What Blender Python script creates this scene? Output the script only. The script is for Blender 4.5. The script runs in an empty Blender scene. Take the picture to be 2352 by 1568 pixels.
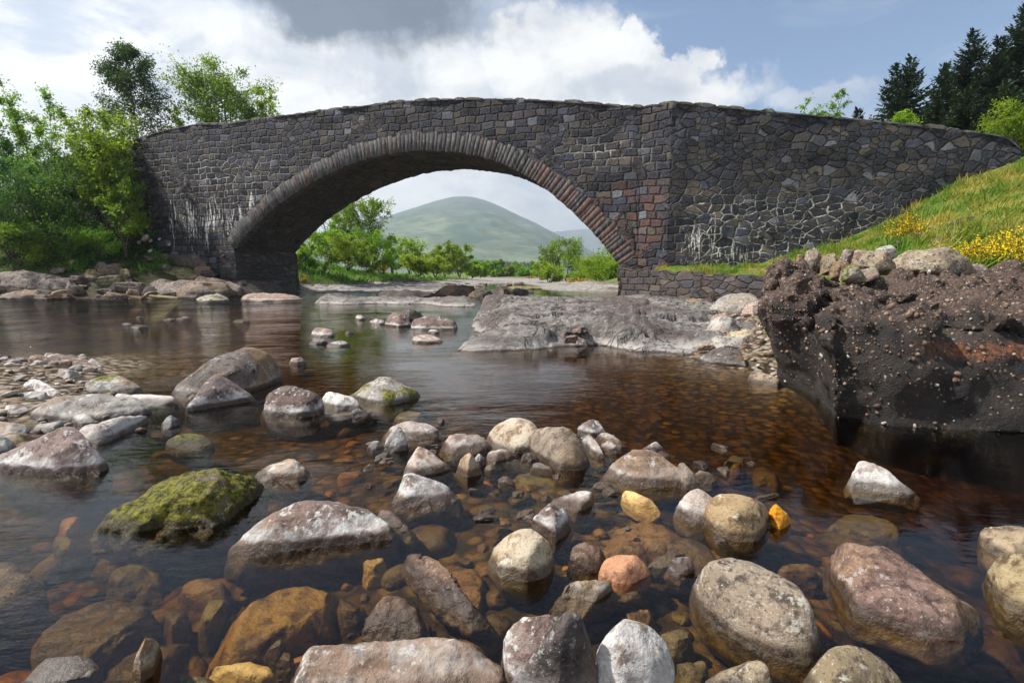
import bpy, bmesh, math, random
import numpy as np
from mathutils import Vector, Matrix, Euler, noise as mnoise
R = math.radians
random.seed(7)
rng = np.random.default_rng(11)
S = bpy.context.scene
COL = S.collection
# ------------------------------------------------------------------ camera
CAM_H = 1.15
PITCH = R(7.4)
FPX = 1176.0
cam = bpy.data.cameras.new('camera')
cam.lens = 18.0; cam.sensor_width = 36.0; cam.sensor_fit = 'HORIZONTAL'
cam.clip_start = 0.05; cam.clip_end = 20000
camo = bpy.data.objects.new('camera', cam); COL.objects.link(camo)
camo.location = (0, 0, CAM_H); camo.rotation_euler = (math.pi/2 - PITCH, 0, 0)
S.camera = camo
# ------------------------------------------------------------------ exposure
S.view_settings.view_transform = 'Standard'; S.view_settings.look = 'None'
S.view_settings.gamma = 1.0; S.view_settings.use_curve_mapping = False
S.view_settings.exposure = 0.7
S.cycles.max_bounces = 8; S.cycles.transparent_max_bounces = 12
S.cycles.diffuse_bounces = 3; S.cycles.glossy_bounces = 3; S.cycles.volume_bounces = 0
S.cycles.transmission_bounces = 4
# ------------------------------------------------------------------ sun + sky
SUN_EL, SUN_AZ = 52.0, -92.0        # azimuth from +Y towards +X (behind the bridge, on the left)
sun = bpy.data.lights.new('sun', 'SUN'); sun.energy = 5.0; sun.angle = R(1.5); sun.color = (1.0, .95, .87)
suno = bpy.data.objects.new('sun', sun); COL.objects.link(suno)
sd = Vector((math.sin(R(SUN_AZ))*math.cos(R(SUN_EL)), math.cos(R(SUN_AZ))*math.cos(R(SUN_EL)), math.sin(R(SUN_EL))))
suno.rotation_euler = (-sd).to_track_quat('-Z', 'Y').to_euler(); suno.location = (0, 0, 60)

def ray(u, v):
    x = (u-1176.0)/FPX; y = -(v-784.0)/FPX
    c, s = math.cos(PITCH), math.sin(PITCH)
    return np.array([x, c + y*s, y*c - s])
def Pz(u, v, z=0.0):
    d = ray(u, v)
    t = (z-CAM_H)/d[2]
    if not 0 < t < 4000: t = 4000
    return np.array([d[0]*t, d[1]*t, z])
def Py(u, v, Y):
    d = ray(u, v); t = Y/d[1]
    return np.array([d[0]*t, Y, CAM_H+d[2]*t])

class NT:
    """small node-tree helper"""
    def __init__(s, tree):
        s.t = tree; tree.nodes.clear()
    def n(s, typ, **kw):
        nd = s.t.nodes.new(typ)
        for k, v in kw.items():
            if k == 'ins':
                for i, val in v.items():
                    if isinstance(val, bpy.types.Node): val = val.outputs[0]
                    if isinstance(val, bpy.types.NodeSocket): s.t.links.new(val, nd.inputs[i])
                    elif val is not None: nd.inputs[i].default_value = val
            else: setattr(nd, k, v)
        return nd
    def math(s, op, a, b=None, c=None, clamp=False):
        return s.n('ShaderNodeMath', operation=op, use_clamp=clamp, ins={0: a, 1: b, 2: c}).outputs[0]
    def mix(s, f, a, b, mode='MIX'):
        nd = s.n('ShaderNodeMix', data_type='RGBA', blend_type=mode)
        for i, val in ((0, f), (6, a), (7, b)):
            if isinstance(val, bpy.types.NodeSocket): s.t.links.new(val, nd.inputs[i])
            else: nd.inputs[i].default_value = val if (i == 0 or len(val) == 4) else (*val, 1)
        return nd.outputs[2]
    def ramp(s, f, stops, interp='LINEAR'):
        nd = s.n('ShaderNodeValToRGB', ins={0: f}); cr = nd.color_ramp; cr.interpolation = interp
        while len(cr.elements) < len(stops): cr.elements.new(.5)
        for e, (p, c) in zip(cr.elements, stops):
            e.position = p; e.color = c if hasattr(c, '__len__') and len(c) == 4 else ((*c, 1) if hasattr(c, '__len__') else (c, c, c, 1))
        return nd.outputs[0]
    def sstep(s, x, a, b):
        return s.n('ShaderNodeMapRange', interpolation_type='SMOOTHSTEP', ins={0: x, 1: a, 2: b, 3: 0.0, 4: 1.0}).outputs[0]
    def noise(s, vec, scale, detail=4, rough=.55, dist=0.0, dim='3D'):
        return s.n('ShaderNodeTexNoise', noise_dimensions=dim, ins={'Vector': vec, 'Scale': scale, 'Detail': detail, 'Roughness': rough, 'Distortion': dist}).outputs[0]
    def mapping(s, vec, loc=(0, 0, 0), rot=(0, 0, 0), sc=(1, 1, 1)):
        return s.n('ShaderNodeMapping', ins={0: vec, 1: loc, 2: rot, 3: sc}).outputs[0]
    def bump(s, h, dist=.02, strength=1.0, normal=None):
        return s.n('ShaderNodeBump', ins={'Height': h, 'Distance': dist, 'Strength': strength, 'Normal': normal}).outputs[0]

# world: Nishita sky behind a layer of clouds placed by direction
W = bpy.data.worlds.new('World'); S.world = W; W.use_nodes = True
nt = NT(W.node_tree)
gen = nt.n('ShaderNodeTexCoord').outputs['Generated']
sky = nt.n('ShaderNodeTexSky', sky_type='NISHITA', sun_disc=False, sun_elevation=R(SUN_EL), sun_rotation=R(SUN_AZ), air_density=1.0, dust_density=.3, ozone_density=3.0)
bg_sky = nt.n('ShaderNodeBackground', ins={0: sky.outputs[0], 1: .09})
dirv = nt.n('ShaderNodeVectorMath', operation='NORMALIZE', ins={0: gen}).outputs[0]
wob = nt.n('ShaderNodeTexNoise', ins={'Vector': dirv, 'Scale': 5.5, 'Detail': 6.0, 'Roughness': .55}).outputs['Color']
wob = nt.n('ShaderNodeVectorMath', operation='SUBTRACT', ins={0: wob, 1: (.5, .5, .5)}).outputs[0]
wob2 = nt.n('ShaderNodeTexNoise', ins={'Vector': dirv, 'Scale': 22.0, 'Detail': 5.0, 'Roughness': .6}).outputs['Color']
wob2 = nt.n('ShaderNodeVectorMath', operation='SUBTRACT', ins={0: wob2, 1: (.5, .5, .5)}).outputs[0]
def warp(a, b):
    v = nt.n('ShaderNodeVectorMath', operation='SCALE', ins={0: wob, 3: a}).outputs[0]
    w = nt.n('ShaderNodeVectorMath', operation='SCALE', ins={0: wob2, 3: b}).outputs[0]
    v = nt.n('ShaderNodeVectorMath', operation='ADD', ins={0: v, 1: w}).outputs[0]
    return nt.n('ShaderNodeVectorMath', operation='ADD', ins={0: dirv, 1: v}).outputs[0]
wd1 = warp(.22, .10); wd2 = warp(.12, .09)
def blob(vec, u, v, rx, ry, soft=.6):
    """elliptic patch of sky round the direction seen at (u,v); rx, ry in the same units"""
    d = ray(u, v); L = np.linalg.norm(d); d = d/L
    right = np.cross(d, [0, 0, 1]); right /= np.linalg.norm(right); up = np.cross(right, d)
    a = nt.n('ShaderNodeVectorMath', operation='DOT_PRODUCT', ins={0: vec, 1: tuple(right)}).outputs['Value']
    b = nt.n('ShaderNodeVectorMath', operation='DOT_PRODUCT', ins={0: vec, 1: tuple(up)}).outputs['Value']
    f = nt.n('ShaderNodeVectorMath', operation='DOT_PRODUCT', ins={0: vec, 1: tuple(d)}).outputs['Value']
    a = nt.math('DIVIDE', a, rx/FPX/L); b = nt.math('DIVIDE', b, ry/FPX/L)
    r = nt.math('SQRT', nt.math('ADD', nt.math('MULTIPLY', a, a), nt.math('MULTIPLY', b, b)))
    m = nt.sstep(r, 1.0+soft*.5, 1.0-soft*.5)
    return nt.math('MULTIPLY', m, nt.math('GREATER_THAN', f, 0.0))
def union(*ms):
    o = ms[0]
    for m in ms[1:]: o = nt.math('MAXIMUM', o, m)
    return o
sepd = nt.n('ShaderNodeSeparateXYZ', ins={0: dirv}).outputs
big = nt.noise(nt.mapping(dirv, sc=(1, 1, 2.2)), 2.6, 7, .58, .3)
fine = nt.noise(nt.mapping(dirv, loc=(3, 1, 2), sc=(1, 1, 1.8)), 7.0, 7, .6, .4)
# white cloud cover: left two thirds, a heap right of the middle, low bank under the arch
left = nt.sstep(nt.math('ADD', sepd[0], nt.math('MULTIPLY', nt.math('SUBTRACT', big, .5), .5)), .16, -.06)
left = nt.math('MULTIPLY', left, nt.sstep(sepd[1], -.15, .25))
left = nt.math('MULTIPLY', left, nt.math('ADD', .12, nt.math('MULTIPLY', .88, nt.sstep(nt.math('ADD', sepd[2], nt.math('MULTIPLY', nt.math('SUBTRACT', big, .5), .3)), .52, .36))))
behind = nt.math('MULTIPLY', nt.sstep(sepd[1], .1, -.3), nt.math('ADD', .35, nt.math('MULTIPLY', .5, nt.sstep(big, .4, .6))))  # unseen cloud added behind the camera to light the bridge front
heap = union(blob(wd2, 1440, 165, 105, 75, .3), blob(wd2, 1330, 190, 120, 65, .4), blob(wd2, 1560, 165, 75, 45, .4), blob(wd2, 1240, 130, 170, 95, .5), blob(wd2, 1450, 235, 260, 60, .5))
low = nt.sstep(nt.math('ADD', sepd[2], nt.math('MULTIPLY', nt.math('SUBTRACT', fine, .5), .14)), .28, .14)
veil = nt.math('MULTIPLY', nt.sstep(nt.noise(nt.mapping(dirv, rot=(0, R(-25), 0), sc=(1, 1, 4)), 3.0, 6, .6, .5), .40, .70), .42)
cover = union(left, heap, behind, nt.math('MULTIPLY', low, .95), veil, nt.math('MULTIPLY', blob(wd1, 1880, 215, 130, 40, .8), .55))
gap = nt.math('MULTIPLY', nt.sstep(fine, .52, .36), nt.math('MULTIPLY', blob(wd1, 40, 60, 330, 130, 1.0), .35))
cover = nt.math('SUBTRACT', cover, gap, clamp=True)
shade = nt.sstep(nt.math('ADD', nt.math('MULTIPLY', big, .45), nt.math('MULTIPLY', fine, .55)), .30, .58)
ccol = nt.ramp(shade, [(0, (.33, .37, .43)), (.35, (.44, .465, .50)), (.7, (.57, .575, .58)), (1, (.70, .695, .68))])
heapsh = union(blob(wd2, 1440, 215, 150, 38, .9), blob(wd1, 880, 165, 110, 60, 1.0))
ccol = nt.mix(nt.math('MULTIPLY', heapsh, .6), ccol, (.28, .325, .40))
dark = union(blob(wd2, 830, 5, 290, 75, .8), nt.math('MULTIPLY', blob(wd2, 860, 50, 150, 55, 1.1), .9))
ccol = nt.mix(nt.math('MULTIPLY', dark, .92), ccol, (.028, .055, .10))
ccol = nt.mix(nt.math('MULTIPLY', blob(wd1, 1080, 425, 300, 30, 1.2), .2), ccol, (.36, .43, .53))
cover = union(cover, dark)
# unseen grey cloud added high overhead to darken reflections in the near water
over = nt.sstep(nt.math('ADD', sepd[2], nt.math('MULTIPLY', nt.math('SUBTRACT', big, .5), .25)), .56, .74)
ccol = nt.mix(nt.math('MULTIPLY', over, .95), ccol, (.085, .115, .16))
cover = union(cover, nt.math('MULTIPLY', over, .8))
bg_cloud = nt.n('ShaderNodeBackground', ins={0: ccol, 1: 1.0})
mixw = nt.n('ShaderNodeMixShader', ins={0: cover, 1: bg_sky.outputs[0], 2: bg_cloud.outputs[0]})
nt.n('ShaderNodeOutputWorld', ins={0: mixw.outputs[0]})
W.cycles.sampling_method = 'MANUAL'; W.cycles.sample_map_resolution = 512
# ------------------------------------------------------------------ tools
def link(o, parent=None):
    COL.objects.link(o)
    if parent is not None: o.parent = parent
    return o
def tag(o, label=None, cat=None, group=None, kind=None):
    if label: o['label'] = label
    if cat: o['category'] = cat
    if group: o['group'] = group
    if kind: o['kind'] = kind
    return o
def empty(name, loc=(0, 0, 0), rz=0):
    o = bpy.data.objects.new(name, None); o.location = loc; o.rotation_euler.z = rz; o.empty_display_size = .2
    return link(o)
def build(name, V, F, mat, parent=None, smooth=False, loc=None):
    V = np.asarray(V, dtype=np.float32).reshape(-1, 3)
    me = bpy.data.meshes.new(name)
    if isinstance(F, np.ndarray):
        k = F.shape[1]; nf = len(F)
        me.vertices.add(len(V)); me.vertices.foreach_set('co', V.ravel())
        me.loops.add(nf*k); me.loops.foreach_set('vertex_index', F.astype(np.int32).ravel())
        me.polygons.add(nf); me.polygons.foreach_set('loop_start', np.arange(0, nf*k, k, dtype=np.int32))
        me.update(calc_edges=True); me.validate()
    else:
        me.from_pydata(V.tolist(), [], [list(f) for f in F]); me.update()
    if mat is not None: me.materials.append(mat)
    if smooth: me.polygons.foreach_set('use_smooth', np.ones(len(me.polygons), dtype=bool))
    o = bpy.data.objects.new(name, me)
    if loc is not None: o.location = loc
    return link(o, parent)
def fattr(o, name, vals, dom='FACE', typ='FLOAT'):
    a = o.data.attributes.new(name, typ, dom)
    a.data.foreach_set('value' if typ == 'FLOAT' else 'color', np.asarray(vals, dtype=np.float32).ravel())
def grid_faces(nr, nc):
    i = np.arange(nr-1)[:, None]*nc + np.arange(nc-1)[None, :]
    i = i.ravel()
    return np.stack([i, i+1, i+1+nc, i+nc], 1)
def copy_tree(o, parent=None):
    c = o.copy(); COL.objects.link(c)
    if parent is not None: c.parent = parent
    for ch in list(o.children): copy_tree(ch, c)
    return c
# lattice noise in numpy
_T = np.random.default_rng(5).random(65536).astype(np.float32)*2-1
def vnoise(P):
    P = np.asarray(P, dtype=np.float64); I = np.floor(P).astype(np.int64); f = P-I
    f = f*f*f*(f*(f*6-15)+10); out = 0
    for dx in (0, 1):
        wx = f[:, 0] if dx else 1-f[:, 0]
        for dy in (0, 1):
            wy = f[:, 1] if dy else 1-f[:, 1]
            for dz in (0, 1):
                wz = f[:, 2] if dz else 1-f[:, 2]
                h = ((I[:, 0]+dx)*73856093 ^ (I[:, 1]+dy)*19349663 ^ (I[:, 2]+dz)*83492791)
                h = (h ^ (h >> 13)) & 65535
                out = out + wx*wy*wz*_T[h]
    return out
def fbm(P, oct=4, gain=.5, lac=2.03):
    o = 0; a = 1.0; P = np.asarray(P, float)
    for k in range(oct):
        o = o + a*vnoise(P + 17.3*k); P = P*lac; a *= gain
    return o
def sm(x, a, b):
    t = np.clip((x-a)/(b-a), 0, 1); return t*t*(3-2*t)
def rbf(C, Z, Q, k=1e-3):
    C = np.asarray(C, float); n = len(C)
    ph = lambda r: r
    A = np.zeros((n+1, n+1)); A[:n, :n] = ph(np.linalg.norm(C[:, None]-C[None], axis=2)) + 0*np.eye(n)
    A[:n, :n] -= k*np.eye(n)
    A[:n, n] = 1; A[n, :n] = 1
    w = np.linalg.solve(A, np.r_[Z, 0.0])
    out = np.empty(len(Q))
    for s in range(0, len(Q), 20000):
        q = Q[s:s+20000]
        out[s:s+20000] = ph(np.linalg.norm(q[:, None]-C[None], axis=2)) @ w[:n] + w[n]
    return out
def worley(P):
    """2-D cell noise: F1, F2 and a random id"""
    I = np.floor(P).astype(np.int64); f1 = np.full(len(P), 9.); f2 = f1.copy(); idn = np.zeros(len(P), np.int64); ctr = np.zeros_like(P)
    for dx in (-1, 0, 1):
        for dy in (-1, 0, 1):
            c = I+[dx, dy]; h = (c[:, 0]*73856093 ^ c[:, 1]*19349663) & 65535; h2 = (h*31+7919) & 65535
            q = c+np.c_[_T[h], _T[h2]]*.45+.5; d = np.linalg.norm(P-q, axis=1); m = d < f1
            f2 = np.where(m, f1, np.minimum(f2, d)); idn = np.where(m, h, idn); ctr = np.where(m[:, None], q, ctr); f1 = np.where(m, d, f1)
    return f1, f2, idn, ctr
def inpoly(Q, poly):
    poly = np.asarray(poly, float); x, y = Q[:, 0], Q[:, 1]; c = np.zeros(len(Q), bool)
    for (x0, y0), (x1, y1) in zip(poly, np.roll(poly, -1, 0)):
        if y0 == y1: continue
        c ^= ((y0 > y) != (y1 > y)) & (x < (x1-x0)*(y-y0)/(y1-y0)+x0)
    return c
def distpoly(Q, poly):
    poly = np.asarray(poly, float); d = np.full(len(Q), 1e9)
    for a, b in zip(poly, np.roll(poly, -1, 0)):
        ab = b-a; t = np.clip(((Q-a)@ab)/max(ab@ab, 1e-9), 0, 1)
        d = np.minimum(d, np.linalg.norm(Q-a-t[:, None]*ab, axis=1))
    return d
def tube(path, rad, n=6):
    """tapered tube along a polyline; returns verts, quads"""
    path = np.asarray(path, float); m = len(path)
    tan = np.gradient(path, axis=0); tan /= np.linalg.norm(tan, axis=1)[:, None]+1e-9
    ref = np.where(np.abs(tan[:, 2:3]) > .9, np.array([[1., 0, 0]]), np.array([[0, 0, 1.]]))
    a = np.cross(tan, ref); a /= np.linalg.norm(a, axis=1)[:, None]+1e-9; b = np.cross(tan, a)
    th = np.arange(n)*2*np.pi/n
    V = path[:, None] + np.asarray(rad)[:, None, None]*(np.cos(th)[None, :, None]*a[:, None]+np.sin(th)[None, :, None]*b[:, None])
    F = []
    for i in range(m-1):
        for j in range(n):
            F.append((i*n+j, i*n+(j+1) % n, (i+1)*n+(j+1) % n, (i+1)*n+j))
    return V.reshape(-1, 3), np.array(F)
class MB:
    """collects quads into one mesh"""
    def __init__(s): s.V = []; s.F = []; s.A = []; s.n = 0
    def add(s, V, F, a=None):
        V = np.asarray(V, float); F = np.asarray(F)
        s.V.append(V); s.F.append(F+s.n); s.n += len(V)
        s.A.append(np.full(len(F), rng.random() if a is None else a) if a is None or np.isscalar(a) else np.asarray(a))
    def build(s, name, mat, parent=None, smooth=False, loc=None):
        o = build(name, np.concatenate(s.V), np.concatenate(s.F), mat, parent, smooth, loc)
        if len(o.data.polygons) == sum(len(a) for a in s.A): fattr(o, 'tint', np.concatenate(s.A))
        return o

# ------------------------------------------------------------------ materials
def new_mat(name):
    m = bpy.data.materials.new(name); m.use_nodes = True
    return m, NT(m.node_tree)
def out(nt, sh, vol=None):
    nt.n('ShaderNodeOutputMaterial', ins={0: sh, 1: vol})
def rock_mat(name, c1, c2, c3, lichen=.25, lichcol=(.62, .62, .58), sc=1.0, streak=None, wet=(.055, .035, .022), moss=0.0, bump=.017, rough=.85, wetline=.036, speck=.5, white=0.0, subk=.8):
    """weathered stone: large colour patches, mottling, mineral specks, lichen, a dark wet band at the water line"""
    m, nt = new_mat(name)
    geo = nt.n('ShaderNodeNewGeometry'); pos = geo.outputs['Position']
    z = nt.n('ShaderNodeSeparateXYZ', ins={0: pos}).outputs[2]
    oi = nt.n('ShaderNodeObjectInfo').outputs['Random']
    off = nt.n('ShaderNodeCombineXYZ', ins={0: nt.math('MULTIPLY', oi, 31.0), 1: nt.math('MULTIPLY', oi, 17.0), 2: 0.0}).outputs[0]
    p = nt.n('ShaderNodeVectorMath', operation='ADD', ins={0: pos, 1: off}).outputs[0]
    n1 = nt.noise(p, 3.2*sc, 5, .6, .6)
    n2 = nt.noise(p, 15*sc, 6, .65, .3)
    n3 = nt.noise(p, 90*sc, 3, .7)
    col = nt.mix(nt.sstep(n1, .36, .62), c1, c2)
    col = nt.mix(nt.sstep(n2, .48, .62), col, c3)
    col = nt.mix(nt.math('MULTIPLY', nt.sstep(nt.noise(p, 1.3*sc, 3, .5, 1.0), .5, .62), .45 if subk > .5 else 0), col, (.30, .19, .115))
    hs = nt.n('ShaderNodeHueSaturation', ins={'Hue': nt.math('ADD', .49, nt.math('MULTIPLY', oi, .02)), 'Saturation': nt.math('ADD', .8, nt.math('MULTIPLY', oi, .4)), 'Value': nt.math('ADD', .82, nt.math('MULTIPLY', nt.math('FRACT', nt.math('MULTIPLY', oi, 7.7)), .36)), 'Color': col})
    col = hs.outputs[0]
    if streak:
        w = nt.n('ShaderNodeTexWave', wave_type='BANDS', bands_direction='DIAGONAL', ins={'Vector': nt.mapping(p, rot=streak), 'Scale': 5.0*sc, 'Distortion': 5.0, 'Detail': 4.0, 'Detail Scale': 1.6}).outputs[1]
        col = nt.mix(nt.math('MULTIPLY', nt.sstep(w, .55, .95), .5), col, c3)
    col = nt.mix(nt.math('MULTIPLY', nt.sstep(n3, .44, .32), speck), col, (.03, .025, .023))
    col = nt.mix(nt.math('MULTIPLY', nt.sstep(n3, .60, .72), speck*.8), col, (.62, .58, .52))
    if lichen > 0:
        l = nt.noise(p, 7.5*sc, 8, .72, .5)
        l2 = nt.noise(p, 38*sc, 3, .6)
        lm = nt.sstep(nt.math('ADD', l, nt.math('MULTIPLY', nt.math('SUBTRACT', l2, .5), .55)), .68-lichen*.35, .75-lichen*.35)
        col = nt.mix(nt.math('MULTIPLY', lm, .62), col, lichcol)
    if white > 0:   # mineral crust left by the falling river, a ragged band above the water
        nb = nt.noise(p, 9*sc, 6, .7)
        band = nt.math('MULTIPLY', nt.sstep(nt.math('ADD', z, nt.math('MULTIPLY', nt.math('SUBTRACT', nb, .5), .05)), .03, .05), nt.sstep(nt.math('ADD', z, nt.math('MULTIPLY', nt.math('SUBTRACT', nb, .5), .30)), .11, .03))
        col = nt.mix(nt.math('MULTIPLY', nt.math('MULTIPLY', band, white*.85), nt.math('ADD', .35, nt.math('MULTIPLY', .65, nt.sstep(n2, .36, .58)))), col, (.62, .62, .60))
    if moss > 0:
        mn = nt.noise(p, 5.0, 6, .65, .4); mn2 = nt.noise(p, 40, 4, .7)
        nz = nt.n('ShaderNodeSeparateXYZ', ins={0: geo.outputs['Normal']}).outputs[2]
        mcol = nt.mix(nt.sstep(mn2, .36, .64), (.018, .022, .005), (.20, .185, .018))
        mm = nt.sstep(nt.math('ADD', mn, nt.math('MULTIPLY', nt.math('SUBTRACT', mn2, .5), .4)), .68-moss*.4, .74-moss*.4)
        col = nt.mix(mm, col, mcol)
    nw = nt.noise(p, 11, 4, .6)
    wl = nt.math('ADD', z, nt.math('MULTIPLY', nt.math('SUBTRACT', nw, .5), .05))
    wm = nt.sstep(wl, wetline+.018, wetline-.012)
    col = nt.mix(nt.math('MULTIPLY', wm, .8 if subk > .5 else .15), col, nt.mix(.55, wet, nt.mix(1.0, col, wet, 'MULTIPLY')))
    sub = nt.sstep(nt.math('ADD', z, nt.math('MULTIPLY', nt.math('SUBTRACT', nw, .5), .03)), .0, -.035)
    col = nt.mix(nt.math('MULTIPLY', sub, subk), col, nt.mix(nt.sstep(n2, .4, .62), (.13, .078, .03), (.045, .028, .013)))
    h = nt.math('ADD', nt.math('MULTIPLY', n2, .7), nt.math('MULTIPLY', n3, .22))
    h = nt.math('ADD', h, nt.math('MULTIPLY', nt.noise(p, 34*sc, 5, .7), .5))
    rg = nt.math('SUBTRACT', rough, nt.math('MULTIPLY', wm, .5))
    bs = nt.n('ShaderNodeBsdfPrincipled', ins={'Base Color': col, 'Roughness': rg, 'Normal': nt.bump(h, bump/sc, 1.0), 'Specular IOR Level': .35})
    out(nt, bs.outputs[0])
    return m
def leaf_mat(name, c1, c2, trans=.45, rough=.55):
    m, nt = new_mat(name)
    t = nt.n('ShaderNodeAttribute', attribute_name='tint').outputs['Fac']
    oi = nt.n('ShaderNodeObjectInfo').outputs['Random']
    col = nt.mix(t, c1, c2)
    hs = nt.n('ShaderNodeHueSaturation', ins={'Hue': nt.math('ADD', .49, nt.math('MULTIPLY', oi, .02)), 'Saturation': 1.0, 'Value': nt.math('ADD', .85, nt.math('MULTIPLY', oi, .3)), 'Color': col}).outputs[0]
    b = nt.n('ShaderNodeBsdfPrincipled', ins={'Base Color': hs, 'Roughness': rough, 'Specular IOR Level': .25})
    tr = nt.n('ShaderNodeBsdfTranslucent', ins={0: nt.mix(1.0, hs, (1.25, 1.2, .6, 1), 'MULTIPLY')})
    mx = nt.n('ShaderNodeMixShader', ins={0: trans, 1: b.outputs[0], 2: tr.outputs[0]})
    out(nt, mx.outputs[0])
    return m
def bark_mat(name, c1, c2):
    m, nt = new_mat(name)
    p = nt.n('ShaderNodeTexCoord').outputs['Object']
    n = nt.noise(nt.mapping(p, sc=(6, 6, 1.5)), 3, 5, .65)
    b = nt.n('ShaderNodeBsdfPrincipled', ins={'Base Color': nt.mix(nt.sstep(n, .35, .65), c1, c2), 'Roughness': .9, 'Normal': nt.bump(n, .02)})
    out(nt, b.outputs[0]); return m
# ------------------------------------------------------------------ regions of the photograph used for tracing (zoomed views -> picture coordinates)
REG = {'D': (0, 0, 1, 1), 'R4': (0, 564.5, .390, .390), 'R5': (658.6, 611.5, .36, .36), 'R6': (1411.2, 517.4, .4, .4), 'R7': (0, 987.8, .5, .5), 'R8': (1081.9, 987.8, .54, .54)}
def tr(reg, p):
    a, b, sx, sy = REG[reg]
    return (a+sx*p[0], b+sy*p[1])
# ------------------------------------------------------------------ bridge frame (needed by the banks)
PHI = R(17.5); BY = 23.0
BP0 = np.array([249/FPX*BY, BY]); BA = np.array([math.cos(PHI), -math.sin(PHI)]); BN = np.array([math.sin(PHI), math.cos(PHI)]); BW = 4.96
def on_plane(u, v, P0, N):
    d = ray(u, v); t = (P0 @ N)/(d[:2] @ N)
    return np.array([d[0]*t, d[1]*t, CAM_H+d[2]*t])
def bsz(u, v):
    p = on_plane(u, v, BP0, BN); return ((p[:2]-BP0) @ BA, p[2])
WPHI = R(8.0); WP0 = np.array([6.95, 22.05]); WA = np.array([math.cos(WPHI), -math.sin(WPHI)]); WN = np.array([math.sin(WPHI), math.cos(WPHI)])
def wsz(u, v):
    p = on_plane(u, v, WP0, WN); return ((p[:2]-WP0) @ WA, p[2])
# ------------------------------------------------------------------ ground
cp = []
def cw(*pts): cp.extend(pts)
def cz(*pts): cp.extend([tuple(Pz(u, v, z)) for u, v, z in pts])
def cy(*pts): cp.extend([tuple(Py(u, v, Y)) for u, v, Y in pts])
# river bed
cw((0, -2, -.35), (-3, -1, -.45), (3, -2, -.4), (0, 1.2, -.17), (.9, 1.3, -.19), (1.3, 2.1, -.17), (.3, 2.2, -.13), (.2, 3.0, -.11), (1.0, 3.2, -.14), (-.7, 1.9, -.2), (-1.3, 1.6, -.27), (-2.6, 2.7, -.36), (2.6, 2.6, -.42), (1.5, 3.5, -.24), (-.8, 3.2, -.17), (-1.7, 3.9, -.22),
   (0, 4, -.2), (-.4, 4.6, -.22), (1.2, 4.3, -.35), (2.6, 4.3, -.65), (1.8, 5.4, -.5), (.4, 5.7, -.42), (-1.8, 5, -.36), (-.9, 7.2, -.5), (-2.6, 9, -.5), (-7, 10.6, -.45), (-13, 13, -.45), (-22, 18, -.5),
   (-10, 18, -.5), (-18, 22, -.5), (-5, 16, -.5), (-2.6, 13, -.5), (-6, 22, -.5), (-40, 18, -.6), (-28, 7, -.5), (-14, 5, -.4), (-60, 16, -.6), (-12, 0, -.5), (-40, -10, -.6), (0, -12, -.6), (10, -6, -.5),
   (1.2, 6.6, -.45), (4.5, 3.2, -.8), (6.5, 1.5, -.6), (9, -1, -.4), (-80, 10, -.6))
# gravel bar on the left
cz((60, 880, .10), (0, 840, .10), (150, 850, .08), (120, 930, .05), (0, 1000, .05), (250, 905, -.03), (-300, 880, .15), (-300, 960, .08), (-700, 900, .1),
   (420, 930, -.22), (60, 795, -.12), (250, 815, -.2), (360, 985, -.25), (-300, 800, -.15), (-60, 1080, -.2), (-300, 1050, -.2))
# left bank: rock ledge at the water, then the wooded slope
cz((-400, 690, -.1), (0, 690, -.1), (200, 689, -.1), (400, 686, -.1), (560, 682, -.1), (700, 674, -.15))
cy((0, 660, 26.5), (200, 655, 27), (400, 650, 28.5), (520, 650, 30), (-300, 660, 26), (0, 612, 28), (160, 610, 28.5), (280, 600, 29.5), (330, 575, 31), (430, 590, 31), (500, 600, 30.8),
   (0, 560, 30.5), (150, 545, 31), (280, 530, 32), (-300, 560, 29), (0, 470, 35), (-300, 470, 34), (200, 450, 36))
cw((-60, 30, 5), (-60, 45, 8), (-40, 50, 9), (-25, 42, 7.0), (-22, 37, 4.2), (-90, 30, 6))
# right bank
cz((1760, 830, .08), (1700, 775, .18), (1820, 880, .02), (1745, 720, .35), (1610, 800, .02), (1850, 920, -.3))
for u, v in ((1540, 614), (1620, 608), (1700, 601), (1780, 590), (1850, 577), (1950, 547), (2050, 507), (2130, 457), (2200, 420), (2330, 376), (2450, 340)):
    cp.append(tuple(on_plane(u, v, WP0, WN)))
cy((1560, 617, 22.3), (1680, 620, 21.6), (1760, 620, 21), (1830, 605, 18), (1900, 592, 14), (2050, 566, 12), (2150, 560, 9.6), (2352, 585, 7.6), (2352, 530, 9.6), (2352, 450, 13.5), (2250, 470, 14), (2150, 510, 14), (2300, 405, 17.5), (2600, 480, 10), (2700, 400, 16),
   (2000, 610, 8.2), (2200, 610, 7.4))
cw((5.2, 21.9, .05), (6.5, 21.4, 1.36), (8, 20.4, 1.42), (9.5, 19.6, 1.5), (7.6, 18.3, .1), (6.3, 19.6, .05), (8.5, 16, .15), (7.3, 13, .1), (6.2, 10.5, .06), (6, 18, .05), (5.6, 8.8, .05), (4.9, 22.6, .0), (10.3, 18.6, 1.45), (6.5, 27.5, .1), (8, 30, .15), (7.5, 34, .15), (10, 36, .3), (9.2, 27.5, .3), (11.5, 31, .8))
cw((4.4, 6.6, .5), (6, 6.2, .9), (8, 5.5, 1.1), (12, 4, 1.5), (13, -1, 1.0), (20, 0, 2.0), (30, 10, 5))
cw((14, 33, 4.5), (20, 30, 6.3), (26, 28, 6.8), (26, 40, 7.5), (45, 30, 8), (18, 45, 5), (30, 60, 6), (60, 30, 9))
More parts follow.
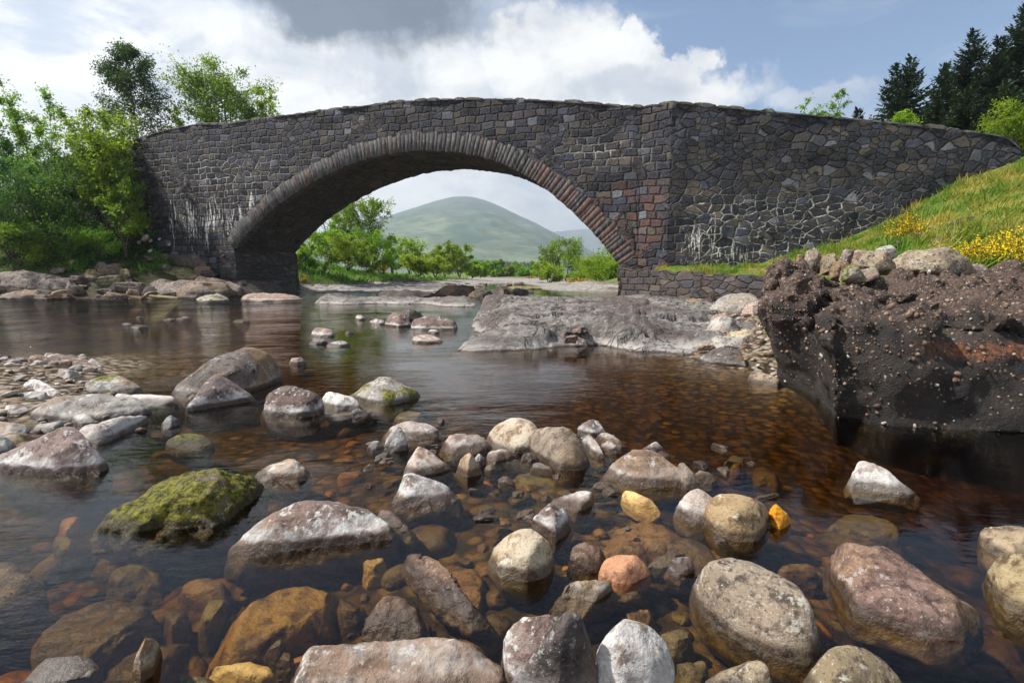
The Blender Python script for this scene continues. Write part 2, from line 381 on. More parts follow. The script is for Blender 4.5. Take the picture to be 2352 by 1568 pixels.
# beyond the arch
cw((-3, 33, -.35), (0, 42, -.4), (-2, 50, -.4), (1.5, 50, -.35), (-4, 58, -.4), (1, 60, -.4), (-4.5, 70, -.45), (1.5, 72, -.4), (-5, 86, -.5), (0, 86, -.45), (-5, 100, -.4), (-12, 135, -.4), (-32, 170, -.4), (-70, 200, -.4), (-2, 27, -.4), (1.5, 31, -.3),
   (-14, 42, .9), (-12, 60, 1.0), (-9.5, 80, .8), (-25, 48, 3.0), (-25, 62, 3.2), (-14, 100, 1), (-40, 100, 3), (-22, 120, .8), (-45, 150, 1),
   (6, 38, .2), (5.5, 50, .2), (9, 48, .5), (7.5, 70, .4), (7, 100, .5), (1, 130, .5), (13, 52, 1.2), (15, 80, 1.5), (-10, 165, .6), (20, 150, 2), (-45, 235, 1.5), (0, 240, 2), (80, 200, 3), (-120, 200, 3), (-100, 100, 5), (70, 90, 5))
cz((720, 658, .05), (850, 655, .12), (950, 657, .1), (1050, 660, .08), (800, 646, .25), (950, 645, .2))
cp = np.array(cp)
cp[:, 2] = np.where((cp[:, 2] < -.08) & (cp[:, 1] > 4), np.maximum(cp[:, 2], -.8/np.maximum(cp[:, 1], 1)-.035), cp[:, 2])
ra = on_plane(1424, 690, BP0-BN*.35, BN)[:2]; rb_ = Pz(1790, 702, .1)[:2]     # line of the low retaining wall
ra2 = np.array([Py(1424, 690, ra[1])[0], ra[1]]); WL = rb_-ra2; WLn = np.linalg.norm(WL); WL = WL/WLn
def ground_h(Q):
    z = rbf(cp[:, :2], cp[:, 2], Q)
    tw = (Q-ra2) @ WL; dw = -(WL[0]*(Q[:, 1]-ra2[1])-WL[1]*(Q[:, 0]-ra2[0]))   # dw > 0: on the river side of the wall
    fr_ = sm(tw, -.3, .1)*sm(tw, WLn+.6, WLn-.2)*sm(dw, -.35, -.2)*sm(dw, 6, 4); z = np.where(z > .1, z*(1-fr_)+np.minimum(z, .1+.04*np.maximum(tw-3, 0))*fr_, z)
    lm = sm(tw, .9, 1.5)*sm(tw, WLn+.4, WLn-.2)*sm(dw, -.25, -.34)*sm(dw, -3.6, -2.6); z = np.where(lm > 0, z*(1-lm)+lm*np.maximum(z, 1.45-.055*tw+.10*np.maximum(-dw-.3, 0)), z)
    far = sm(Q[:, 1], 260, 600)
    z = z*(1-far)+2.5*far
    P = np.c_[Q, np.zeros(len(Q))]
    amp = .05+.35*sm(z, .8, 2.5)*sm(Q[:, 1], 30, 60)
    z = z + fbm(P*.9, 4)*.05*sm(Q[:, 1], 90, 40)*(.3+.7*sm(z, -.05, .1)+.5*sm(z, -.2, -.4)) + fbm(P*.11+4, 3)*amp*sm(z, .2, 1.2)
    return z
ys = np.r_[np.arange(-60, -4, 4.), np.arange(-4, 9, .09), np.arange(9, 34, .17), 34*np.power(1.045, np.arange(0, 90))]
sx = np.linspace(-1, 1, 430)
Wd = 1.55*(np.maximum(ys, 0)+8)+np.maximum(-ys, 0)*.8+np.maximum(ys-300, 0)*.6
GX = sx[None]*Wd[:, None]; GY = np.repeat(ys[:, None], len(sx), 1)
Q = np.c_[GX.ravel(), GY.ravel()]
GZ = ground_h(Q)
m, nt = new_mat('ground')
geo = nt.n('ShaderNodeNewGeometry'); pos = geo.outputs['Position']; sz = nt.n('ShaderNodeSeparateXYZ', ins={0: pos}).outputs
n1 = nt.noise(pos, .45, 5, .6); n2 = nt.noise(pos, 3.5, 6, .65); n3 = nt.noise(pos, 30, 4, .7)
vor = nt.n('ShaderNodeTexVoronoi', ins={'Vector': nt.mapping(pos, sc=(1, 1, .6)), 'Scale': 13.0}); 
vsep = nt.n('ShaderNodeSeparateColor', ins={0: vor.outputs['Color']}).outputs
peb = nt.ramp(vsep[0], [(0, (.10, .07, .045)), (.35, (.17, .12, .075)), (.7, (.24, .18, .12)), (1, (.32, .29, .25))])
amb = nt.ramp(vsep[1], [(0, (.06, .036, .016)), (.3, (.16, .095, .036)), (.6, (.25, .16, .062)), (.85, (.12, .09, .04)), (1, (.36, .25, .11))])
amb = nt.mix(nt.sstep(n2, .40, .62), amb, nt.mix(.75, amb, (.05, .03, .014)))
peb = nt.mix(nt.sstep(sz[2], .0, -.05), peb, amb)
peb = nt.mix(nt.sstep(vor.outputs['Distance'], .35, .75), peb, (.035, .025, .015))
grass = nt.mix(nt.sstep(n2, .38, .62), (.075, .135, .018), (.24, .20, .055))
grass = nt.mix(nt.sstep(n1, .42, .64), grass, (.055, .14, .015))
grass = nt.mix(nt.math('MULTIPLY', nt.sstep(n3, .55, .35), .5), grass, (.03, .045, .01))
far = nt.mix(nt.sstep(n1, .4, .6), (.07, .13, .02), (.13, .17, .04))
grass = nt.mix(nt.sstep(sz[1], 34, 40), grass, far)
ledgec = nt.mix(nt.sstep(n2, .4, .6), (.035, .027, .022), (.085, .068, .05))
peb = nt.mix(nt.math('MULTIPLY', nt.math('MULTIPLY', nt.sstep(sz[0], -8, -10), nt.sstep(sz[1], 23, 24.5)), nt.math('MULTIPLY', nt.sstep(sz[2], -.1, .0), nt.sstep(sz[1], 40, 36))), peb, ledgec)
soil = nt.mix(nt.sstep(n2, .4, .6), (.045, .035, .025), (.05, .07, .018))
grass = nt.mix(nt.sstep(sz[0], -8, -11), grass, nt.mix(nt.sstep(sz[1], 38, 42), soil, far))
zz = nt.math('ADD', sz[2], nt.math('MULTIPLY', nt.math('SUBTRACT', n2, .5), .5))
lim = nt.math('ADD', .25, nt.math('MULTIPLY', nt.sstep(sz[1], 28, 40), .25))
col = nt.mix(nt.sstep(nt.math('SUBTRACT', zz, lim), 0.0, .2), peb, grass)
pale = nt.mix(nt.sstep(n3, .4, .6), (.26, .24, .215), (.44, .42, .39)); pale = nt.mix(nt.sstep(n2, .44, .60), pale, (.12, .10, .085))
col = nt.mix(nt.math('MULTIPLY', nt.math('MULTIPLY', nt.sstep(sz[1], 32, 38), nt.sstep(zz, .55, .3)), nt.sstep(sz[2], -.05, .05)), col, pale)
h = nt.math('ADD', nt.math('MULTIPLY', vor.outputs['Distance'], -.6), nt.math('MULTIPLY', n3, .5))
b = nt.n('ShaderNodeBsdfPrincipled', ins={'Base Color': col, 'Roughness': .9, 'Specular IOR Level': .2, 'Normal': nt.bump(h, .04)})
out(nt, b.outputs[0]); M_ground = m
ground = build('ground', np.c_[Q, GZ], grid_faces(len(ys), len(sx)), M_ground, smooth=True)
tag(ground, kind='structure')
def gz(x, y):
    return float(ground_h(np.array([[x, y]]))[0])

# ------------------------------------------------------------------ water: a tea coloured body with a rippled surface
m, nt = new_mat('peaty_water')
geo = nt.n('ShaderNodeNewGeometry'); pos = geo.outputs['Position']
w1 = nt.noise(nt.mapping(pos, rot=(0, 0, R(-20)), sc=(1.0, 2.6, 1)), 1.7, 5, .58, .9)
w2 = nt.noise(nt.mapping(pos, rot=(0, 0, R(15)), sc=(1.0, 2.0, 1)), 7.5, 4, .6, .8)
w3 = nt.noise(nt.mapping(pos, rot=(0, 0, R(-8)), sc=(1.0, 1.8, 1)), 26, 3, .5, .3)
patch = nt.noise(pos, .55, 3, .5, .5)
sxyz = nt.n('ShaderNodeSeparateXYZ', ins={0: pos}).outputs
lively = nt.math('ADD', .25, nt.math('MULTIPLY', nt.sstep(patch, .38, .66), .75))
# the run on the left is rougher than the pool on the right
run = nt.math('ADD', nt.math('MULTIPLY', nt.sstep(nt.math('ADD', sxyz[0], nt.math('MULTIPLY', sxyz[1], .3)), -.3, -6), .85), .07)
hh = nt.math('ADD', nt.math('MULTIPLY', w1, .9), nt.math('ADD', nt.math('MULTIPLY', w2, .28), nt.math('MULTIPLY', w3, .07)))
hh = nt.math('MULTIPLY', nt.math('MULTIPLY', hh, lively), run)
nrm = nt.bump(hh, .15, 1.0)
fr = nt.n('ShaderNodeFresnel', ins={0: 1.29, 1: nrm}).outputs[0]
gl = nt.n('ShaderNodeBsdfGlossy', ins={0: (1, 1, 1, 1), 'Roughness': .02, 'Normal': nrm})
tp = nt.n('ShaderNodeBsdfTransparent', ins={0: (.97, .95, .90, 1)})
mx = nt.n('ShaderNodeMixShader', ins={0: fr, 1: tp.outputs[0], 2: gl.outputs[0]})
va = nt.n('ShaderNodeVolumeAbsorption', ins={0: (.75, .63, .27, 1), 'Density': 4.6})
out(nt, mx.outputs[0], va.outputs[0])
pts = [(-120, -30), (16, -30), (16, 3), (10, 30), (12, 60), (10, 110), (-10, 175), (-60, 260), (-140, 260), (-60, 120), (-30, 60), (-20, 36), (-120, 36)]
V = [(x, y, 0) for x, y in pts]+[(x, y, -2.5) for x, y in pts]; n = len(pts)
F = [tuple(range(n)), tuple(range(2*n-1, n-1, -1))]+[(i, i+n, (i+1) % n+n, (i+1) % n) for i in range(n)]
water = build('river_water', V, F, m); tag(water, kind='structure')
# ------------------------------------------------------------------ masonry
def masonry(name, sx=1.3, sz=1.95, dark=.98, rnd=.82, three=False, red=0.0, joint=(.105, .095, .09), bump=.07, brown=0.0):
    m, nt = new_mat(name)
    oc = nt.n('ShaderNodeTexCoord').outputs['Object']
    if not three:
        s = nt.n('ShaderNodeSeparateXYZ', ins={0: oc}).outputs
        oc2 = nt.n('ShaderNodeCombineXYZ', ins={0: s[0], 1: s[2], 2: 0.0}).outputs[0]
    else: oc2 = oc
    w = nt.n('ShaderNodeTexNoise', ins={'Vector': oc2, 'Scale': 2.4, 'Detail': 4.0, 'Roughness': .6}).outputs['Color']
    w = nt.n('ShaderNodeVectorMath', operation='SUBTRACT', ins={0: w, 1: (.5, .5, .5)}).outputs[0]
    w = nt.n('ShaderNodeVectorMath', operation='SCALE', ins={0: w, 3: .22}).outputs[0]
    p = nt.n('ShaderNodeVectorMath', operation='ADD', ins={0: oc2, 1: w}).outputs[0]
    sel = nt.sstep(nt.noise(oc2, .35, 2, .5), .49, .51)
    def vor(k, feat, dim='2D'):
        return nt.n('ShaderNodeTexVoronoi', voronoi_dimensions='3D' if three else '2D', feature=feat, ins={'Vector': nt.mapping(p, loc=(k*3.1, k*1.7, 0), sc=(sx*k, sz*k, 1) if not three else (sx*k, .9*k, sz*k)), 'Scale': 1.0, 'Randomness': rnd})
    d1, d2 = vor(1.0, 'DISTANCE_TO_EDGE').outputs['Distance'], vor(1.45, 'DISTANCE_TO_EDGE').outputs['Distance']
    c1, c2 = vor(1.0, 'F1').outputs['Color'], vor(1.45, 'F1').outputs['Color']
    dist = nt.n('ShaderNodeMix', data_type='FLOAT', ins={0: sel, 2: d1, 3: d2}).outputs[0]
    ccell = nt.mix(sel, c1, c2)
    if not three:      # rough courses: rows of their own height, each broken into stones of its own lengths
        q = nt.n('ShaderNodeSeparateXYZ', ins={0: p}).outputs
        zc = nt.math('ADD', nt.math('MULTIPLY', q[1], sz), nt.math('MULTIPLY', nt.noise(oc2, .8, 2, .5), .9)); row = nt.math('FLOOR', zc); fr = nt.math('SUBTRACT', zc, row)
        wv = nt.math('ADD', nt.math('MULTIPLY', q[0], sx*.92), nt.math('MULTIPLY', row, 17.37))
        e1 = nt.n('ShaderNodeTexVoronoi', voronoi_dimensions='1D', feature='DISTANCE_TO_EDGE', ins={'W': wv, 'Scale': 1.0, 'Randomness': .85}).outputs['Distance']
        cc = nt.n('ShaderNodeTexVoronoi', voronoi_dimensions='1D', feature='F1', ins={'W': wv, 'Scale': 1.0, 'Randomness': .85}).outputs['Color']
        dr = nt.math('MINIMUM', e1, nt.math('MULTIPLY', nt.math('MINIMUM', fr, nt.math('SUBTRACT', 1.0, fr)), .8))
        bias = nt.math('SUBTRACT', nt.math('MULTIPLY', nt.sstep(s[0], 1.0, 3.5), .22), .07)
        pick = nt.sstep(nt.math('ADD', nt.noise(oc2, .5, 3, .55), bias), .49, .51)
        dist = nt.n('ShaderNodeMix', data_type='FLOAT', ins={0: pick, 2: dr, 3: dist}).outputs[0]; ccell = nt.mix(pick, cc, ccell)
    cell = nt.n('ShaderNodeSeparateColor', ins={0: ccell}).outputs
    n1 = nt.noise(oc, 9, 6, .68); n2 = nt.noise(oc, 45, 4, .7); n0 = nt.noise(oc, .7, 4, .6)
    k = dark
    col = nt.ramp(cell[0], [(0, (.018*k, .020*k, .031*k)), (.22, (.036*k, .036*k, .050*k)), (.42, (.058*k, .048*k, .048*k)), (.62, (.044*k, .051*k, .076*k)), (.74, (.075*k, .066*k, .064*k)), (.85, (.115*k, .092*k, .070*k)), (.93, (.14*k, .145*k, .17*k))], 'CONSTANT')
    at = nt.n('ShaderNodeAttribute', attribute_name='mask').outputs['Color']
    ms = nt.n('ShaderNodeSeparateColor', ins={0: at}).outputs
    col = nt.n('ShaderNodeHueSaturation', ins={'Hue': .5, 'Saturation': .95, 'Value': nt.math('ADD', .55, nt.math('MULTIPLY', cell[2], .95)), 'Color': col}).outputs[0]
    redm = nt.math('MULTIPLY', ms[2], nt.math('MULTIPLY', nt.sstep(cell[1], .3, .7), .75)) if red == 0 else red
    col = nt.mix(redm, col, nt.ramp(cell[2], [(0, (.10, .055, .045)), (.5, (.19, .085, .06)), (1, (.12, .085, .075))]))
    if brown: col = nt.mix(brown, col, (.085, .066, .05))
    col = nt.mix(nt.sstep(n1, .44, .70), col, nt.mix(.5, col, (.115, .11, .12)))
    col = nt.mix(nt.math('MULTIPLY', nt.sstep(n1, .46, .28), .7), col, (.014, .013, .015))
    col = nt.mix(nt.math('MULTIPLY', nt.sstep(n0, .58, .40), .35), col, (.028, .027, .03))
    col = nt.mix(nt.math('MULTIPLY', nt.sstep(n2, .64, .70), .75), col, (.35, .35, .34))
    edge = nt.sstep(nt.math('SUBTRACT', nt.math('ADD', dist, nt.math('MULTIPLY', nt.math('SUBTRACT', n2, .5), .05)), nt.math('MULTIPLY', ms[1], .022)), .075, .028)
    wn = nt.noise(oc2, 3.0, 5, .65)
    wm = nt.math('MULTIPLY', ms[1], nt.sstep(wn, .36, .56))
    mcol = nt.mix(wm, joint, (.60, .58, .56))
    col = nt.mix(nt.math('MULTIPLY', edge, nt.math('ADD', .62, nt.math('MULTIPLY', wm, .36))), col, mcol)
    # lime that has run down the face from the joints
    st = nt.noise(nt.mapping(oc2, sc=(3.3, .40, 1)), 1.0, 7, .75, 1.1)
    st2 = nt.noise(nt.mapping(oc2, sc=(14., 2.2, 1)), 1.0, 4, .7)
    sm_ = nt.sstep(nt.math('ADD', nt.math('ADD', st, nt.math('MULTIPLY', nt.math('SUBTRACT', st2, .5), .28)), nt.math('MULTIPLY', ms[0], .185)), .70, .755)
    sm_ = nt.math('MULTIPLY', sm_, nt.sstep(ms[0], .02, .15))
    col = nt.mix(nt.math('MULTIPLY', sm_, .9), col, nt.mix(nt.sstep(st2, .30, .5), (.40, .35, .30), (.80, .78, .74)))
    h = nt.math('ADD', nt.math('MULTIPLY', nt.sstep(dist, 0.0, .13), 1.0), nt.math('ADD', nt.math('MULTIPLY', n1, .55), nt.math('MULTIPLY', cell[1], .35)))
    b = nt.n('ShaderNodeBsdfPrincipled', ins={'Base Color': col, 'Roughness': .82, 'Specular IOR Level': .3, 'Normal': nt.bump(h, bump)})
    out(nt, b.outputs[0]); return m
M_wall = masonry('rubble_masonry', 1.95, 3.0, dark=.98, rnd=.9, joint=(.030, .027, .026), bump=.11)  # shadow in the recessed joints is put into their dark colour
M_soffit = masonry('soffit_masonry', 1.1, 3.0, .8, three=True, joint=(.03, .026, .022), brown=.55, bump=.10)
M_pier = masonry('pier_masonry', 1.2, 2.2, .8, three=True, joint=(.04, .035, .03), brown=.35, bump=.09)
m, nt = new_mat('voussoir_stone')
oc = nt.n('ShaderNodeTexCoord').outputs['Object']; t = nt.n('ShaderNodeAttribute', attribute_name='tint').outputs['Fac']
sxz = nt.n('ShaderNodeSeparateXYZ', ins={0: oc}).outputs
n1 = nt.noise(nt.mapping(oc, sc=(1.6, 1, .5)), 6, 7, .72, .4); n2 = nt.noise(oc, 40, 4, .7)
col = nt.ramp(t, [(0, (.035, .034, .038)), (.3, (.065, .062, .064)), (.55, (.10, .097, .098)), (.75, (.05, .048, .05)), (.96, (.11, .065, .052))])
redz = nt.math('MULTIPLY', nt.sstep(sxz[0], -5, -1), nt.sstep(t, .1, .6))
col = nt.mix(nt.math('MULTIPLY', redz, .7), col, (.15, .07, .05))
col = nt.mix(nt.sstep(n1, .45, .7), col, (.17, .16, .15)); col = nt.mix(nt.math('MULTIPLY', nt.sstep(n1, .5, .32), .8), col, (.025, .022, .022))
col = nt.mix(nt.math('MULTIPLY', nt.sstep(n2, .63, .70), .7), col, (.42, .41, .39))
b = nt.n('ShaderNodeBsdfPrincipled', ins={'Base Color': col, 'Roughness': .85, 'Normal': nt.bump(nt.math('ADD', n1, nt.math('MULTIPLY', n2, .3)), .05), 'Specular IOR Level': .3})
out(nt, b.outputs[0]); M_vous = m
m, nt = new_mat('coping_stone')
oc = nt.n('ShaderNodeTexCoord').outputs['Object']; t = nt.n('ShaderNodeAttribute', attribute_name='tint').outputs['Fac']
n1 = nt.noise(oc, 4, 6, .7); n2 = nt.noise(oc, 28, 5, .7)
nz = nt.n('ShaderNodeSeparateXYZ', ins={0: nt.n('ShaderNodeNewGeometry').outputs['Normal']}).outputs[2]
col = nt.mix(t, (.06, .055, .05), (.115, .108, .10)); col = nt.mix(nt.sstep(n1, .45, .62), col, (.17, .165, .15))
col = nt.mix(nt.math('MULTIPLY', nt.sstep(n2, .45, .62), nt.sstep(nz, -.2, .5)), col, (.075, .085, .045))
col = nt.mix(nt.math('MULTIPLY', nt.sstep(n2, .66, .72), .8), col, (.40, .40, .37))
b = nt.n('ShaderNodeBsdfPrincipled', ins={'Base Color': col, 'Roughness': .9, 'Normal': nt.bump(nt.math('ADD', n1, n2), .05), 'Specular IOR Level': .2})
out(nt, b.outputs[0]); M_cope = m

# ------------------------------------------------------------------ stone bridge
bridge = empty('stone_bridge', (BP0[0], BP0[1], 0), -PHI)
tag(bridge, 'old dark rubble stone bridge with one wide arch and a humped parapet across the river', 'bridge')
top_px = [(60, 380), (150, 357), (200, 345), (330, 313), (345, 304), (400, 291), (450, 282), (480, 280.5), (505, 283), (560, 275), (630, 265), (700, 256), (800, 244), (900, 232), (985, 226), (1060, 224), (1150, 224), (1250, 227), (1330, 232), (1400, 237), (1470, 242), (1500, 240), (1545, 238)]
tops = np.array([bsz(u, v+3) for u, v in top_px])
arc_px = [(538, 573), (560, 545), (600, 503), (650, 461), (700, 428), (760, 396), (820, 371), (880, 355), (940, 347), (985, 345), (1040, 348), (1100, 358), (1160, 377), (1220, 409), (1270, 446), (1310, 481), (1350, 520), (1385, 558), (1410, 590), (1425, 612)]
arc = np.array([bsz(u, v) for u, v in arc_px])
# smooth resampling of the arch line
def catmull(P, n=14):
    P = np.vstack([2*P[0]-P[1], P, 2*P[-1]-P[-2]]); o = []
    for i in range(1, len(P)-2):
        for t in np.linspace(0, 1, n, endpoint=False):
            a, b_, c, d = P[i-1], P[i], P[i+1], P[i+2]
            o.append(.5*((2*b_)+(-a+c)*t+(2*a-5*b_+4*c-d)*t*t+(-a+3*b_-3*c+d)*t**3))
    o.append(P[-2]); return np.array(o)
AC = catmull(arc)
for _ in range(30): AC[1:-1] = .5*AC[1:-1]+.25*(AC[:-2]+AC[2:])
L = np.r_[0, np.cumsum(np.linalg.norm(np.diff(AC, axis=0), axis=1))]
def arcpt(l):
    p = np.array([np.interp(l, L, AC[:, 0]), np.interp(l, L, AC[:, 1])])
    q = np.array([np.interp(l+.1, L, AC[:, 0]), np.interp(l+.1, L, AC[:, 1])]); r = np.array([np.interp(l-.1, L, AC[:, 0]), np.interp(l-.1, L, AC[:, 1])])
    t = q-r; t /= np.linalg.norm(t); return p, np.array([-t[1], t[0]])
RING = .86
ext = np.array([arcpt(l)[0]+arcpt(l)[1]*RING for l in np.linspace(0, L[-1], 200)])
s0, s1 = tops[0, 0], bsz(1475, 300)[0]
def ztop(s): return np.interp(s, tops[:, 0], tops[:, 1])
def mask_uv(P):
    """world points -> picture coordinates (only used to lay the lime and red sandstone where the wall has them)"""
    d = P-np.array([0, 0, CAM_H]); c, s_ = math.cos(PITCH), math.sin(PITCH)
    f = d[:, 1]*c-d[:, 2]*s_; up = d[:, 1]*s_+d[:, 2]*c
    return 1176+FPX*d[:, 0]/f, 784-FPX*up/f
def bump2(u, v, cu, cv, ru, rv):
    return np.exp(-((u-cu)/ru)**2-((v-cv)/rv)**2)
def face(name, cols, zb, zt, y, mat, parent, A, P0, dz=.16, flip=False, thick=None, masks=True):
    nz_ = 40; cols = np.asarray(cols); V = []
    for k in range(nz_+1):
        f = k/nz_; V.append(np.c_[cols, np.full(len(cols), y), zb*(1-f)+zt*f])
    V = np.concatenate(V); F = grid_faces(nz_+1, len(cols))
    if flip: F = F[:, ::-1]
    return V, F
def add_mask(o, V, P0, A):
    Pw = np.c_[P0[0]+V[:, 0]*A[0]+V[:, 1]*A[1]*-1, P0[1]+V[:, 0]*A[1]+V[:, 1]*A[0], V[:, 2]]
    u, v = mask_uv(Pw)
    st = 1.15*bump2(u, v, 465, 512, 125, 72)+.8*bump2(u, v, 600, 505, 40, 60)+.55*bump2(u, v, 1390, 352, 90, 26)+.5*bump2(u, v, 1180, 335, 90, 16)+0.85*bump2(u, v, 1605, 560, 62, 66)+.85*bump2(u, v, 1690, 585, 85, 30)+.5*bump2(u, v, 1780, 500, 30, 70)+.45*bump2(u, v, 1930, 505, 60, 40)+.5*bump2(u, v, 620, 370, 30, 16)
    mo = .95*sm(v, 395, 490)*sm(u, 1530, 1600)*sm(u, 2120, 2000)+.7*bump2(u, v, 1380, 350, 130, 40)+.5*bump2(u, v, 480, 430, 150, 90)+.35*bump2(u, v, 560, 380, 300, 60)
    rd = 1.0*sm(u, 1330, 1400)*sm(u, 1545, 1500)*sm(v, 380, 450)+.25*sm(u, 1530, 1620)*sm(u, 1700, 1600)*sm(v, 480, 600)
    fattr(o, 'mask', np.c_[np.clip(st, 0, 1.3), np.clip(mo, 0, 1), np.clip(rd, 0, 1), np.ones(len(u))], 'POINT', 'FLOAT_COLOR')
PAR = .48
def wall_solid(name, cols, zb, y0, y1, parent, zt=None):
    """a wall from depth y0 (front) to y1 (back), its top following the parapet line"""
    zt = ztop(cols) if zt is None else zt; n = len(cols); nz_ = 44; rows = []
    for k in range(nz_+1): rows.append(np.c_[cols, np.full(n, y0), zb+(zt-zb)*k/nz_])
    rows.append(np.c_[cols, np.full(n, y1), zt])
    for k in range(1, 9): rows.append(np.c_[cols, np.full(n, y1), zt+(zb-zt)*k/8])
    rows.append(rows[0].copy())
    V = np.concatenate(rows); F = grid_faces(len(rows), n)
    P3 = V*np.array([1, 1, 1.]); V = V.copy(); V[:, 1] += fbm(P3*1.3, 3)*.035
    return V, F
eL, eR = ext[0, 0], ext[-1, 0]
cols = np.unique(np.r_[np.arange(s0, s1, .14), s1])
zb = np.where((cols > eL) & (cols < eR), np.interp(cols, ext[:, 0], ext[:, 1]), -.6)
V, F = wall_solid('spandrel_wall', cols, zb, 0.0, PAR, bridge)
o = build('spandrel_wall', V, F, M_wall, bridge); add_mask(o, V, BP0, BA)
V, F = wall_solid('spandrel_wall', cols, zb, BW-PAR, BW, bridge)
o = build('spandrel_wall', V, F, M_wall, bridge); add_mask(o, V, BP0, BA)
# roadway between the parapets
V = np.concatenate([np.c_[cols, np.full(len(cols), y), ztop(cols)-1.0] for y in (PAR-.02, BW-PAR+.02)])
m, nt = new_mat('road_surface'); b = nt.n('ShaderNodeBsdfPrincipled', ins={'Base Color': nt.mix(nt.noise(nt.n('ShaderNodeTexCoord').outputs['Object'], 12, 5, .7), (.04, .04, .04), (.09, .085, .08)), 'Roughness': .9}); out(nt, b.outputs[0]); M_road = m
build('roadway', V, grid_faces(2, len(cols)), M_road, bridge)
def voussoirs(y0, y1, name):
    mb = MB(); l = 0; r = np.random.default_rng(3)
    while l < L[-1]-.05:
        w = r.uniform(.13, .27); l2 = min(l+w, L[-1]); g = .006
        (p, n_), (q, n2_) = arcpt(l+g), arcpt(l2-g)
        t0, t1 = -r.uniform(0, .05), RING+r.uniform(-.14, .10); pr = r.uniform(.0, .012)
        pts = [p+n_*t0, q+n2_*t0, q+n2_*t1, p+n_*t1]; c = sum(pts)/4
        fr = [(c+(x-c)*.985) for x in pts]
        Vv = [(a[0], y0-pr, a[1]) for a in fr]+[(a[0], y0-pr+.015, a[1]) for a in pts]+[(a[0], y1, a[1]) for a in pts]
        Ff = [(0, 1, 2, 3)]+[(i, i+4, (i+1) % 4+4, (i+1) % 4) for i in range(4)]+[(i+4, i+8, (i+1) % 4+8, (i+1) % 4+4) for i in range(4)]
        mb.add(Vv, Ff, r.random()); l = l2
    # bed of mortar behind the stones
    ll = np.linspace(0, L[-1], 120); a = np.array([arcpt(x)[0] for x in ll]); e = np.array([arcpt(x)[0]+arcpt(x)[1]*(RING+.02) for x in ll])
    Vb = np.r_[np.c_[a[:, 0], np.full(120, y0+.01), a[:, 1]], np.c_[e[:, 0], np.full(120, y0+.01), e[:, 1]]]
    mb.add(Vb, grid_faces(2, 120), .3)
    return mb.build(name, M_vous, bridge)
voussoirs(0.0, .4, 'arch_ring')
voussoirs(BW-.4, BW-.36, 'arch_ring')
# barrel of the arch, with its rough rear edge
nl, nd = 260, 46; ll = np.linspace(0, L[-1], nl); V = []
for j in range(nd+1):
    for x in ll:
        p, n_ = arcpt(x); yy = .03+(BW-.03)*j/nd
        V.append((p[0], yy, p[1], n_[0], n_[1]))
V = np.array(V); k = np.c_[V[:, 0], V[:, 1]*.6, V[:, 2]]
dsp = fbm(k*2.2, 4)*.05+np.abs(vnoise(k*5))*.03
V[:, 0] += V[:, 3]*dsp; V[:, 2] += V[:, 4]*dsp
o = build('arch_soffit', V[:, :3], grid_faces(nd+1, nl)[:, ::-1], M_soffit, bridge)
# piers under the springings
def blockmesh(x0, x1, y0, y1, z0, z1, nx=20, ny=20, nz_=12, amp=.05, batter=0.0):
    bm = bmesh.new(); bmesh.ops.create_cube(bm, size=1)
    bmesh.ops.subdivide_edges(bm, edges=bm.edges[:], cuts=18, use_grid_fill=True)
    V = np.array([v.co[:] for v in bm.verts]); F = [[v.index for v in f.verts] for f in bm.faces]; bm.free()
    f = .5-V[:, 2]
    C = np.c_[(x0+x1)/2+V[:, 0]*(x1-x0+batter*f), (y0+y1)/2+V[:, 1]*(y1-y0+batter*f), (z0+z1)/2+V[:, 2]*(z1-z0)]
    d = np.c_[fbm(C*1.7, 4), fbm(C*1.7+9, 4), fbm(C*1.7+19, 4)*.5]*amp
    return C+d, F
zl = arc[0, 1]; zr = arc[-1, 1]
V, F = blockmesh(eL-.4, arc[0, 0]+.04, -.06, BW+.04, -.6, zl-.02, batter=.25); o = build('pier', V, F, M_pier, bridge); fattr(o, 'mask', np.zeros((len(V), 4)), 'POINT', 'FLOAT_COLOR')
V, F = blockmesh(arc[-1, 0]-.05, s1+.6, -.10, BW+.04, -.6, zr-.01, batter=.15); o = build('pier', V, F, M_pier, bridge); fattr(o, 'mask', np.tile([0, .1, .35, 1], (len(V), 1)), 'POINT', 'FLOAT_COLOR')
for a_, e_ in ((arc[0], ext[0]), (arc[-1], ext[-1])):
    pl = [(a_[0], a_[1]+.02), (e_[0], e_[1]+.02), (e_[0], a_[1]-.3), (a_[0], a_[1]-.3)]
    V = [(x, y, z) for y in (-.03, BW+.03) for x, z in pl]; o = build('springer', V, [(0, 1, 2, 3), (7, 6, 5, 4)]+[(i, i+4, (i+1) % 4+4, (i+1) % 4) for i in range(4)], M_pier, bridge); fattr(o, 'mask', np.tile([0, 0, .4, 1], (8, 1)), 'POINT', 'FLOAT_COLOR')
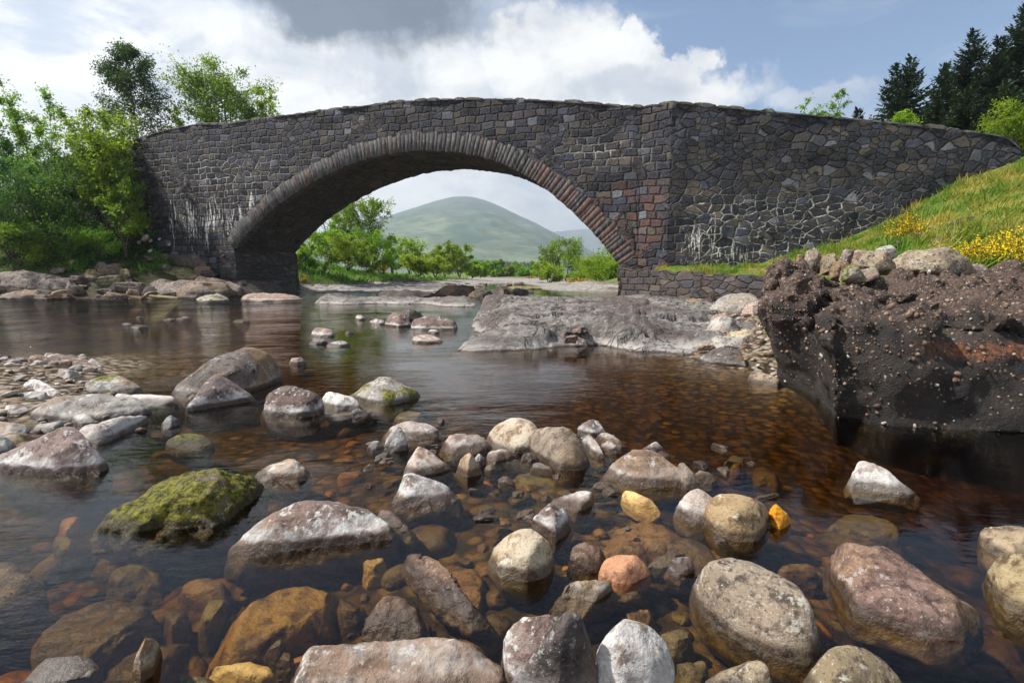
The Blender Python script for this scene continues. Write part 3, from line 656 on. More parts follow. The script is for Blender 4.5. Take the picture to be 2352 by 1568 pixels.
# return of the wall where the wing stands forward, and the wing wall itself (in the wing's own axes)
def to_bridge(P):   # world xy -> bridge axes
    d = P-BP0; return np.array([d @ BA, d @ BN])
wtop_px = [(1545, 235), (1562, 235), (1640, 243), (1760, 255), (1880, 265), (2000, 276), (2100, 286), (2200, 298), (2290, 308), (2330, 320), (2346, 342)]
wt = np.array([wsz(u, v) for u, v in wtop_px])
wcols = np.unique(np.r_[np.arange(wt[0, 0], wt[-1, 0], .14), wt[-1, 0]])
wzt = np.interp(wcols, wt[:, 0], wt[:, 1]); wzb = np.full(len(wcols), 0.8)
V, F = wall_solid('w', wcols, wzb, 0.0, .55, None, zt=wzt)
Pw = WP0[None]+V[:, :1]*WA[None]+V[:, 1:2]*WN[None]
vb = np.array([to_bridge(p) for p in Pw]); Vb = np.c_[vb, V[:, 2]]
o = build('wing_wall', Vb, F, M_wall, bridge); add_mask(o, Vb, BP0, BA)
# splayed corner piece between them
pa = np.array([s1-.02, 0.0]); pb = vb[0]
nn = 10; rows = []
for k in range(41):
    f = k/40
    for i in range(nn+1):
        g = i/nn; xy = pa*(1-g)+pb*g; zt_ = ztop(s1)*(1-g)+wt[0, 1]*g
        rows.append((xy[0]-.0, xy[1]-.01, -.3*(1-f)+zt_*f))
for i in range(nn+1):
    g = i/nn; xy = pa*(1-g)+pb*g; rows.append((xy[0]+.1, xy[1]+.6, ztop(s1)*(1-g)+wt[0, 1]*g))
V = np.array(rows); o = build('corner_wall', V, grid_faces(42, nn+1), M_wall, bridge); add_mask(o, V, BP0, BA)
# coping stones
def coping(path, width, name, seed, h0=.13):
    r = np.random.default_rng(seed); mb = MB(); P = np.asarray(path)
    Ls = np.r_[0, np.cumsum(np.linalg.norm(np.diff(P[:, :2], axis=0), axis=1))]; l = 0
    at = lambda x: np.array([np.interp(x, Ls, P[:, i]) for i in range(3)])
    while l < Ls[-1]-.1:
        w = r.uniform(.35, .95); l2 = min(l+w, Ls[-1]); a, b_ = at(l+.012), at(l2-.012); h = h0+r.uniform(-.05, .06); a[2] -= .06; b_[2] -= .06
        dxy = (b_-a)[:2]; dxy /= np.linalg.norm(dxy)+1e-9; nn_ = np.array([-dxy[1], dxy[0]]); w0, w1 = -.025-r.uniform(0, .02), width+.04
        Vv = []
        for g in np.linspace(0, 1, 5):
            c = a*(1-g)+b_*g; e = .035 if g in (0, 1) else 0
            for wv, hz in ((w0, 0), (w0-.0, h*.6), (w0+.05, h-.03), (w0+.14, h), (width*.6, h+.02), (w1-.08, h-.02), (w1, h*.5), (w1, 0)):
                jj = r.uniform(-.012, .012)
                Vv.append((c[0]+nn_[0]*(wv+jj), c[1]+nn_[1]*(wv+jj), c[2]+hz*(1-e*2)+r.uniform(-.012, .012)-e))
        Ff = grid_faces(5, 8); mb.add(Vv, np.r_[Ff, [[0, 1, 6, 7], [1, 2, 5, 6], [2, 3, 4, 5], [32, 33, 38, 39], [33, 34, 37, 38], [34, 35, 36, 37]]], r.random()); l = l2
    return mb.build(name, M_cope, bridge)
fl = [(s, 0, ztop(s)) for s in np.linspace(s0, s1, 60)]; coping(fl, PAR, 'coping', 4)
bk = [(s, BW-PAR, ztop(s)) for s in np.linspace(s0, s1, 60)]; coping(bk, PAR, 'coping', 5)
wv_ = vb[:len(wcols)]; coping([(s1, 0, ztop(s1))]+[(wv_[i, 0], wv_[i, 1], wzt[i]) for i in range(0, len(wcols), 3)], .55, 'coping', 6)

# ------------------------------------------------------------------ low retaining wall in front of the wing
M_ret = masonry('retaining_masonry', 1.7, 3.4, 1.3, joint=(.05, .042, .036), brown=.45, bump=.08)
dx = rb_-ra2; Lr = np.linalg.norm(dx); ang = math.atan2(dx[1], dx[0])
rw = empty('retaining_wall', (ra2[0], ra2[1], 0), ang)
tag(rw, 'low reddish brown stone retaining wall below the grass at the foot of the bridge', 'wall')
cols = np.linspace(0, Lr, 120)
def ztr(u, v, f): p = ra2*(1-f)+rb_*f; return Py(u, v, p[1])[2]
zt = np.interp(cols/Lr, [0, .3, .7, 1], [ztr(1424, 617, 0), ztr(1540, 622, .3), ztr(1690, 630, .7), ztr(1790, 640, 1)]) + fbm(np.c_[cols*2, cols*0, cols*0], 3)*.06
V, F = wall_solid('r', cols, np.full(120, -.4), 0.0, .42, None, zt=zt)
o = build('masonry', V, F, M_ret, rw); fattr(o, 'mask', np.tile([0, .05, .45, 1], (len(V), 1)), 'POINT', 'FLOAT_COLOR')
# end face beside the arch
V = np.array([(-.001, y, z) for z in np.linspace(-.4, float(zt[0]), 12) for y in np.linspace(0, .42, 8)]); o = build('end_face', V, grid_faces(12, 8), M_ret, rw); fattr(o, 'mask', np.tile([0, .05, .45, 1], (len(V), 1)), 'POINT', 'FLOAT_COLOR')
# ------------------------------------------------------------------ rocks
def hull_mesh(pts):
    bm = bmesh.new()
    for p in pts: bm.verts.new(p)
    r = bmesh.ops.convex_hull(bm, input=bm.verts)
    bmesh.ops.delete(bm, geom=list({e for e in r['geom_interior']+r['geom_unused'] if isinstance(e, bmesh.types.BMVert)}), context='VERTS')
    return bm
def hulls_to_bm(hulls):
    big = bmesh.new(); tmp = bpy.data.meshes.new('tmp')
    for pts in hulls:
        b = hull_mesh(pts); b.to_mesh(tmp); b.free(); big.from_mesh(tmp)
    bpy.data.meshes.remove(tmp); return big
def remesh(hulls, vox):
    for k in range(5):
        V, F = remesh1(hulls, vox)
        if len(V) > 60: return V, F
        vox *= .55
    raise RuntimeError('flat hull')
def remesh1(hulls, vox):
    bm = hulls_to_bm(hulls); me = bpy.data.meshes.new('tmp'); bm.to_mesh(me); bm.free()
    ob = bpy.data.objects.new('tmp', me); COL.objects.link(ob)
    md = ob.modifiers.new('r', 'REMESH'); md.mode = 'VOXEL'; md.voxel_size = vox
    dg = bpy.context.evaluated_depsgraph_get(); ev = ob.evaluated_get(dg); m2 = ev.to_mesh()
    nv = len(m2.vertices); V = np.empty(nv*3); m2.vertices.foreach_get('co', V); V = V.reshape(-1, 3)
    nl = len(m2.loops); nf = len(m2.polygons)
    li = np.empty(nl, dtype=np.int32); m2.loops.foreach_get('vertex_index', li)
    lt = np.empty(nf, dtype=np.int32); m2.polygons.foreach_get('loop_total', lt)
    ev.to_mesh_clear(); bpy.data.objects.remove(ob); bpy.data.meshes.remove(me)
    if nv == 0: return V, np.zeros((0, 4), int)
    if (lt == 4).all(): F = li.reshape(-1, 4)
    else:
        F = []; k = 0
        for t in lt: F.append(list(li[k:k+t])+[li[k+t-1]]*(4-t)); k += t
        F = np.array(F)
    return V, F
def vnormals(V, F):
    n = np.cross(V[F[:, 2]]-V[F[:, 0]], V[F[:, 3]]-V[F[:, 1]]); N = np.zeros_like(V)
    for k in range(4): np.add.at(N, F[:, k], n)
    return N/(np.linalg.norm(N, axis=1)[:, None]+1e-12)
def smooth_v(V, F, it, w=.5):
    for _ in range(it):
        A = np.zeros_like(V); c = np.zeros(len(V))
        for k in range(4):
            np.add.at(A, F[:, k], V[F[:, (k+1) % 4]]+V[F[:, k-1]]); np.add.at(c, F[:, k], 2)
        V = V*(1-w)+w*A/np.maximum(c, 1)[:, None]
    return V
_seed = [0]
def roughen(V, F, size, amp, smooth, freq=1.0, facet=.5, strata=0, chips=True):
    _seed[0] += 1; o = np.array([_seed[0]*7.13, _seed[0]*3.7, _seed[0]*1.9])
    if smooth < 5 and chips:      # split faces: a few planes cut the block
        rr = np.random.default_rng(_seed[0]+900); c = V.mean(0)
        for k in range(16):
            n_ = rr.normal(0, 1, 3); n_[2] = abs(n_[2])*.6; n_ /= np.linalg.norm(n_); d = (V-c) @ n_; lim = d.max()*(rr.uniform(.90, .99) if chips == 2 else rr.uniform(.78, .97)); V = V-n_*(np.maximum(d-lim, 0)*.92)[:, None]
    V = smooth_v(V, F, smooth)
    if strata:
        zz = V[:, 2]/strata+fbm(V*.9, 2)*.8; st = np.floor(zz); ph = zz-st; off_ = _T[(st.astype(int)*7919) & 65535]
        N = vnormals(V, F); N[:, 2] *= .2; V = V+N*((off_*.5+np.where(ph < .18, -.35, 0))*strata*.55)[:, None]
    N = vnormals(V, F); P = V/size*freq
    d = fbm(P*2.2+o, 4, .55)*amp*.42+fbm(P*26+o, 2)*amp*.13 - np.abs(fbm(P*3.1+o*1.3, 3))*amp*facet*1.2 + fbm(P*11+o, 3, .6)*amp*.3
    return V+N*(d*size)[:, None]
COUNT = [0]
def finish(name, hulls, size, pxw, mat, label, cat='rock', group=None, amp=.035, smooth=2, freq=1.0, parent=None, kind=None, facet=.5, strata=0, chips=True):
    n = int(np.clip(pxw*.30, 22, 88)); V, F = remesh(hulls, size/n)
    V = roughen(V, F, size, amp, smooth, freq, facet, strata, chips)
    H = np.concatenate([np.asarray(h_, float) for h_ in hulls]); a0, a1, b0, b1 = V.min(0), V.max(0), H.min(0), H.max(0); V = b0+(V-a0)*(b1-b0)/np.maximum(a1-a0, 1e-6)
    c = np.array([(V[:, 0].min()+V[:, 0].max())/2, (V[:, 1].min()+V[:, 1].max())/2, V[:, 2].min()])
    o = build(name, V-c, F, mat, parent, True, loc=tuple(c)); COUNT[0] += 1
    return tag(o, label, cat, group, kind)
def rock(label, reg, T, L, mat, dk=.55, amp=.035, smooth=1, ridge=(), flare=1.1, depth=.3, name='rock', group=None, zw=0.0, freq=1.0, facet=.5, below=None, Y=None, strata=0):
    """a rock standing in the water: L its water line in the picture, T its skyline; the body goes back from the water line and down to the bed"""
    T = [tr(reg, p) for p in T]; L = [tr(reg, p) for p in L]
    Lw = np.array([Pz(u, v, zw) if Y is None else Py(u, v, Y) for u, v in L])
    if Y is not None: zw = float(Lw[:, 2].mean())
    order = np.argsort([p[0] for p in L]); us = np.array([L[i][0] for i in order]); yl = Lw[order, 1]
    allu = [p[0] for p in T+L]; u0, u1 = min(allu), max(allu); yc = Lw[:, 1].mean(); Wm = (u1-u0)/FPX*yc
    pts = []; back = []
    for u, v in T:
        f = (u-u0)/(u1-u0); yf = np.interp(u, us, yl)
        yt = Pz(u, v, zw)[1] if v > 640 and Y is None else 1e3
        offs = min(dk*Wm*(.15+.85*math.sin(math.pi*np.clip(f, .02, .98))), .72*max(yt-yf, .001))
        p = Py(u, v, yf+offs); pts.append(p)
        yb = yf+min(2.1*offs, .97*max(yt-yf, .001)); q = Py(u, v, yb); back.append((q[0], yb, min(zw, q[2])-.01))
    for u, v, f in [(*tr(reg, p[:2]), p[2]) for p in ridge]:
        yf = np.interp(u, us, yl); pts.append(Py(u, v, yf+f*dk*Wm))
    depth = min(depth, .05+.28*Wm)
    base = np.array(list(Lw)+[(b[0], b[1], zw) for b in back]); c = base.mean(0)
    low = [(c[0]+(b[0]-c[0])*flare, c[1]+(b[1]-c[1])*flare, zw-depth*.45) for b in base]+[(c[0]+(b[0]-c[0])*.8, c[1]+(b[1]-c[1])*.8, zw-depth) for b in base]
    P = [tuple(p) for p in pts]+[tuple(p) for p in Lw]+back+low
    hulls = [P]
    if below is not None: hulls.append([tuple(Pz(*tr(reg, p), -.06)) for p in below]+[tuple(Pz(*tr(reg, p), -.06)*np.array([1, 1, 0])+np.array([0, .1, -.35])) for p in below])
    return finish(name, hulls, max(Wm, .05), (u1-u0)*.435, mat, label, 'rock', group, amp, smooth, freq, facet=facet, strata=strata, chips=2 if ridge else True)
def sunk(label, reg, outline, mat, zt=-.07, amp=.04, smooth=4, name='submerged_rock', group=None, thick=.25, tilt=0.0):
    """a stone lying under the surface: its outline on the bed, rounded over"""
    P = [tr(reg, p) for p in outline]; base = np.array([Pz(u, v, zt) for u, v in P]); c = base.mean(0)
    W_ = np.ptp(base[:, 0]); pts = []
    for b in base:
        pts.append(tuple(c+(b-c)*.72)); q = c+(b-c); pts.append((q[0], q[1], zt-.05-thick*.1)); q = c+(b-c)*1.1; pts.append((q[0], q[1], zt-thick))
    u = [p[0] for p in P]
    return finish(name, [pts], max(W_, .06), (max(u)-min(u))*.435, mat, label, 'rock', group, amp, smooth)
def standing(label, reg, poly, Y, mat, th=.6, amp=.035, smooth=2, name='rock', shift=-.1, group=None, base=None):
    """a rock on dry land at depth Y: outline in the picture, given thickness front and back"""
    P = [tr(reg, p) for p in poly]; cu = np.mean([p[0] for p in P]); cv = np.mean([p[1] for p in P]); W_ = (max(p[0] for p in P)-min(p[0] for p in P))/FPX*Y
    pts = [tuple(Py(u, v, Y)) for u, v in P]
    for k, dy in ((.62, -th*W_*.5), (.68, th*W_*.5)):
        for u, v in P:
            p = Py(cu+(u-cu)*k, cv+(v-cv)*k-shift*dy/Y*FPX*0, Y); pts.append((p[0], Y+dy, p[2]))
    return finish(name, [pts], max(W_, .05), (max(p[0] for p in P)-min(p[0] for p in P))*.435, mat, label, 'rock', group, amp, smooth)

RK = {}
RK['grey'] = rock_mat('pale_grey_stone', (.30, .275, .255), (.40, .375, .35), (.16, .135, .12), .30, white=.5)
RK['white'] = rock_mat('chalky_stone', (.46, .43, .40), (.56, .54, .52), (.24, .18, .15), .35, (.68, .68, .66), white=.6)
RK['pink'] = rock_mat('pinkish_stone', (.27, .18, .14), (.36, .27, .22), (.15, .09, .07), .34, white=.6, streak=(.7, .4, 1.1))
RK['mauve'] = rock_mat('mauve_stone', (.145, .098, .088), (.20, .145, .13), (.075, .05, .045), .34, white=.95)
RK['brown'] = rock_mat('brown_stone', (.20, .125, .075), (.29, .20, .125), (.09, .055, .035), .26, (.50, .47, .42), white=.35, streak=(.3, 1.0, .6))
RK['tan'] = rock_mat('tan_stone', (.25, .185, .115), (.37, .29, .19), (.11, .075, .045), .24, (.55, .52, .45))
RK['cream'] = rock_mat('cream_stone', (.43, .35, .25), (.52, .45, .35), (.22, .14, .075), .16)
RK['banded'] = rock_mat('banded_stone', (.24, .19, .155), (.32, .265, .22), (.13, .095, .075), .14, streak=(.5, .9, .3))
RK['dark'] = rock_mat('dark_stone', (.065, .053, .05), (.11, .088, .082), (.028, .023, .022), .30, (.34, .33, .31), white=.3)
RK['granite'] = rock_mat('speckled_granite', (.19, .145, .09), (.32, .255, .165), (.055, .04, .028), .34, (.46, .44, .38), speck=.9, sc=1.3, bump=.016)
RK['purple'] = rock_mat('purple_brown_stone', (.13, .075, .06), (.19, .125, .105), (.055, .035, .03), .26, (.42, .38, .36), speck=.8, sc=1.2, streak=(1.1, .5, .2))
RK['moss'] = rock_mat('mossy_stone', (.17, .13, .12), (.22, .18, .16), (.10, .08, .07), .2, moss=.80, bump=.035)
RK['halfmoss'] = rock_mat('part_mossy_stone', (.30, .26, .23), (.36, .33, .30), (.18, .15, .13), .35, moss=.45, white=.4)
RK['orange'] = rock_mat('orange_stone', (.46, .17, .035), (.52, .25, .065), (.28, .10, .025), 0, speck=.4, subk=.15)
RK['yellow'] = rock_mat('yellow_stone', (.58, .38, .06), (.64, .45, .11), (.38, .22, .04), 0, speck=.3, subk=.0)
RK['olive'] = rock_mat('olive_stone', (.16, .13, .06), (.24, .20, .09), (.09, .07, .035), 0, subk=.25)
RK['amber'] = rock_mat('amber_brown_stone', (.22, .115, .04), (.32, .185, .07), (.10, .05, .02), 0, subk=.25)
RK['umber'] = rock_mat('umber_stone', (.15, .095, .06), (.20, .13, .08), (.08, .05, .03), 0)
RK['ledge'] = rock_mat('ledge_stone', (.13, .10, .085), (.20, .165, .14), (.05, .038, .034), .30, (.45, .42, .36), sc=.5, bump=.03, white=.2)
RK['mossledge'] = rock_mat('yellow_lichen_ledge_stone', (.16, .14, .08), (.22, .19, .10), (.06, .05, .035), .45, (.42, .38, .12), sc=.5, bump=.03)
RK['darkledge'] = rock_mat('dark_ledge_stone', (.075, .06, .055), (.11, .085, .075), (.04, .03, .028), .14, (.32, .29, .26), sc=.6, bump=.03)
# --- R7: left foreground
rock('low rock covered in bright green and yellow moss, left foreground water', 'R7', [(455, 440), (520, 385), (600, 330), (760, 240), (850, 200), (940, 175), (1000, 180), (1110, 205), (1180, 240), (1200, 270)], [(455, 455), (600, 468), (850, 452), (1000, 435), (1080, 385), (1200, 275)], RK['moss'], dk=.4, amp=.05, ridge=[(700, 350, .1), (950, 300, .15), (1090, 290, .2)])
rock('pinkish white blunt rock alone in the water behind the half moon rock', 'R7', [(1175, 210), (1240, 165), (1330, 130), (1370, 140), (1420, 195)], [(1175, 215), (1210, 232), (1370, 242), (1405, 225), (1420, 205)], RK['pink'], ridge=[(1280, 185, .15), (1350, 180, .15)])
rock('large half moon shaped mauve rock with a white crusted sloping face', 'R7', [(1070, 540), (1130, 470), (1240, 380), (1340, 330), (1490, 310), (1560, 318), (1660, 360), (1720, 410), (1800, 490)], [(1070, 556), (1140, 578), (1300, 552), (1500, 523), (1700, 492), (1800, 495)], RK['mauve'], dk=.22, amp=.022, ridge=[(1250, 450, .3), (1500, 400, .35), (1650, 420, .3)], below=[(1150, 585), (1290, 640), (1500, 600), (1800, 505), (1700, 480)])
rock('mauve brown round topped rock just behind the right end of the half moon rock', 'R7', [(1780, 330), (1800, 290), (1830, 215), (1900, 208), (1960, 225), (2060, 270), (2110, 330)], [(1780, 345), (1900, 355), (2010, 345), (2100, 340)], RK['mauve'], dk=.5)
rock('pale pyramid shaped rock with a pointed top behind the rounded mauve rock', 'R7', [(1858, 195), (1890, 110), (1925, 75), (1960, 95), (2010, 140), (2070, 180)], [(1860, 205), (1950, 206), (2010, 190), (2070, 184)], RK['pink'], amp=.02, ridge=[(1905, 150, .1)])
rock('small dark red rock half sunk at the tip of the half moon rock', 'R7', [(1725, 395), (1760, 362), (1800, 368), (1850, 410), (1900, 450)], [(1740, 420), (1820, 450), (1900, 470)], RK['purple'])
rock('broad flat topped brown rock cut off by the bottom edge of the photo', 'R7', [(1345, 1161), (1365, 1040), (1440, 1000), (1650, 990), (1810, 992), (1900, 960), (1990, 943), (2080, 955), (2200, 1020), (2290, 1100), (2330, 1180)], [(1330, 1240), (1500, 1300), (1850, 1320), (2200, 1290), (2340, 1240)], RK['brown'], dk=.5, amp=.03, ridge=[(1420, 1110, .35), (1850, 1060, .5), (2100, 1080, .4)])
rock('bluish white rock at the bottom left corner', 'R7', [(85, 1150), (150, 1070), (190, 1045), (320, 1040), (385, 1042), (420, 1070), (436, 1090)], [(80, 1165), (200, 1168), (330, 1152), (420, 1120), (440, 1100)], RK['grey'], amp=.03)
rock('narrow upright sliver of brown stone poking out near the bottom left', 'R7', [(605, 1135), (640, 1010), (665, 966), (700, 978), (735, 990), (738, 1020)], [(603, 1150), (655, 1163), (700, 1125), (736, 1035)], RK['brown'], dk=.25, amp=.03)
rock('big dark red triangular rock with a brown wet foot at the left edge', 'R4', [(-40, 1270), (0, 1248), (180, 1160), (330, 1085), (390, 1062), (430, 1065), (480, 1120), (540, 1220), (600, 1290), (610, 1312)], [(-40, 1320), (0, 1330), (200, 1345), (400, 1350), (560, 1338), (610, 1322)], RK['mauve'], dk=.3, amp=.02, ridge=[(250, 1220, .3), (420, 1180, .25)])
sunk('big dark red boulder just breaking the surface at the left edge, near foreground', 'R7', [(-160, 600), (0, 545), (100, 580), (185, 640), (180, 740), (100, 840), (-60, 890), (-200, 860)], RK['umber'], zt=-.02, thick=.4)
sunk('largest dark submerged boulder in the left foreground', 'R7', [(90, 1000), (120, 920), (250, 830), (430, 770), (520, 715), (640, 700), (730, 740), (745, 830), (700, 920), (560, 985), (380, 1040), (200, 1050)], RK['umber'], zt=-.10, thick=.35)
sunk('large amber submerged slab with a sharp left edge below the half moon rock', 'R7', [(930, 1000), (935, 920), (1040, 780), (1150, 700), (1320, 650), (1500, 640), (1590, 690), (1560, 800), (1400, 890), (1250, 950), (1080, 965)], RK['amber'], zt=-.06, thick=.3, smooth=2, amp=.03)
sunk('flat dark submerged slab beside the brown stone sliver', 'R7', [(450, 1150), (470, 1060), (600, 980), (760, 930), (900, 900), (880, 980), (780, 1060), (700, 1170)], RK['umber'], zt=-.13)
sunk('bright yellow submerged stone near the bottom edge', 'R7', [(900, 1060), (950, 1046), (1100, 1044), (1210, 1036), (1255, 1060), (1260, 1120), (1200, 1135), (1080, 1110), (980, 1090)], RK['yellow'], zt=-.03, thick=.15)
sunk('rounded olive stone under water beside the bright yellow stone', 'R7', [(755, 1165), (790, 1100), (880, 1075), (980, 1085), (1000, 1130), (980, 1190), (850, 1220)], RK['olive'], zt=-.05)
sunk('tan rounded stone under water left of the amber slab', 'R7', [(755, 790), (800, 770), (860, 780), (890, 810), (870, 860), (800, 905), (765, 880)], RK['tan'], zt=-.10)
sunk('olive green submerged stone touching the left tip of the amber slab', 'R7', [(905, 860), (920, 790), (980, 750), (1060, 740), (1040, 800), (960, 870)], RK['olive'], zt=-.09)
sunk('brown flat submerged stone right of the amber slab', 'R7', [(1510, 800), (1560, 745), (1640, 740), (1690, 790), (1660, 850), (1560, 860)], RK['umber'], zt=-.09)
rock('brown rock barely breaking the surface with a small white cap', 'R7', [(1690, 870), (1740, 800), (1790, 772), (1830, 780), (1900, 830), (1955, 870)], [(1690, 905), (1800, 935), (1900, 930), (1955, 890)], RK['umber'], amp=.06, flare=1.25)
rock('dark red ragged ridge of rock just out of the water in the middle foreground', 'R7', [(1905, 610), (1930, 582), (1980, 590), (2060, 650), (2110, 730), (2150, 790)], [(1910, 630), (1960, 700), (2040, 765), (2150, 810)], RK['purple'], dk=.25, amp=.06, flare=1.7, depth=.2)
sunk('amber stone with rounded corners under water behind the dark red ridge', 'R7', [(1990, 640), (2100, 590), (2220, 620), (2260, 720), (2240, 800), (2120, 810), (2060, 720)], RK['amber'], zt=-.08)
sunk('small grey brown stone under water near the bottom, left of the broad brown rock', 'R7', [(1210, 985), (1240, 955), (1310, 948), (1320, 975), (1270, 1005)], RK['umber'], zt=-.03, thick=.12)
sunk('tan lump under water between the yellow stone and the broad brown rock', 'R7', [(1255, 1050), (1290, 1015), (1330, 1005), (1360, 1030), (1340, 1070), (1280, 1070)], RK['tan'], zt=-.04, thick=.12)
sunk('small orange stone under the blue water left of the mossy rock', 'R7', [(258, 425), (300, 390), (360, 375), (372, 385), (330, 430), (285, 445)], RK['orange'], zt=-.08, thick=.12)
sunk('greenish stone under water below the small orange stone', 'R7', [(235, 490), (290, 455), (335, 480), (330, 520), (260, 525)], RK['olive'], zt=-.12, thick=.12)
sunk('greyish submerged boulder left of the half moon rock', 'R7', [(470, 640), (560, 580), (690, 565), (760, 620), (720, 690), (560, 700)], RK['olive'], zt=-.14)
sunk('reddish submerged boulder under the left tip of the half moon rock', 'R7', [(780, 720), (840, 660), (930, 640), (1040, 690), (1050, 740), (900, 760)], RK['amber'], zt=-.12)
sunk('rounded olive yellow stone under water at the right end of the amber slab', 'R7', [(1660, 600), (1700, 565), (1760, 562), (1790, 590), (1750, 630), (1690, 630)], RK['yellow'], zt=-.07, thick=.12)
# --- R8: right foreground
rock('pale cream dome shaped rock in the middle foreground', 'R8', [(80, 545), (100, 500), (150, 450), (200, 422), (260, 420), (310, 450), (340, 490), (346, 560)], [(85, 570), (130, 622), (230, 640), (310, 622), (346, 590)], RK['cream'], amp=.02, smooth=4, ridge=[(150, 540, .1), (240, 540, .05)])
rock('mauve lumpy rock just behind the cream dome rock', 'R8', [(257, 400), (270, 350), (320, 320), (380, 310), (420, 340), (428, 390)], [(258, 420), (300, 450), (350, 470), (400, 440), (426, 410)], RK['mauve'], smooth=3)
rock('flat wedge of pinkish rock behind the mauve lumpy rock', 'R8', [(335, 312), (370, 280), (440, 265), (520, 264), (515, 290)], [(340, 318), (400, 332), (440, 345), (510, 310)], RK['pink'], dk=.4)
rock('bright yellow flat stone tilted out of the water', 'R8', [(640, 270), (660, 258), (700, 265), (760, 290), (795, 315)], [(645, 280), (700, 310), (760, 328), (795, 322)], RK['yellow'], dk=.3, amp=.02)
rock('grey white mottled round rock touching the tan boulder', 'R8', [(875, 340), (890, 290), (930, 255), (990, 250), (1030, 262), (1040, 285)], [(880, 370), (930, 390), (1000, 400), (1030, 390)], RK['grey'], smooth=4)
rock('squat round tan boulder with a pale top in the right foreground', 'R8', [(1008, 360), (1002, 310), (1040, 270), (1120, 268), (1210, 290), (1250, 315), (1268, 360)], [(1012, 410), (1060, 447), (1150, 472), (1210, 472), (1248, 432), (1268, 390)], RK['tan'], amp=.018, smooth=6, ridge=[(1030, 360, .0), (1130, 360, .0), (1230, 370, .05)])
rock('orange wet stone half hidden behind the tan boulder', 'R8', [(1258, 322), (1300, 312), (1350, 345), (1360, 380)], [(1262, 400), (1310, 420), (1355, 405)], RK['orange'], smooth=4)
rock('red brown ringed stone beside the cream dome rock', 'R8', [(412, 520), (430, 488), (480, 486), (540, 510), (570, 545)], [(415, 590), (470, 605), (530, 600), (565, 560)], RK['purple'], smooth=3)
rock('smooth bright orange rounded stone in the middle of the foreground', 'R8', [(548, 590), (570, 550), (620, 532), (700, 530), (735, 560), (757, 600)], [(555, 622), (620, 650), (690, 650), (745, 622)], RK['orange'], smooth=6, amp=.015, ridge=[(650, 590, .05)])
rock('cream and brown stone right of the orange stone', 'R8', [(750, 562), (790, 530), (850, 525), (895, 545)], [(755, 572), (820, 578), (893, 560)], RK['tan'])
rock('small mauve stone touching the cream and brown stone', 'R8', [(825, 570), (850, 548), (920, 540), (950, 570), (962, 600)], [(828, 590), (890, 620), (960, 610)], RK['mauve'])
rock('small brown pebble behind the cream and brown stone', 'R8', [(830, 520), (850, 502), (900, 508), (915, 530)], [(832, 530), (870, 538), (914, 536)], RK['brown'])
rock('pale flat stone with a pointed tail in the foreground below the red brown stone', 'R8', [(318, 690), (360, 665), (450, 655), (560, 660), (610, 655)], [(322, 730), (400, 758), (470, 742), (600, 668)], RK['cream'], dk=.3, below=[(330, 740), (480, 760), (740, 730), (760, 660), (600, 650)])
rock('huge egg shaped speckled granite boulder in the right foreground', 'R8', [(950, 680), (955, 640), (980, 590), (1020, 550), (1090, 538), (1200, 560), (1300, 610), (1390, 660), (1440, 720), (1472, 840)], [(950, 720), (990, 790), (1080, 850), (1200, 920), (1330, 965), (1460, 990), (1475, 930)], RK['granite'], amp=.014, smooth=7, dk=.6, ridge=[(1000, 680, .05), (1150, 760, .0), (1300, 850, .0), (1420, 880, .05), (1200, 640, .5)])
rock('long sloping purple brown rock running down to the right', 'R8', [(1538, 560), (1580, 492), (1610, 478), (1720, 508), (1780, 505), (1850, 560), (1950, 630), (2080, 720), (2150, 775)], [(1545, 610), (1600, 690), (1640, 775), (1780, 815), (1950, 880), (2090, 890), (2150, 830)], RK['purple'], dk=.45, amp=.028, ridge=[(1600, 640, .12), (1720, 690, .12), (1900, 780, .1)])
rock('tan topped rock at the right edge, upper of two', 'R8', [(2160, 470), (2170, 440), (2240, 430), (2352, 432), (2430, 440)], [(2170, 500), (2250, 560), (2352, 580), (2440, 560)], RK['tan'], dk=.6)
rock('tan brown rock at the right edge, lower of two', 'R8', [(2205, 590), (2225, 555), (2280, 540), (2352, 555), (2450, 560)], [(2215, 640), (2250, 740), (2352, 800), (2460, 780)], RK['tan'], dk=.5)
rock('round granite boulder cut by the bottom edge, right of the egg shaped boulder', 'R8', [(1425, 1060), (1470, 1000), (1530, 930), (1600, 912), (1680, 930), (1760, 980), (1830, 1070), (1850, 1120)], [(1420, 1120), (1500, 1200), (1700, 1220), (1850, 1150)], RK['granite'], smooth=5, amp=.016, ridge=[(1600, 1050, .1)])
rock('low pale brown boulder cut by the bottom edge below the egg shaped boulder', 'R8', [(1000, 1065), (1060, 1030), (1150, 1000), (1220, 977), (1260, 1000), (1278, 1050)], [(1000, 1110), (1100, 1160), (1285, 1130)], RK['granite'], smooth=5, amp=.02)
rock('white egg topped rock at the bottom edge, right of the dark pointed rock', 'R8', [(532, 970), (535, 900), (600, 830), (650, 802), (700, 800), (760, 840), (820, 920), (850, 990), (868, 1075)], [(540, 1140), (620, 1190), (750, 1190), (870, 1120)], RK['white'], smooth=4, amp=.02, ridge=[(620, 950, .15), (760, 980, .12)])
rock('pinkish white rock at the bottom edge leaning behind the dark pointed rock', 'R8', [(135, 930), (150, 890), (200, 840), (270, 810), (350, 785), (380, 778), (400, 900)], [(132, 990), (150, 1080), (200, 1130), (400, 1080)], RK['pink'], smooth=3, dk=.6)
rock('dark grey pointed rock with a flat face at the bottom edge', 'R8', [(165, 1075), (230, 1000), (300, 900), (380, 800), (430, 762), (465, 765), (500, 830), (525, 920), (545, 1075)], [(160, 1130), (350, 1230), (545, 1150)], RK['dark'], smooth=1, dk=.25, amp=.022, ridge=[(395, 850, .35), (300, 1010, .25), (480, 930, .3)])
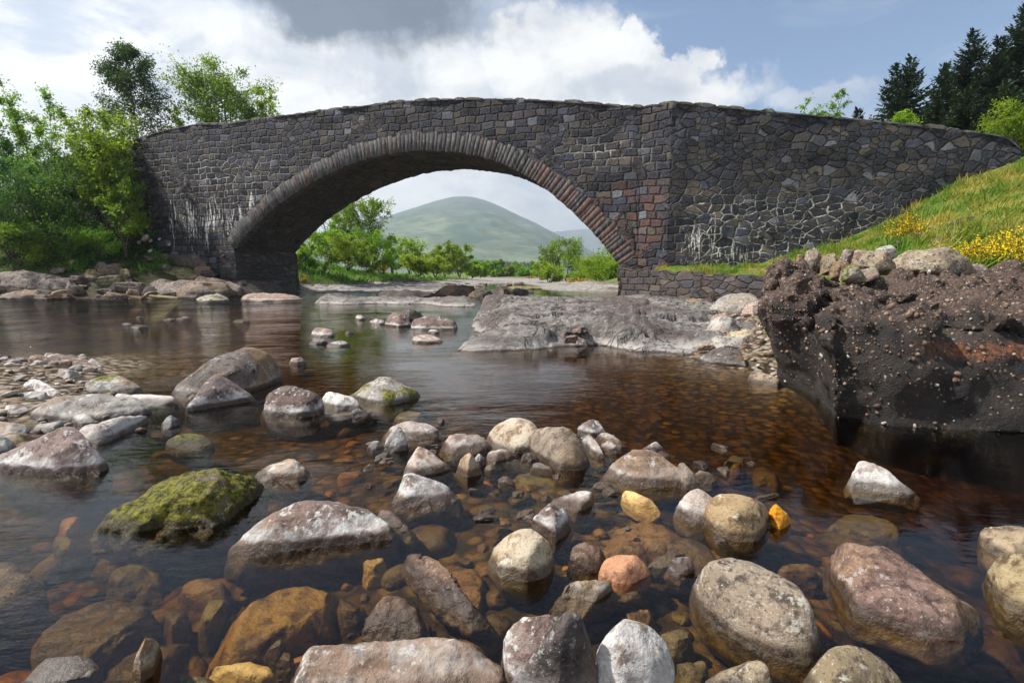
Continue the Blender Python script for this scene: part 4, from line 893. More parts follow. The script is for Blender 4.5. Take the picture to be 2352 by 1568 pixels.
rock('white crusted triangular rock tip in the dark pool below the big boulder', 'R8', [(1645, 190), (1650, 140), (1700, 128), (1725, 130), (1770, 180), (1840, 240), (1848, 258)], [(1640, 232), (1700, 240), (1780, 255), (1848, 264)], RK['white'], dk=.35, amp=.03, smooth=1, flare=1.5)
rock('broad tan rock with a pointed top and a brown wet foot, right of the middle', 'R8', [(575, 165), (640, 120), (700, 85), (740, 80), (790, 100), (850, 145), (895, 190)], [(578, 200), (640, 222), (760, 238), (895, 240)], RK['brown'], dk=.35, amp=.02, flare=1.2, ridge=[(720, 150, .35)])
rock('square post like pale stone standing beside the broad tan rock', 'R8', [(868, 152), (905, 142), (925, 150), (972, 232)], [(885, 215), (910, 257), (972, 252)], RK['banded'], dk=.3, amp=.02, smooth=1)
rock('dark wet rock behind the post like stone', 'R8', [(945, 190), (970, 168), (1040, 180), (1062, 215)], [(950, 215), (1010, 225), (1062, 228)], RK['dark'])
rock('small grey rock behind the broad tan rock', 'R8', [(733, 78), (750, 55), (775, 48), (815, 82)], [(735, 92), (780, 98), (815, 92)], RK['grey'], dk=.4)
rock('small red brown rock at the right shoulder of the broad tan rock', 'R8', [(780, 105), (810, 92), (848, 100), (852, 118)], [(782, 120), (815, 126), (850, 124)], RK['purple'])
rock('low reddish flat stone awash below the broad tan rock', 'R8', [(500, 236), (560, 218), (600, 222)], [(505, 246), (550, 252), (600, 245)], RK['brown'], dk=.3)
sunk('large orange brown slab under water between the cream dome and tan boulder', 'R8', [(500, 510), (560, 420), (700, 360), (860, 350), (950, 400), (980, 470), (900, 500), (740, 490), (620, 520)], RK['amber'], zt=-.05, thick=.2, smooth=3)
sunk('yellow olive flat slab under water below the dark pool', 'R8', [(1440, 400), (1560, 330), (1720, 350), (1900, 420), (1940, 470), (1800, 480), (1600, 440)], RK['olive'], zt=-.12, smooth=3)
sunk('olive round stone under water at the foot of the egg shaped boulder', 'R8', [(770, 850), (830, 810), (900, 815), (955, 850), (950, 890), (860, 910), (790, 900)], RK['olive'], zt=-.04, thick=.18)
sunk('amber brown stone under water left of the tan boulder base', 'R8', [(470, 400), (520, 350), (570, 380), (600, 440), (540, 470)], RK['umber'], zt=-.1)
sunk('orange stone under water below the pale tailed stone', 'R8', [(640, 760), (690, 720), (760, 735), (800, 780), (740, 820), (670, 810)], RK['amber'], zt=-.07)
sunk('olive stone under water between the bottom white rock and pale boulder', 'R8', [(850, 960), (920, 930), (1000, 960), (1010, 1040), (930, 1075), (870, 1050)], RK['olive'], zt=-.06)
sunk('brown stone under water right of the egg shaped boulder top', 'R8', [(1280, 580), (1330, 535), (1420, 530), (1500, 560), (1450, 600), (1340, 605)], RK['amber'], zt=-.06)
sunk('flat dark slab under water right of the post like stone', 'R8', [(1100, 140), (1160, 130), (1150, 165), (1105, 165)], RK['amber'], zt=-.08, thick=.12)
sunk('pale green stone under the pool behind the dark wet rock', 'R8', [(1070, 115), (1110, 98), (1165, 105), (1160, 132), (1090, 130)], RK['olive'], zt=-.1, thick=.12)
sunk('pale streaked flat stone under the pool right of the post like stone', 'R8', [(1190, 160), (1240, 145), (1330, 190), (1300, 205), (1220, 190)], RK['tan'], zt=-.13, thick=.12)
sunk('olive amber flat stone under water in front of the striped rock', 'R5', [(1430, 1310), (1520, 1280), (1660, 1285), (1760, 1330), (1700, 1375), (1540, 1375), (1450, 1350)], RK['olive'], zt=-.05, thick=.15)
sunk('tan flat stone under water below the small round brown stone', 'R5', [(1270, 1420), (1330, 1400), (1480, 1395), (1520, 1420), (1440, 1445), (1330, 1450)], RK['tan'], zt=-.06, thick=.15)
# --- R5: middle of the river
rock('large pale lichen spotted rock with a blunt peak in the middle water', 'R5', [(400, 815), (470, 760), (560, 712), (640, 702), (700, 725), (780, 780), (858, 825)], [(420, 842), (500, 870), (600, 890), (680, 880), (780, 852), (858, 834)], RK['halfmoss'], dk=.45, ridge=[(560, 800, .15), (680, 810, .12)])
rock('white rock beside the mauve round shouldered rock', 'R5', [(215, 818), (260, 797), (340, 802), (400, 835), (485, 890)], [(225, 872), (300, 910), (380, 918), (482, 902)], RK['white'], dk=.4)
rock('thin white edged slab lying low in front of the white rock', 'R5', [(390, 930), (450, 905), (515, 900), (540, 930)], [(385, 968), (460, 958), (540, 940)], RK['white'], dk=.3, below=[(255, 985), (380, 970), (540, 945), (430, 915)])
rock('mauve round shouldered rock with a white waterline', 'R4', [(1535, 985), (1565, 930), (1600, 870), (1660, 822), (1720, 835), (1800, 860), (1870, 880), (1905, 920)], [(1540, 990), (1620, 1006), (1740, 1012), (1860, 1002), (1905, 965)], RK['mauve'], dk=.4, ridge=[(1650, 930, .15), (1800, 930, .15)])
rock('low pinkish rock behind the small upright grey stone', 'R5', [(600, 1070), (660, 1030), (770, 985), (850, 1000), (920, 1040), (985, 1080)], [(610, 1092), (700, 1112), (850, 1110), (985, 1086)], RK['pink'], dk=.4)
rock('small upright grey stone in front of the low pinkish rock', 'R5', [(620, 1130), (640, 1060), (680, 1030), (740, 1018), (770, 1045), (775, 1100)], [(615, 1185), (700, 1182), (770, 1168)], RK['grey'], dk=.35)
rock('little white stone left of the small upright grey stone', 'R5', [(518, 1130), (550, 1110), (600, 1115), (620, 1135)], [(525, 1150), (560, 1168), (612, 1155)], RK['white'])
rock('flat oval orange pink rock left of the cream boulder', 'R5', [(980, 1140), (1000, 1105), (1060, 1075), (1180, 1070), (1240, 1090), (1290, 1150)], [(985, 1175), (1030, 1200), (1150, 1202), (1290, 1165)], RK['pink'], smooth=4, dk=.5)
rock('cream and rust coloured rounded boulder behind the striped rock', 'R5', [(1275, 1120), (1320, 1060), (1420, 1010), (1530, 982), (1600, 985), (1640, 1020)], [(1285, 1140), (1400, 1165), (1500, 1190), (1630, 1170)], RK['cream'], smooth=4, amp=.02)
rock('big upright grey brown rock with vertical stripes in the middle of the stones', 'R5', [(1545, 1120), (1540, 1080), (1580, 1040), (1660, 1018), (1750, 1018), (1810, 1040), (1860, 1100), (1900, 1180), (1935, 1250)], [(1600, 1190), (1660, 1250), (1740, 1300), (1880, 1292), (1935, 1262)], RK['banded'], dk=.3, amp=.018, ridge=[(1680, 1120, .1), (1800, 1180, .12)])
rock('mauve pointed rock behind the striped rock, rearmost of its cluster', 'R5', [(1856, 1030), (1870, 990), (1910, 970), (1980, 1000), (2030, 1040), (2060, 1085)], [(1860, 1075), (1950, 1100), (2060, 1092)], RK['mauve'], dk=.4)
rock('narrow grey stone wedged against the right side of the striped rock', 'R5', [(1865, 1090), (1920, 1070), (1960, 1100), (2000, 1170), (2026, 1222)], [(1880, 1135), (1930, 1192), (1990, 1228), (2026, 1230)], RK['grey'], dk=.3)
rock('orange and brown veined stone right of the narrow grey stone', 'R5', [(1960, 1075), (2000, 1052), (2080, 1085), (2170, 1150)], [(1965, 1110), (2060, 1145), (2170, 1160)], RK['brown'], dk=.35)
rock('small pinkish block in front of the veined orange and brown stone', 'R5', [(2005, 1135), (2040, 1108), (2090, 1112), (2135, 1180)], [(2008, 1180), (2060, 1200), (2138, 1200)], RK['pink'], dk=.4)
rock('low flat pinkish stone between the cream boulder and the wedge shaped stone', 'R5', [(1280, 1185), (1380, 1160), (1440, 1175), (1485, 1203)], [(1285, 1235), (1330, 1254), (1485, 1212)], RK['pink'], dk=.4)
rock('rounded grey brown stone behind the cream wedge shaped stone', 'R5', [(1180, 1230), (1195, 1200), (1240, 1195), (1275, 1225)], [(1185, 1280), (1230, 1290), (1275, 1265)], RK['mauve'], smooth=4)
rock('cream wedge shaped stone with a sharp ridge', 'R5', [(1080, 1280), (1120, 1220), (1160, 1190), (1185, 1200), (1245, 1310)], [(1082, 1312), (1150, 1346), (1245, 1326)], RK['cream'], smooth=1, amp=.015, dk=.35, ridge=[(1165, 1230, .1)])
rock('tiny round cream pebble between wedge and flat stones', 'R5', [(1265, 1285), (1285, 1264), (1315, 1266), (1332, 1285)], [(1268, 1296), (1300, 1302), (1330, 1294)], RK['cream'], smooth=5)
rock('small pale stone awash below the tiny round pebble', 'R5', [(1350, 1360), (1380, 1335), (1420, 1340), (1455, 1365)], [(1352, 1376), (1400, 1384), (1455, 1376)], RK['grey'])
rock('small dark red stone at the left foot of the striped rock', 'R5', [(1495, 1220), (1520, 1192), (1570, 1190), (1592, 1215)], [(1498, 1240), (1550, 1244), (1592, 1235)], RK['purple'])
rock('white sliver of water glare, shaped as a thin flat flake, at the foot of the striped rock', 'R5', [(1558, 1262), (1600, 1250), (1620, 1252), (1700, 1285)], [(1560, 1275), (1620, 1285), (1700, 1292)], RK['white'], dk=.3, amp=.01)  # glare on the water surface, modelled as a thin white stone
rock('dark reddish low rock with a pale foot in the channel left of the bedrock', 'R5', [(805, 390), (850, 340), (930, 310), (980, 312), (1050, 350), (1088, 385)], [(810, 402), (950, 409), (1060, 406), (1088, 396)], RK['mauve'], dk=.4)
rock('low mauve rock with a white end in front of the slaty black rock', 'R5', [(628, 345), (670, 300), (730, 292), (780, 330), (800, 372)], [(640, 380), (720, 389), (800, 382)], RK['mauve'], dk=.4)
rock('black slaty rock in layers in the channel', 'R5', [(735, 285), (760, 268), (800, 280), (840, 295), (870, 315)], [(745, 335), (800, 345), (870, 325)], RK['dark'], dk=.4, amp=.06, smooth=1)
rock('small mauve rock at the left end of the channel group', 'R5', [(530, 352), (570, 332), (620, 340), (636, 362)], [(535, 368), (590, 375), (635, 370)], RK['mauve'])
rock('small low pale brown rock in front of the dark reddish low rock', 'R5', [(808, 470), (840, 445), (880, 432), (940, 440), (1010, 475)], [(815, 484), (900, 491), (1008, 482)], RK['pink'], dk=.4)
rock('little grey stone at the foot of the dark reddish low rock', 'R5', [(900, 412), (930, 402), (978, 420)], [(903, 425), (940, 430), (976, 426)], RK['grey'])
rock('small speckled grey stone alone in the green reflection', 'R5', [(435, 325), (455, 308), (490, 310), (508, 330)], [(438, 338), (470, 345), (506, 338)], RK['grey'])
rock('grey rock at the head of three small rocks in the brown run', 'R5', [(160, 432), (190, 400), (250, 390), (300, 415), (318, 440)], [(165, 445), (230, 452), (316, 448)], RK['mauve'])
rock('dark spotted rock, lower left of three small rocks in the brown run', 'R5', [(142, 482), (180, 460), (225, 465), (250, 490)], [(145, 496), (200, 500), (250, 497)], RK['dark'])
rock('low dark rock, lower right of three small rocks in the brown run', 'R5', [(252, 500), (290, 476), (350, 478), (405, 505)], [(256, 512), (320, 518), (405, 511)], RK['mauve'])
rock('small pinkish rock behind the big dark dome boulder', 'R5', [(28, 605), (60, 580), (100, 585), (122, 610)], [(32, 622), (70, 632), (120, 622)], RK['pink'])
rock('little flat stone right of the three small rocks in the brown run', 'R5', [(372, 425), (395, 413), (430, 424)], [(374, 431), (400, 434), (430, 430)], RK['dark'])
sunk('smooth olive stone just under water behind the low pinkish rock', 'R5', [(675, 945), (720, 915), (790, 905), (875, 915), (880, 940), (800, 960), (710, 962)], RK['olive'], zt=-.02, thick=.15)
rock('tiny grey stone beside the smooth olive submerged stone', 'R5', [(950, 980), (975, 964), (1010, 975)], [(953, 994), (985, 1000), (1010, 992)], RK['mauve'])
# --- R4: left middle
rock('big dark dome shaped boulder with a pale lower edge', 'R4', [(1032, 862), (1090, 790), (1180, 710), (1300, 630), (1420, 597), (1500, 600), (1580, 640), (1620, 690), (1642, 780)], [(1036, 872), (1100, 890), (1300, 885), (1450, 862), (1560, 832), (1642, 797)], RK['dark'], dk=.5, smooth=3, amp=.022, ridge=[(1300, 740, .1), (1500, 730, .1)])
rock('reddish triangular rock with a pointed top in front of the dark dome boulder', 'R4', [(1110, 965), (1180, 880), (1220, 810), (1275, 757), (1320, 770), (1400, 840), (1505, 905)], [(1112, 970), (1250, 946), (1400, 926), (1505, 910)], RK['mauve'], dk=.3, amp=.015, ridge=[(1270, 860, .2)])
rock('grey rock with mossy upper edge left of the dark dome boulder', 'R4', [(505, 830), (560, 790), (680, 757), (770, 765), (820, 810), (838, 845)], [(510, 862), (560, 886), (700, 880), (838, 853)], RK['halfmoss'], dk=.45)
rock('long flat pale slab with rounded ends at the gravel bar', 'R4', [(150, 1000), (200, 950), (300, 900), (380, 875), (420, 885), (600, 880), (800, 900), (870, 930), (890, 960)], [(155, 1012), (300, 1033), (560, 1036), (700, 1006), (880, 986)], RK['grey'], dk=.25, smooth=3, ridge=[(300, 960, .2), (600, 960, .2), (800, 950, .2)])
rock('thin pale slab behind the right end of the long flat slab', 'R4', [(660, 880), (740, 865), (850, 870), (1000, 885), (1070, 880), (1096, 905)], [(700, 912), (870, 940), (1000, 941), (1092, 922)], RK['white'], dk=.25)
rock('whitest flat slab sloping into the water below the long flat slab', 'R4', [(455, 1085), (560, 1050), (700, 1015), (840, 1000), (856, 1020)], [(480, 1152), (520, 1181), (640, 1156), (740, 1100), (856, 1046)], RK['white'], dk=.3, smooth=2, ridge=[(600, 1075, .35)])
rock('small pale wedge between the long flat slab and the whitest slab', 'R4', [(425, 1040), (440, 1010), (480, 988), (530, 1015), (566, 1042)], [(430, 1052), (480, 1062), (566, 1050)], RK['white'])
rock('small grey stone standing in the water right of the whitest slab', 'R4', [(945, 1060), (960, 1025), (1000, 1000), (1056, 1040)], [(948, 1074), (990, 1078), (1056, 1052)], RK['grey'])
rock('flat mossy olive stone barely out of the water', 'R4', [(985, 1150), (1050, 1115), (1130, 1104), (1200, 1118), (1252, 1155)], [(990, 1172), (1060, 1196), (1180, 1196), (1250, 1168)], RK['moss'], smooth=5, amp=.02, dk=.6)
rock('grey white flat stone behind the dark red triangular rock', 'R4', [(180, 1090), (230, 1050), (330, 1030), (400, 1028), (416, 1050)], [(185, 1106), (300, 1112), (412, 1070)], RK['grey'], dk=.35)
rock('smooth pale boulder at the left edge behind the dark red triangular rock', 'R4', [(-60, 1060), (0, 1030), (80, 1032), (150, 1040), (162, 1080)], [(-60, 1130), (0, 1148), (100, 1152), (160, 1110)], RK['grey'], smooth=4)
rock('pale oval boulder at the left edge, nearest to the dark red triangular rock', 'R4', [(-60, 1150), (0, 1120), (70, 1120), (118, 1165)], [(-50, 1240), (20, 1248), (80, 1225), (118, 1190)], RK['grey'], smooth=4)
rock('brownish rounded stone at the left edge above the smooth pale boulder', 'R4', [(10, 970), (40, 940), (110, 935), (168, 965)], [(12, 1000), (80, 1018), (166, 1000)], RK['mauve'], smooth=4)
rock('dark grey long stone at the left end of the gravel bar', 'R4', [(40, 890), (90, 862), (200, 855), (270, 862), (292, 890)], [(45, 918), (150, 928), (288, 915)], RK['grey'], dk=.3, smooth=3, zw=.03)
rock('pale pyramid shaped rock among the gravel at the left', 'R4', [(130, 850), (180, 790), (210, 784), (280, 830), (345, 878)], [(135, 862), (230, 890), (340, 890)], RK['white'], dk=.4, zw=.04)
rock('wide flat grey slab at the far edge of the gravel bar', 'R4', [(200, 650), (262, 632), (400, 650), (500, 680), (600, 735), (612, 745)], [(330, 735), (440, 752), (608, 750)], RK['mauve'], dk=.35, zw=.02)
rock('rounded grey stone on the gravel bar in front of the wide slab', 'R4', [(335, 760), (360, 725), (410, 720), (480, 765)], [(340, 785), (400, 800), (478, 775)], RK['grey'], zw=.03)
rock('white topped rock at the tip of the gravel bar', 'R4', [(480, 690), (500, 665), (540, 662), (580, 690), (605, 738)], [(490, 742), (550, 748), (606, 744)], RK['white'], dk=.4)
rock('small brown round stone touching the mossy edged grey rock', 'R4', [(598, 885), (620, 862), (655, 862), (672, 885)], [(600, 893), (635, 898), (672, 892)], RK['brown'], smooth=4)
rock('small brown round stone between the slabs and the triangular rock', 'R4', [(1104, 900), (1125, 873), (1155, 874), (1168, 900)], [(1108, 918), (1140, 923), (1168, 912)], RK['brown'], smooth=4)
for lab, T, L, mt in (('reddish stone in the rapid, left of the far small stones', [(785, 468), (810, 445), (850, 455), (860, 470)], [(788, 478), (820, 484), (850, 480)], 'brown'),
                      ('grey brown stone in the rapid, tallest of the far small stones', [(1054, 425), (1075, 400), (1100, 400), (1116, 420)], [(1056, 430), (1090, 434), (1116, 428)], 'mauve'),
                      ('tan stone in the rapid, right of the far small stones', [(1384, 435), (1420, 416), (1450, 422), (1462, 440)], [(1388, 444), (1430, 447), (1460, 444)], 'tan'),
                      ('low tan stone in the rapid between the reddish and the grey brown stones', [(975, 430), (1000, 416), (1028, 428)], [(978, 436), (1005, 438), (1028, 434)], 'tan'),
                      ('small whitish stone awash left of the reddish stone in the rapid', [(728, 455), (750, 441), (775, 455)], [(730, 460), (755, 463), (775, 460)], 'white'),
                      ('small dark stone awash above the reddish stone in the rapid', [(810, 416), (826, 405), (845, 416)], [(812, 420), (830, 423), (845, 420)], 'dark')):
    cx_ = sum(p[0] for p in L)/len(L); fx = lambda P: [(cx_+(x-cx_)*1.35, y) for x, y in P]; y0_ = max(y for x, y in L)
    rock(lab, 'R4', [(x, y0_-(y0_-y)*.5) for x, y in fx(T)], fx(L), RK[mt], dk=.8)
# --- far channel
rock('green mossy low rock below the left pier, at the foot of the rapid', 'R4', [(1160, 318), (1200, 292), (1250, 300), (1280, 280), (1310, 300), (1345, 320)], [(1165, 326), (1250, 328), (1345, 325)], RK['halfmoss'], dk=.3)
rock('low flat double humped rock in front of the left pier', 'R4', [(1418, 312), (1450, 285), (1530, 282), (1580, 290), (1640, 275), (1690, 288), (1790, 318)], [(1422, 320), (1560, 323), (1700, 322), (1790, 321)], RK['pink'], dk=.15)
# --- R6: right shore
rock('round topped grey boulder on the bedrock left of the conglomerate block', 'R6', [(527, 585), (545, 550), (600, 525), (660, 530), (705, 575)], [(530, 605), (600, 622), (680, 618), (708, 600)], RK['grey'], smooth=4, zw=.15)
rock('pinkish brown boulder behind the round topped grey boulder', 'R6', [(545, 545), (570, 518), (640, 502), (672, 520), (690, 550)], [(550, 560), (620, 575), (690, 570)], RK['pink'], zw=.22)
rock('rough flat topped grey block at the waterside near the conglomerate block', 'R6', [(530, 690), (570, 650), (650, 632), (760, 640), (785, 690)], [(535, 725), (640, 735), (780, 725)], RK['grey'], zw=.05, dk=.5)
rock('cream flat stone on top of the flat grey block', 'R6', [(640, 630), (690, 600), (780, 595), (825, 620)], [(650, 645), (740, 655), (822, 648)], RK['cream'], zw=.2, dk=.5)
rock('dark angular wedge of rock at the edge of the pool', 'R6', [(470, 770), (540, 725), (620, 705), (700, 705), (725, 760), (728, 810)], [(475, 785), (560, 800), (660, 815), (728, 820)], RK['dark'], smooth=1, dk=.4)
rock('long pale slab pointing right at the foot of the conglomerate block', 'R6', [(745, 850), (790, 825), (850, 845), (920, 880), (985, 912)], [(750, 885), (820, 905), (920, 925), (985, 925)], RK['tan'], dk=.25, smooth=1)
rock('mauve boulder tucked against the left side of the conglomerate block', 'R6', [(805, 590), (840, 545), (890, 525), (930, 560), (950, 610)], [(812, 605), (880, 615), (950, 620)], RK['pink'], zw=.2)
rock('smooth pinkish slab below the mauve boulder by the conglomerate block', 'R6', [(830, 625), (860, 595), (930, 580), (955, 620), (960, 650)], [(835, 640), (900, 650), (960, 655)], RK['pink'], zw=.15)
rock('large pale dome of rock under the retaining wall', 'R6', [(560, 460), (620, 405), (720, 388), (800, 395), (870, 440)], [(570, 475), (700, 480), (870, 480)], RK['grey'], zw=.35, dk=.4, smooth=3)
rock('brownish rock right of the large pale dome', 'R6', [(730, 490), (770, 450), (840, 430), (880, 480)], [(735, 500), (800, 505), (880, 500)], RK['pink'], zw=.3)
rock('small red brown pointed stone leaning on the retaining wall', 'R6', [(515, 450), (535, 402), (560, 410), (580, 435)], [(518, 455), (550, 456), (580, 445)], RK['purple'], zw=.35)
rock('low rounded brown rock at the foot of the retaining wall', 'R6', [(395, 435), (430, 418), (480, 425), (512, 445)], [(400, 448), (460, 452), (512, 450)], RK['brown'], zw=.35)
# ------------------------------------------------------------------ bedrock in the middle of the river
m, nt = new_mat('bedrock_stone')
geo = nt.n('ShaderNodeNewGeometry'); pos = geo.outputs['Position']; z = nt.n('ShaderNodeSeparateXYZ', ins={0: pos}).outputs[2]
n0 = nt.noise(pos, .55, 4, .55, .5); n1 = nt.noise(nt.mapping(pos, rot=(0, 0, R(35)), sc=(.7, 3.4, 2)), 2.4, 7, .66, .9); n2 = nt.noise(pos, 24, 5, .7)
cr = nt.n('ShaderNodeTexVoronoi', feature='DISTANCE_TO_EDGE', ins={'Vector': nt.n('ShaderNodeVectorMath', operation='ADD', ins={0: nt.mapping(pos, rot=(0, 0, R(30)), sc=(.55, 1.25, .3)), 1: nt.n('ShaderNodeVectorMath', operation='SCALE', ins={0: nt.n('ShaderNodeTexNoise', ins={'Vector': pos, 'Scale': 1.6, 'Detail': 4.0}).outputs['Color'], 3: .9}).outputs[0]}), 'Scale': 1.0}).outputs['Distance']
cr2 = nt.n('ShaderNodeTexVoronoi', feature='DISTANCE_TO_EDGE', ins={'Vector': nt.n('ShaderNodeVectorMath', operation='ADD', ins={0: nt.mapping(pos, rot=(0, 0, R(34)), sc=(1.1, 4.2, 1.5)), 1: nt.n('ShaderNodeVectorMath', operation='SCALE', ins={0: nt.n('ShaderNodeTexNoise', ins={'Vector': pos, 'Scale': 2.3, 'Detail': 5.0}).outputs['Color'], 3: 1.1}).outputs[0]}), 'Scale': 1.0}).outputs['Distance']
finecr = nt.math('MULTIPLY', nt.sstep(cr2, .035, .005), nt.sstep(nt.noise(pos, 1.1, 3, .6), .44, .58))
crack = nt.math('MULTIPLY', nt.sstep(cr, .022, .004), nt.math('MULTIPLY', nt.sstep(n0, .40, .60), nt.sstep(n2, .35, .6)))
col = nt.mix(nt.sstep(n1, .35, .62), (.135, .12, .11), (.29, .268, .248))
col = nt.mix(nt.sstep(n0, .56, .40), col, (.115, .092, .084))
col = nt.mix(nt.math('MULTIPLY', nt.sstep(n2, .55, .68), .7), col, (.48, .46, .43))
col = nt.mix(nt.math('MULTIPLY', nt.sstep(n2, .42, .3), .7), col, (.10, .08, .07))
pale = nt.math('MULTIPLY', nt.sstep(nt.math('ADD', z, nt.math('MULTIPLY', nt.math('SUBTRACT', n1, .5), .16)), .16, .06), nt.sstep(z, .015, .035))
col = nt.mix(nt.math('MULTIPLY', pale, .4), col, (.60, .57, .54))
crack = nt.math('MAXIMUM', crack, nt.math('MULTIPLY', finecr, .8))
col = nt.mix(nt.math('MULTIPLY', crack, .75), col, (.05, .038, .033))
wet = nt.sstep(nt.math('ADD', z, nt.math('MULTIPLY', nt.math('SUBTRACT', n2, .5), .03)), .03, .005)
col = nt.mix(nt.math('MULTIPLY', wet, .8), col, (.06, .038, .024))
h = nt.math('ADD', nt.math('ADD', nt.math('MULTIPLY', n1, 1.2), nt.math('MULTIPLY', n2, .25)), nt.math('MULTIPLY', crack, -.8))
b = nt.n('ShaderNodeBsdfPrincipled', ins={'Base Color': col, 'Roughness': nt.math('SUBTRACT', .85, nt.math('MULTIPLY', wet, .5)), 'Normal': nt.bump(h, .085), 'Specular IOR Level': .35})
out(nt, b.outputs[0]); M_bed = m

def shelf(label, front, back_xy, ctrl, name='bedrock_shelf', step=.045, edge=.42, res=.045, rough=1.0, mat=None, zbase=-.16, yres=None):
    """a low sheet of bedrock: outline = water line (picture) + far side (world), heights through traced control points"""
    fp = [tuple(Pz(u, v, 0)[:2]) for u, v in front]; poly = np.array(fp+list(back_xy))
    C = np.array([tuple(Pz(u, v, z)) for u, v, z in ctrl]+[(x, y, .02) for x, y in poly])
    x0, y0 = poly.min(0)-.2; x1, y1 = poly.max(0)+.2
    xs = np.arange(x0, x1, res); ys_ = np.arange(y0, y1, yres or res); X, Y = np.meshgrid(xs, ys_); Q = np.c_[X.ravel(), Y.ravel()]
    P3 = np.c_[Q, np.zeros(len(Q))]
    jit = fbm(P3*1.3, 4)*.16+fbm(P3*5, 3)*.05
    sd = np.where(inpoly(Q, poly), 1, -1)*distpoly(Q, poly)+jit*np.clip(distpoly(Q, poly)*3, .2, 1)
    zt = rbf(C[:, :2], C[:, 2], Q)
    ca, sa = math.cos(.6), math.sin(.6)
    S3 = np.c_[Q[:, 0]*ca+Q[:, 1]*sa, (-Q[:, 0]*sa+Q[:, 1]*ca)*2.2, zt*2]
    w = fbm(S3*.8, 3); lay = zt*8+w*2.6+Q[:, 0]*.45+Q[:, 1]*.22
    terr = (np.floor(lay)+sm(lay-np.floor(lay), .42, .58)-lay)/8
    pw = np.c_[S3[:, 0]*.62, S3[:, 1]*.62]+np.c_[fbm(S3*.9+60, 3), fbm(S3*.9+80, 3)]*.22; f1, f2, idn, ct = worley(pw); pl_t = _T[(idn*13+5) & 65535]; pl_u = _T[(idn*29+11) & 65535]
    dxy_ = pw-ct; plate = pl_t*.06+(dxy_[:, 0]*pl_u+dxy_[:, 1]*pl_t)*.10-sm(.07-(f2-f1), 0, .07)*.075*(pl_u > -.4)
    zt = zt+rough*(terr*.55+fbm(S3*.8+3, 4, .5)*.022+plate-sm(.035-np.abs(fbm(S3*.5+21, 4)), 0, .035)*.05*sm(fbm(S3*.6+40, 2), -.1, .3)+fbm(S3*6, 3)*.006)
    zt = np.maximum(zt, .035+.02*fbm(P3*3, 2))
    Z = zbase+(zt-zbase)*sm(sd, -step, edge)
    keep = (sd > -.35).reshape(X.shape); F = grid_faces(len(ys_), len(xs)); k = keep.ravel(); F = F[k[F].all(1)]
    us, inv = np.unique(F, return_inverse=True); V = np.c_[Q, Z][us]; c = V.mean(0); c[2] = 0
    o = build(name, V-c, inv.reshape(-1, 4), mat or M_bed, None, True, loc=tuple(c))
    return tag(o, label, 'rock')
t5 = lambda *p: [(*tr('R5', q[:2]), *q[2:]) for q in p]
t6 = lambda *p: [(*tr('R6', q[:2]), *q[2:]) for q in p]
shelf('wide pale grey sheet of cracked bedrock in mid river in front of the right pier',
      t5((990, 547), (1080, 560), (1200, 560), (1350, 555), (1500, 547), (1650, 540), (1800, 522), (1900, 520), (1975, 517), (2060, 535), (2150, 552))+t6((230, 740), (340, 752), (440, 760), (540, 745)),
      [(3.9, 7.6), (5.5, 8.5), (7.5, 11), (8, 16.6), (6.7, 19.2), (5.0, 21.3), (4.2, 22.3), (1.5, 22.5), (-.2, 19.5), (-1.0, 16.5), (-1.15, 14), tuple(Pz(*tr('R5', (1150, 340)))[:2]), tuple(Pz(*tr('R5', (1122, 412)))[:2]), tuple(Pz(*tr('R5', (1165, 462)))[:2]), tuple(Pz(*tr('R5', (1080, 495)))[:2])],
      t5((1040, 500, .10), (1150, 492, .14), (1300, 474, .15), (1500, 452, .19), (1700, 446, .20), (1820, 452, .16), (1900, 470, .12), (1150, 405, .08), (1210, 290, .25), (1262, 187, .56), (1330, 190, .54), (1450, 197, .46), (1240, 400, .13), (1350, 410, .14), (1300, 300, .40), (1430, 310, .46), (1460, 260, .50), (1500, 330, .26),
         (1560, 245, .40), (1700, 222, .28), (1600, 330, .42), (1640, 360, .36), (1660, 430, .22), (1760, 350, .44), (1850, 400, .30), (1830, 300, .42), (1950, 240, .36), (2000, 330, .46), (2100, 225, .20), (2000, 420, .30), (2200, 400, .36), (2330, 450, .18), (2250, 320, .45), (2352, 250, .32))
      +t6((180, 400, .50), (240, 430, .46), (450, 470, .34), (100, 520, .36), (350, 560, .28), (500, 600, .18), (300, 650, .12), (420, 690, .06)))
# shelves across the channel below the arch
shelf('smooth pale rock sheet with low humps crossing the channel behind the middle rocks', t5((150, 240), (330, 248), (520, 243), (700, 246), (860, 244), (960, 258), (1120, 262), (1240, 264)),
      [tuple(Pz(*tr('R5', (1245, 235)))[:2]), tuple(Pz(*tr('R5', (1100, 222)))[:2]), tuple(Pz(*tr('R5', (700, 214)))[:2]), tuple(Pz(*tr('R5', (420, 212)))[:2]), tuple(Pz(*tr('R5', (200, 222)))[:2])],
      t5((200, 205, .22), (270, 172, .42), (330, 182, .36), (430, 196, .24), (560, 198, .22), (700, 204, .17), (860, 200, .17), (960, 206, .2), (1050, 178, .40), (1120, 182, .38), (1200, 210, .2)), rough=.8, res=.09)
shelf('long flat grey rock shelf at the foot of the grassy far bank below the arch', [(700, 668), (790, 672), (880, 673), (960, 671), (1010, 670)],
      [tuple(Pz(u, v)[:2]) for u, v in ((1040, 664), (1085, 657), (1060, 651), (960, 650), (850, 651), (760, 653), (705, 659))],
      [(720, 660, .12), (800, 657, .2), (900, 656, .2), (1000, 656, .15), (850, 662, .15), (950, 663, .14)], res=.16, yres=.3, rough=1.3, edge=.3, step=.1)
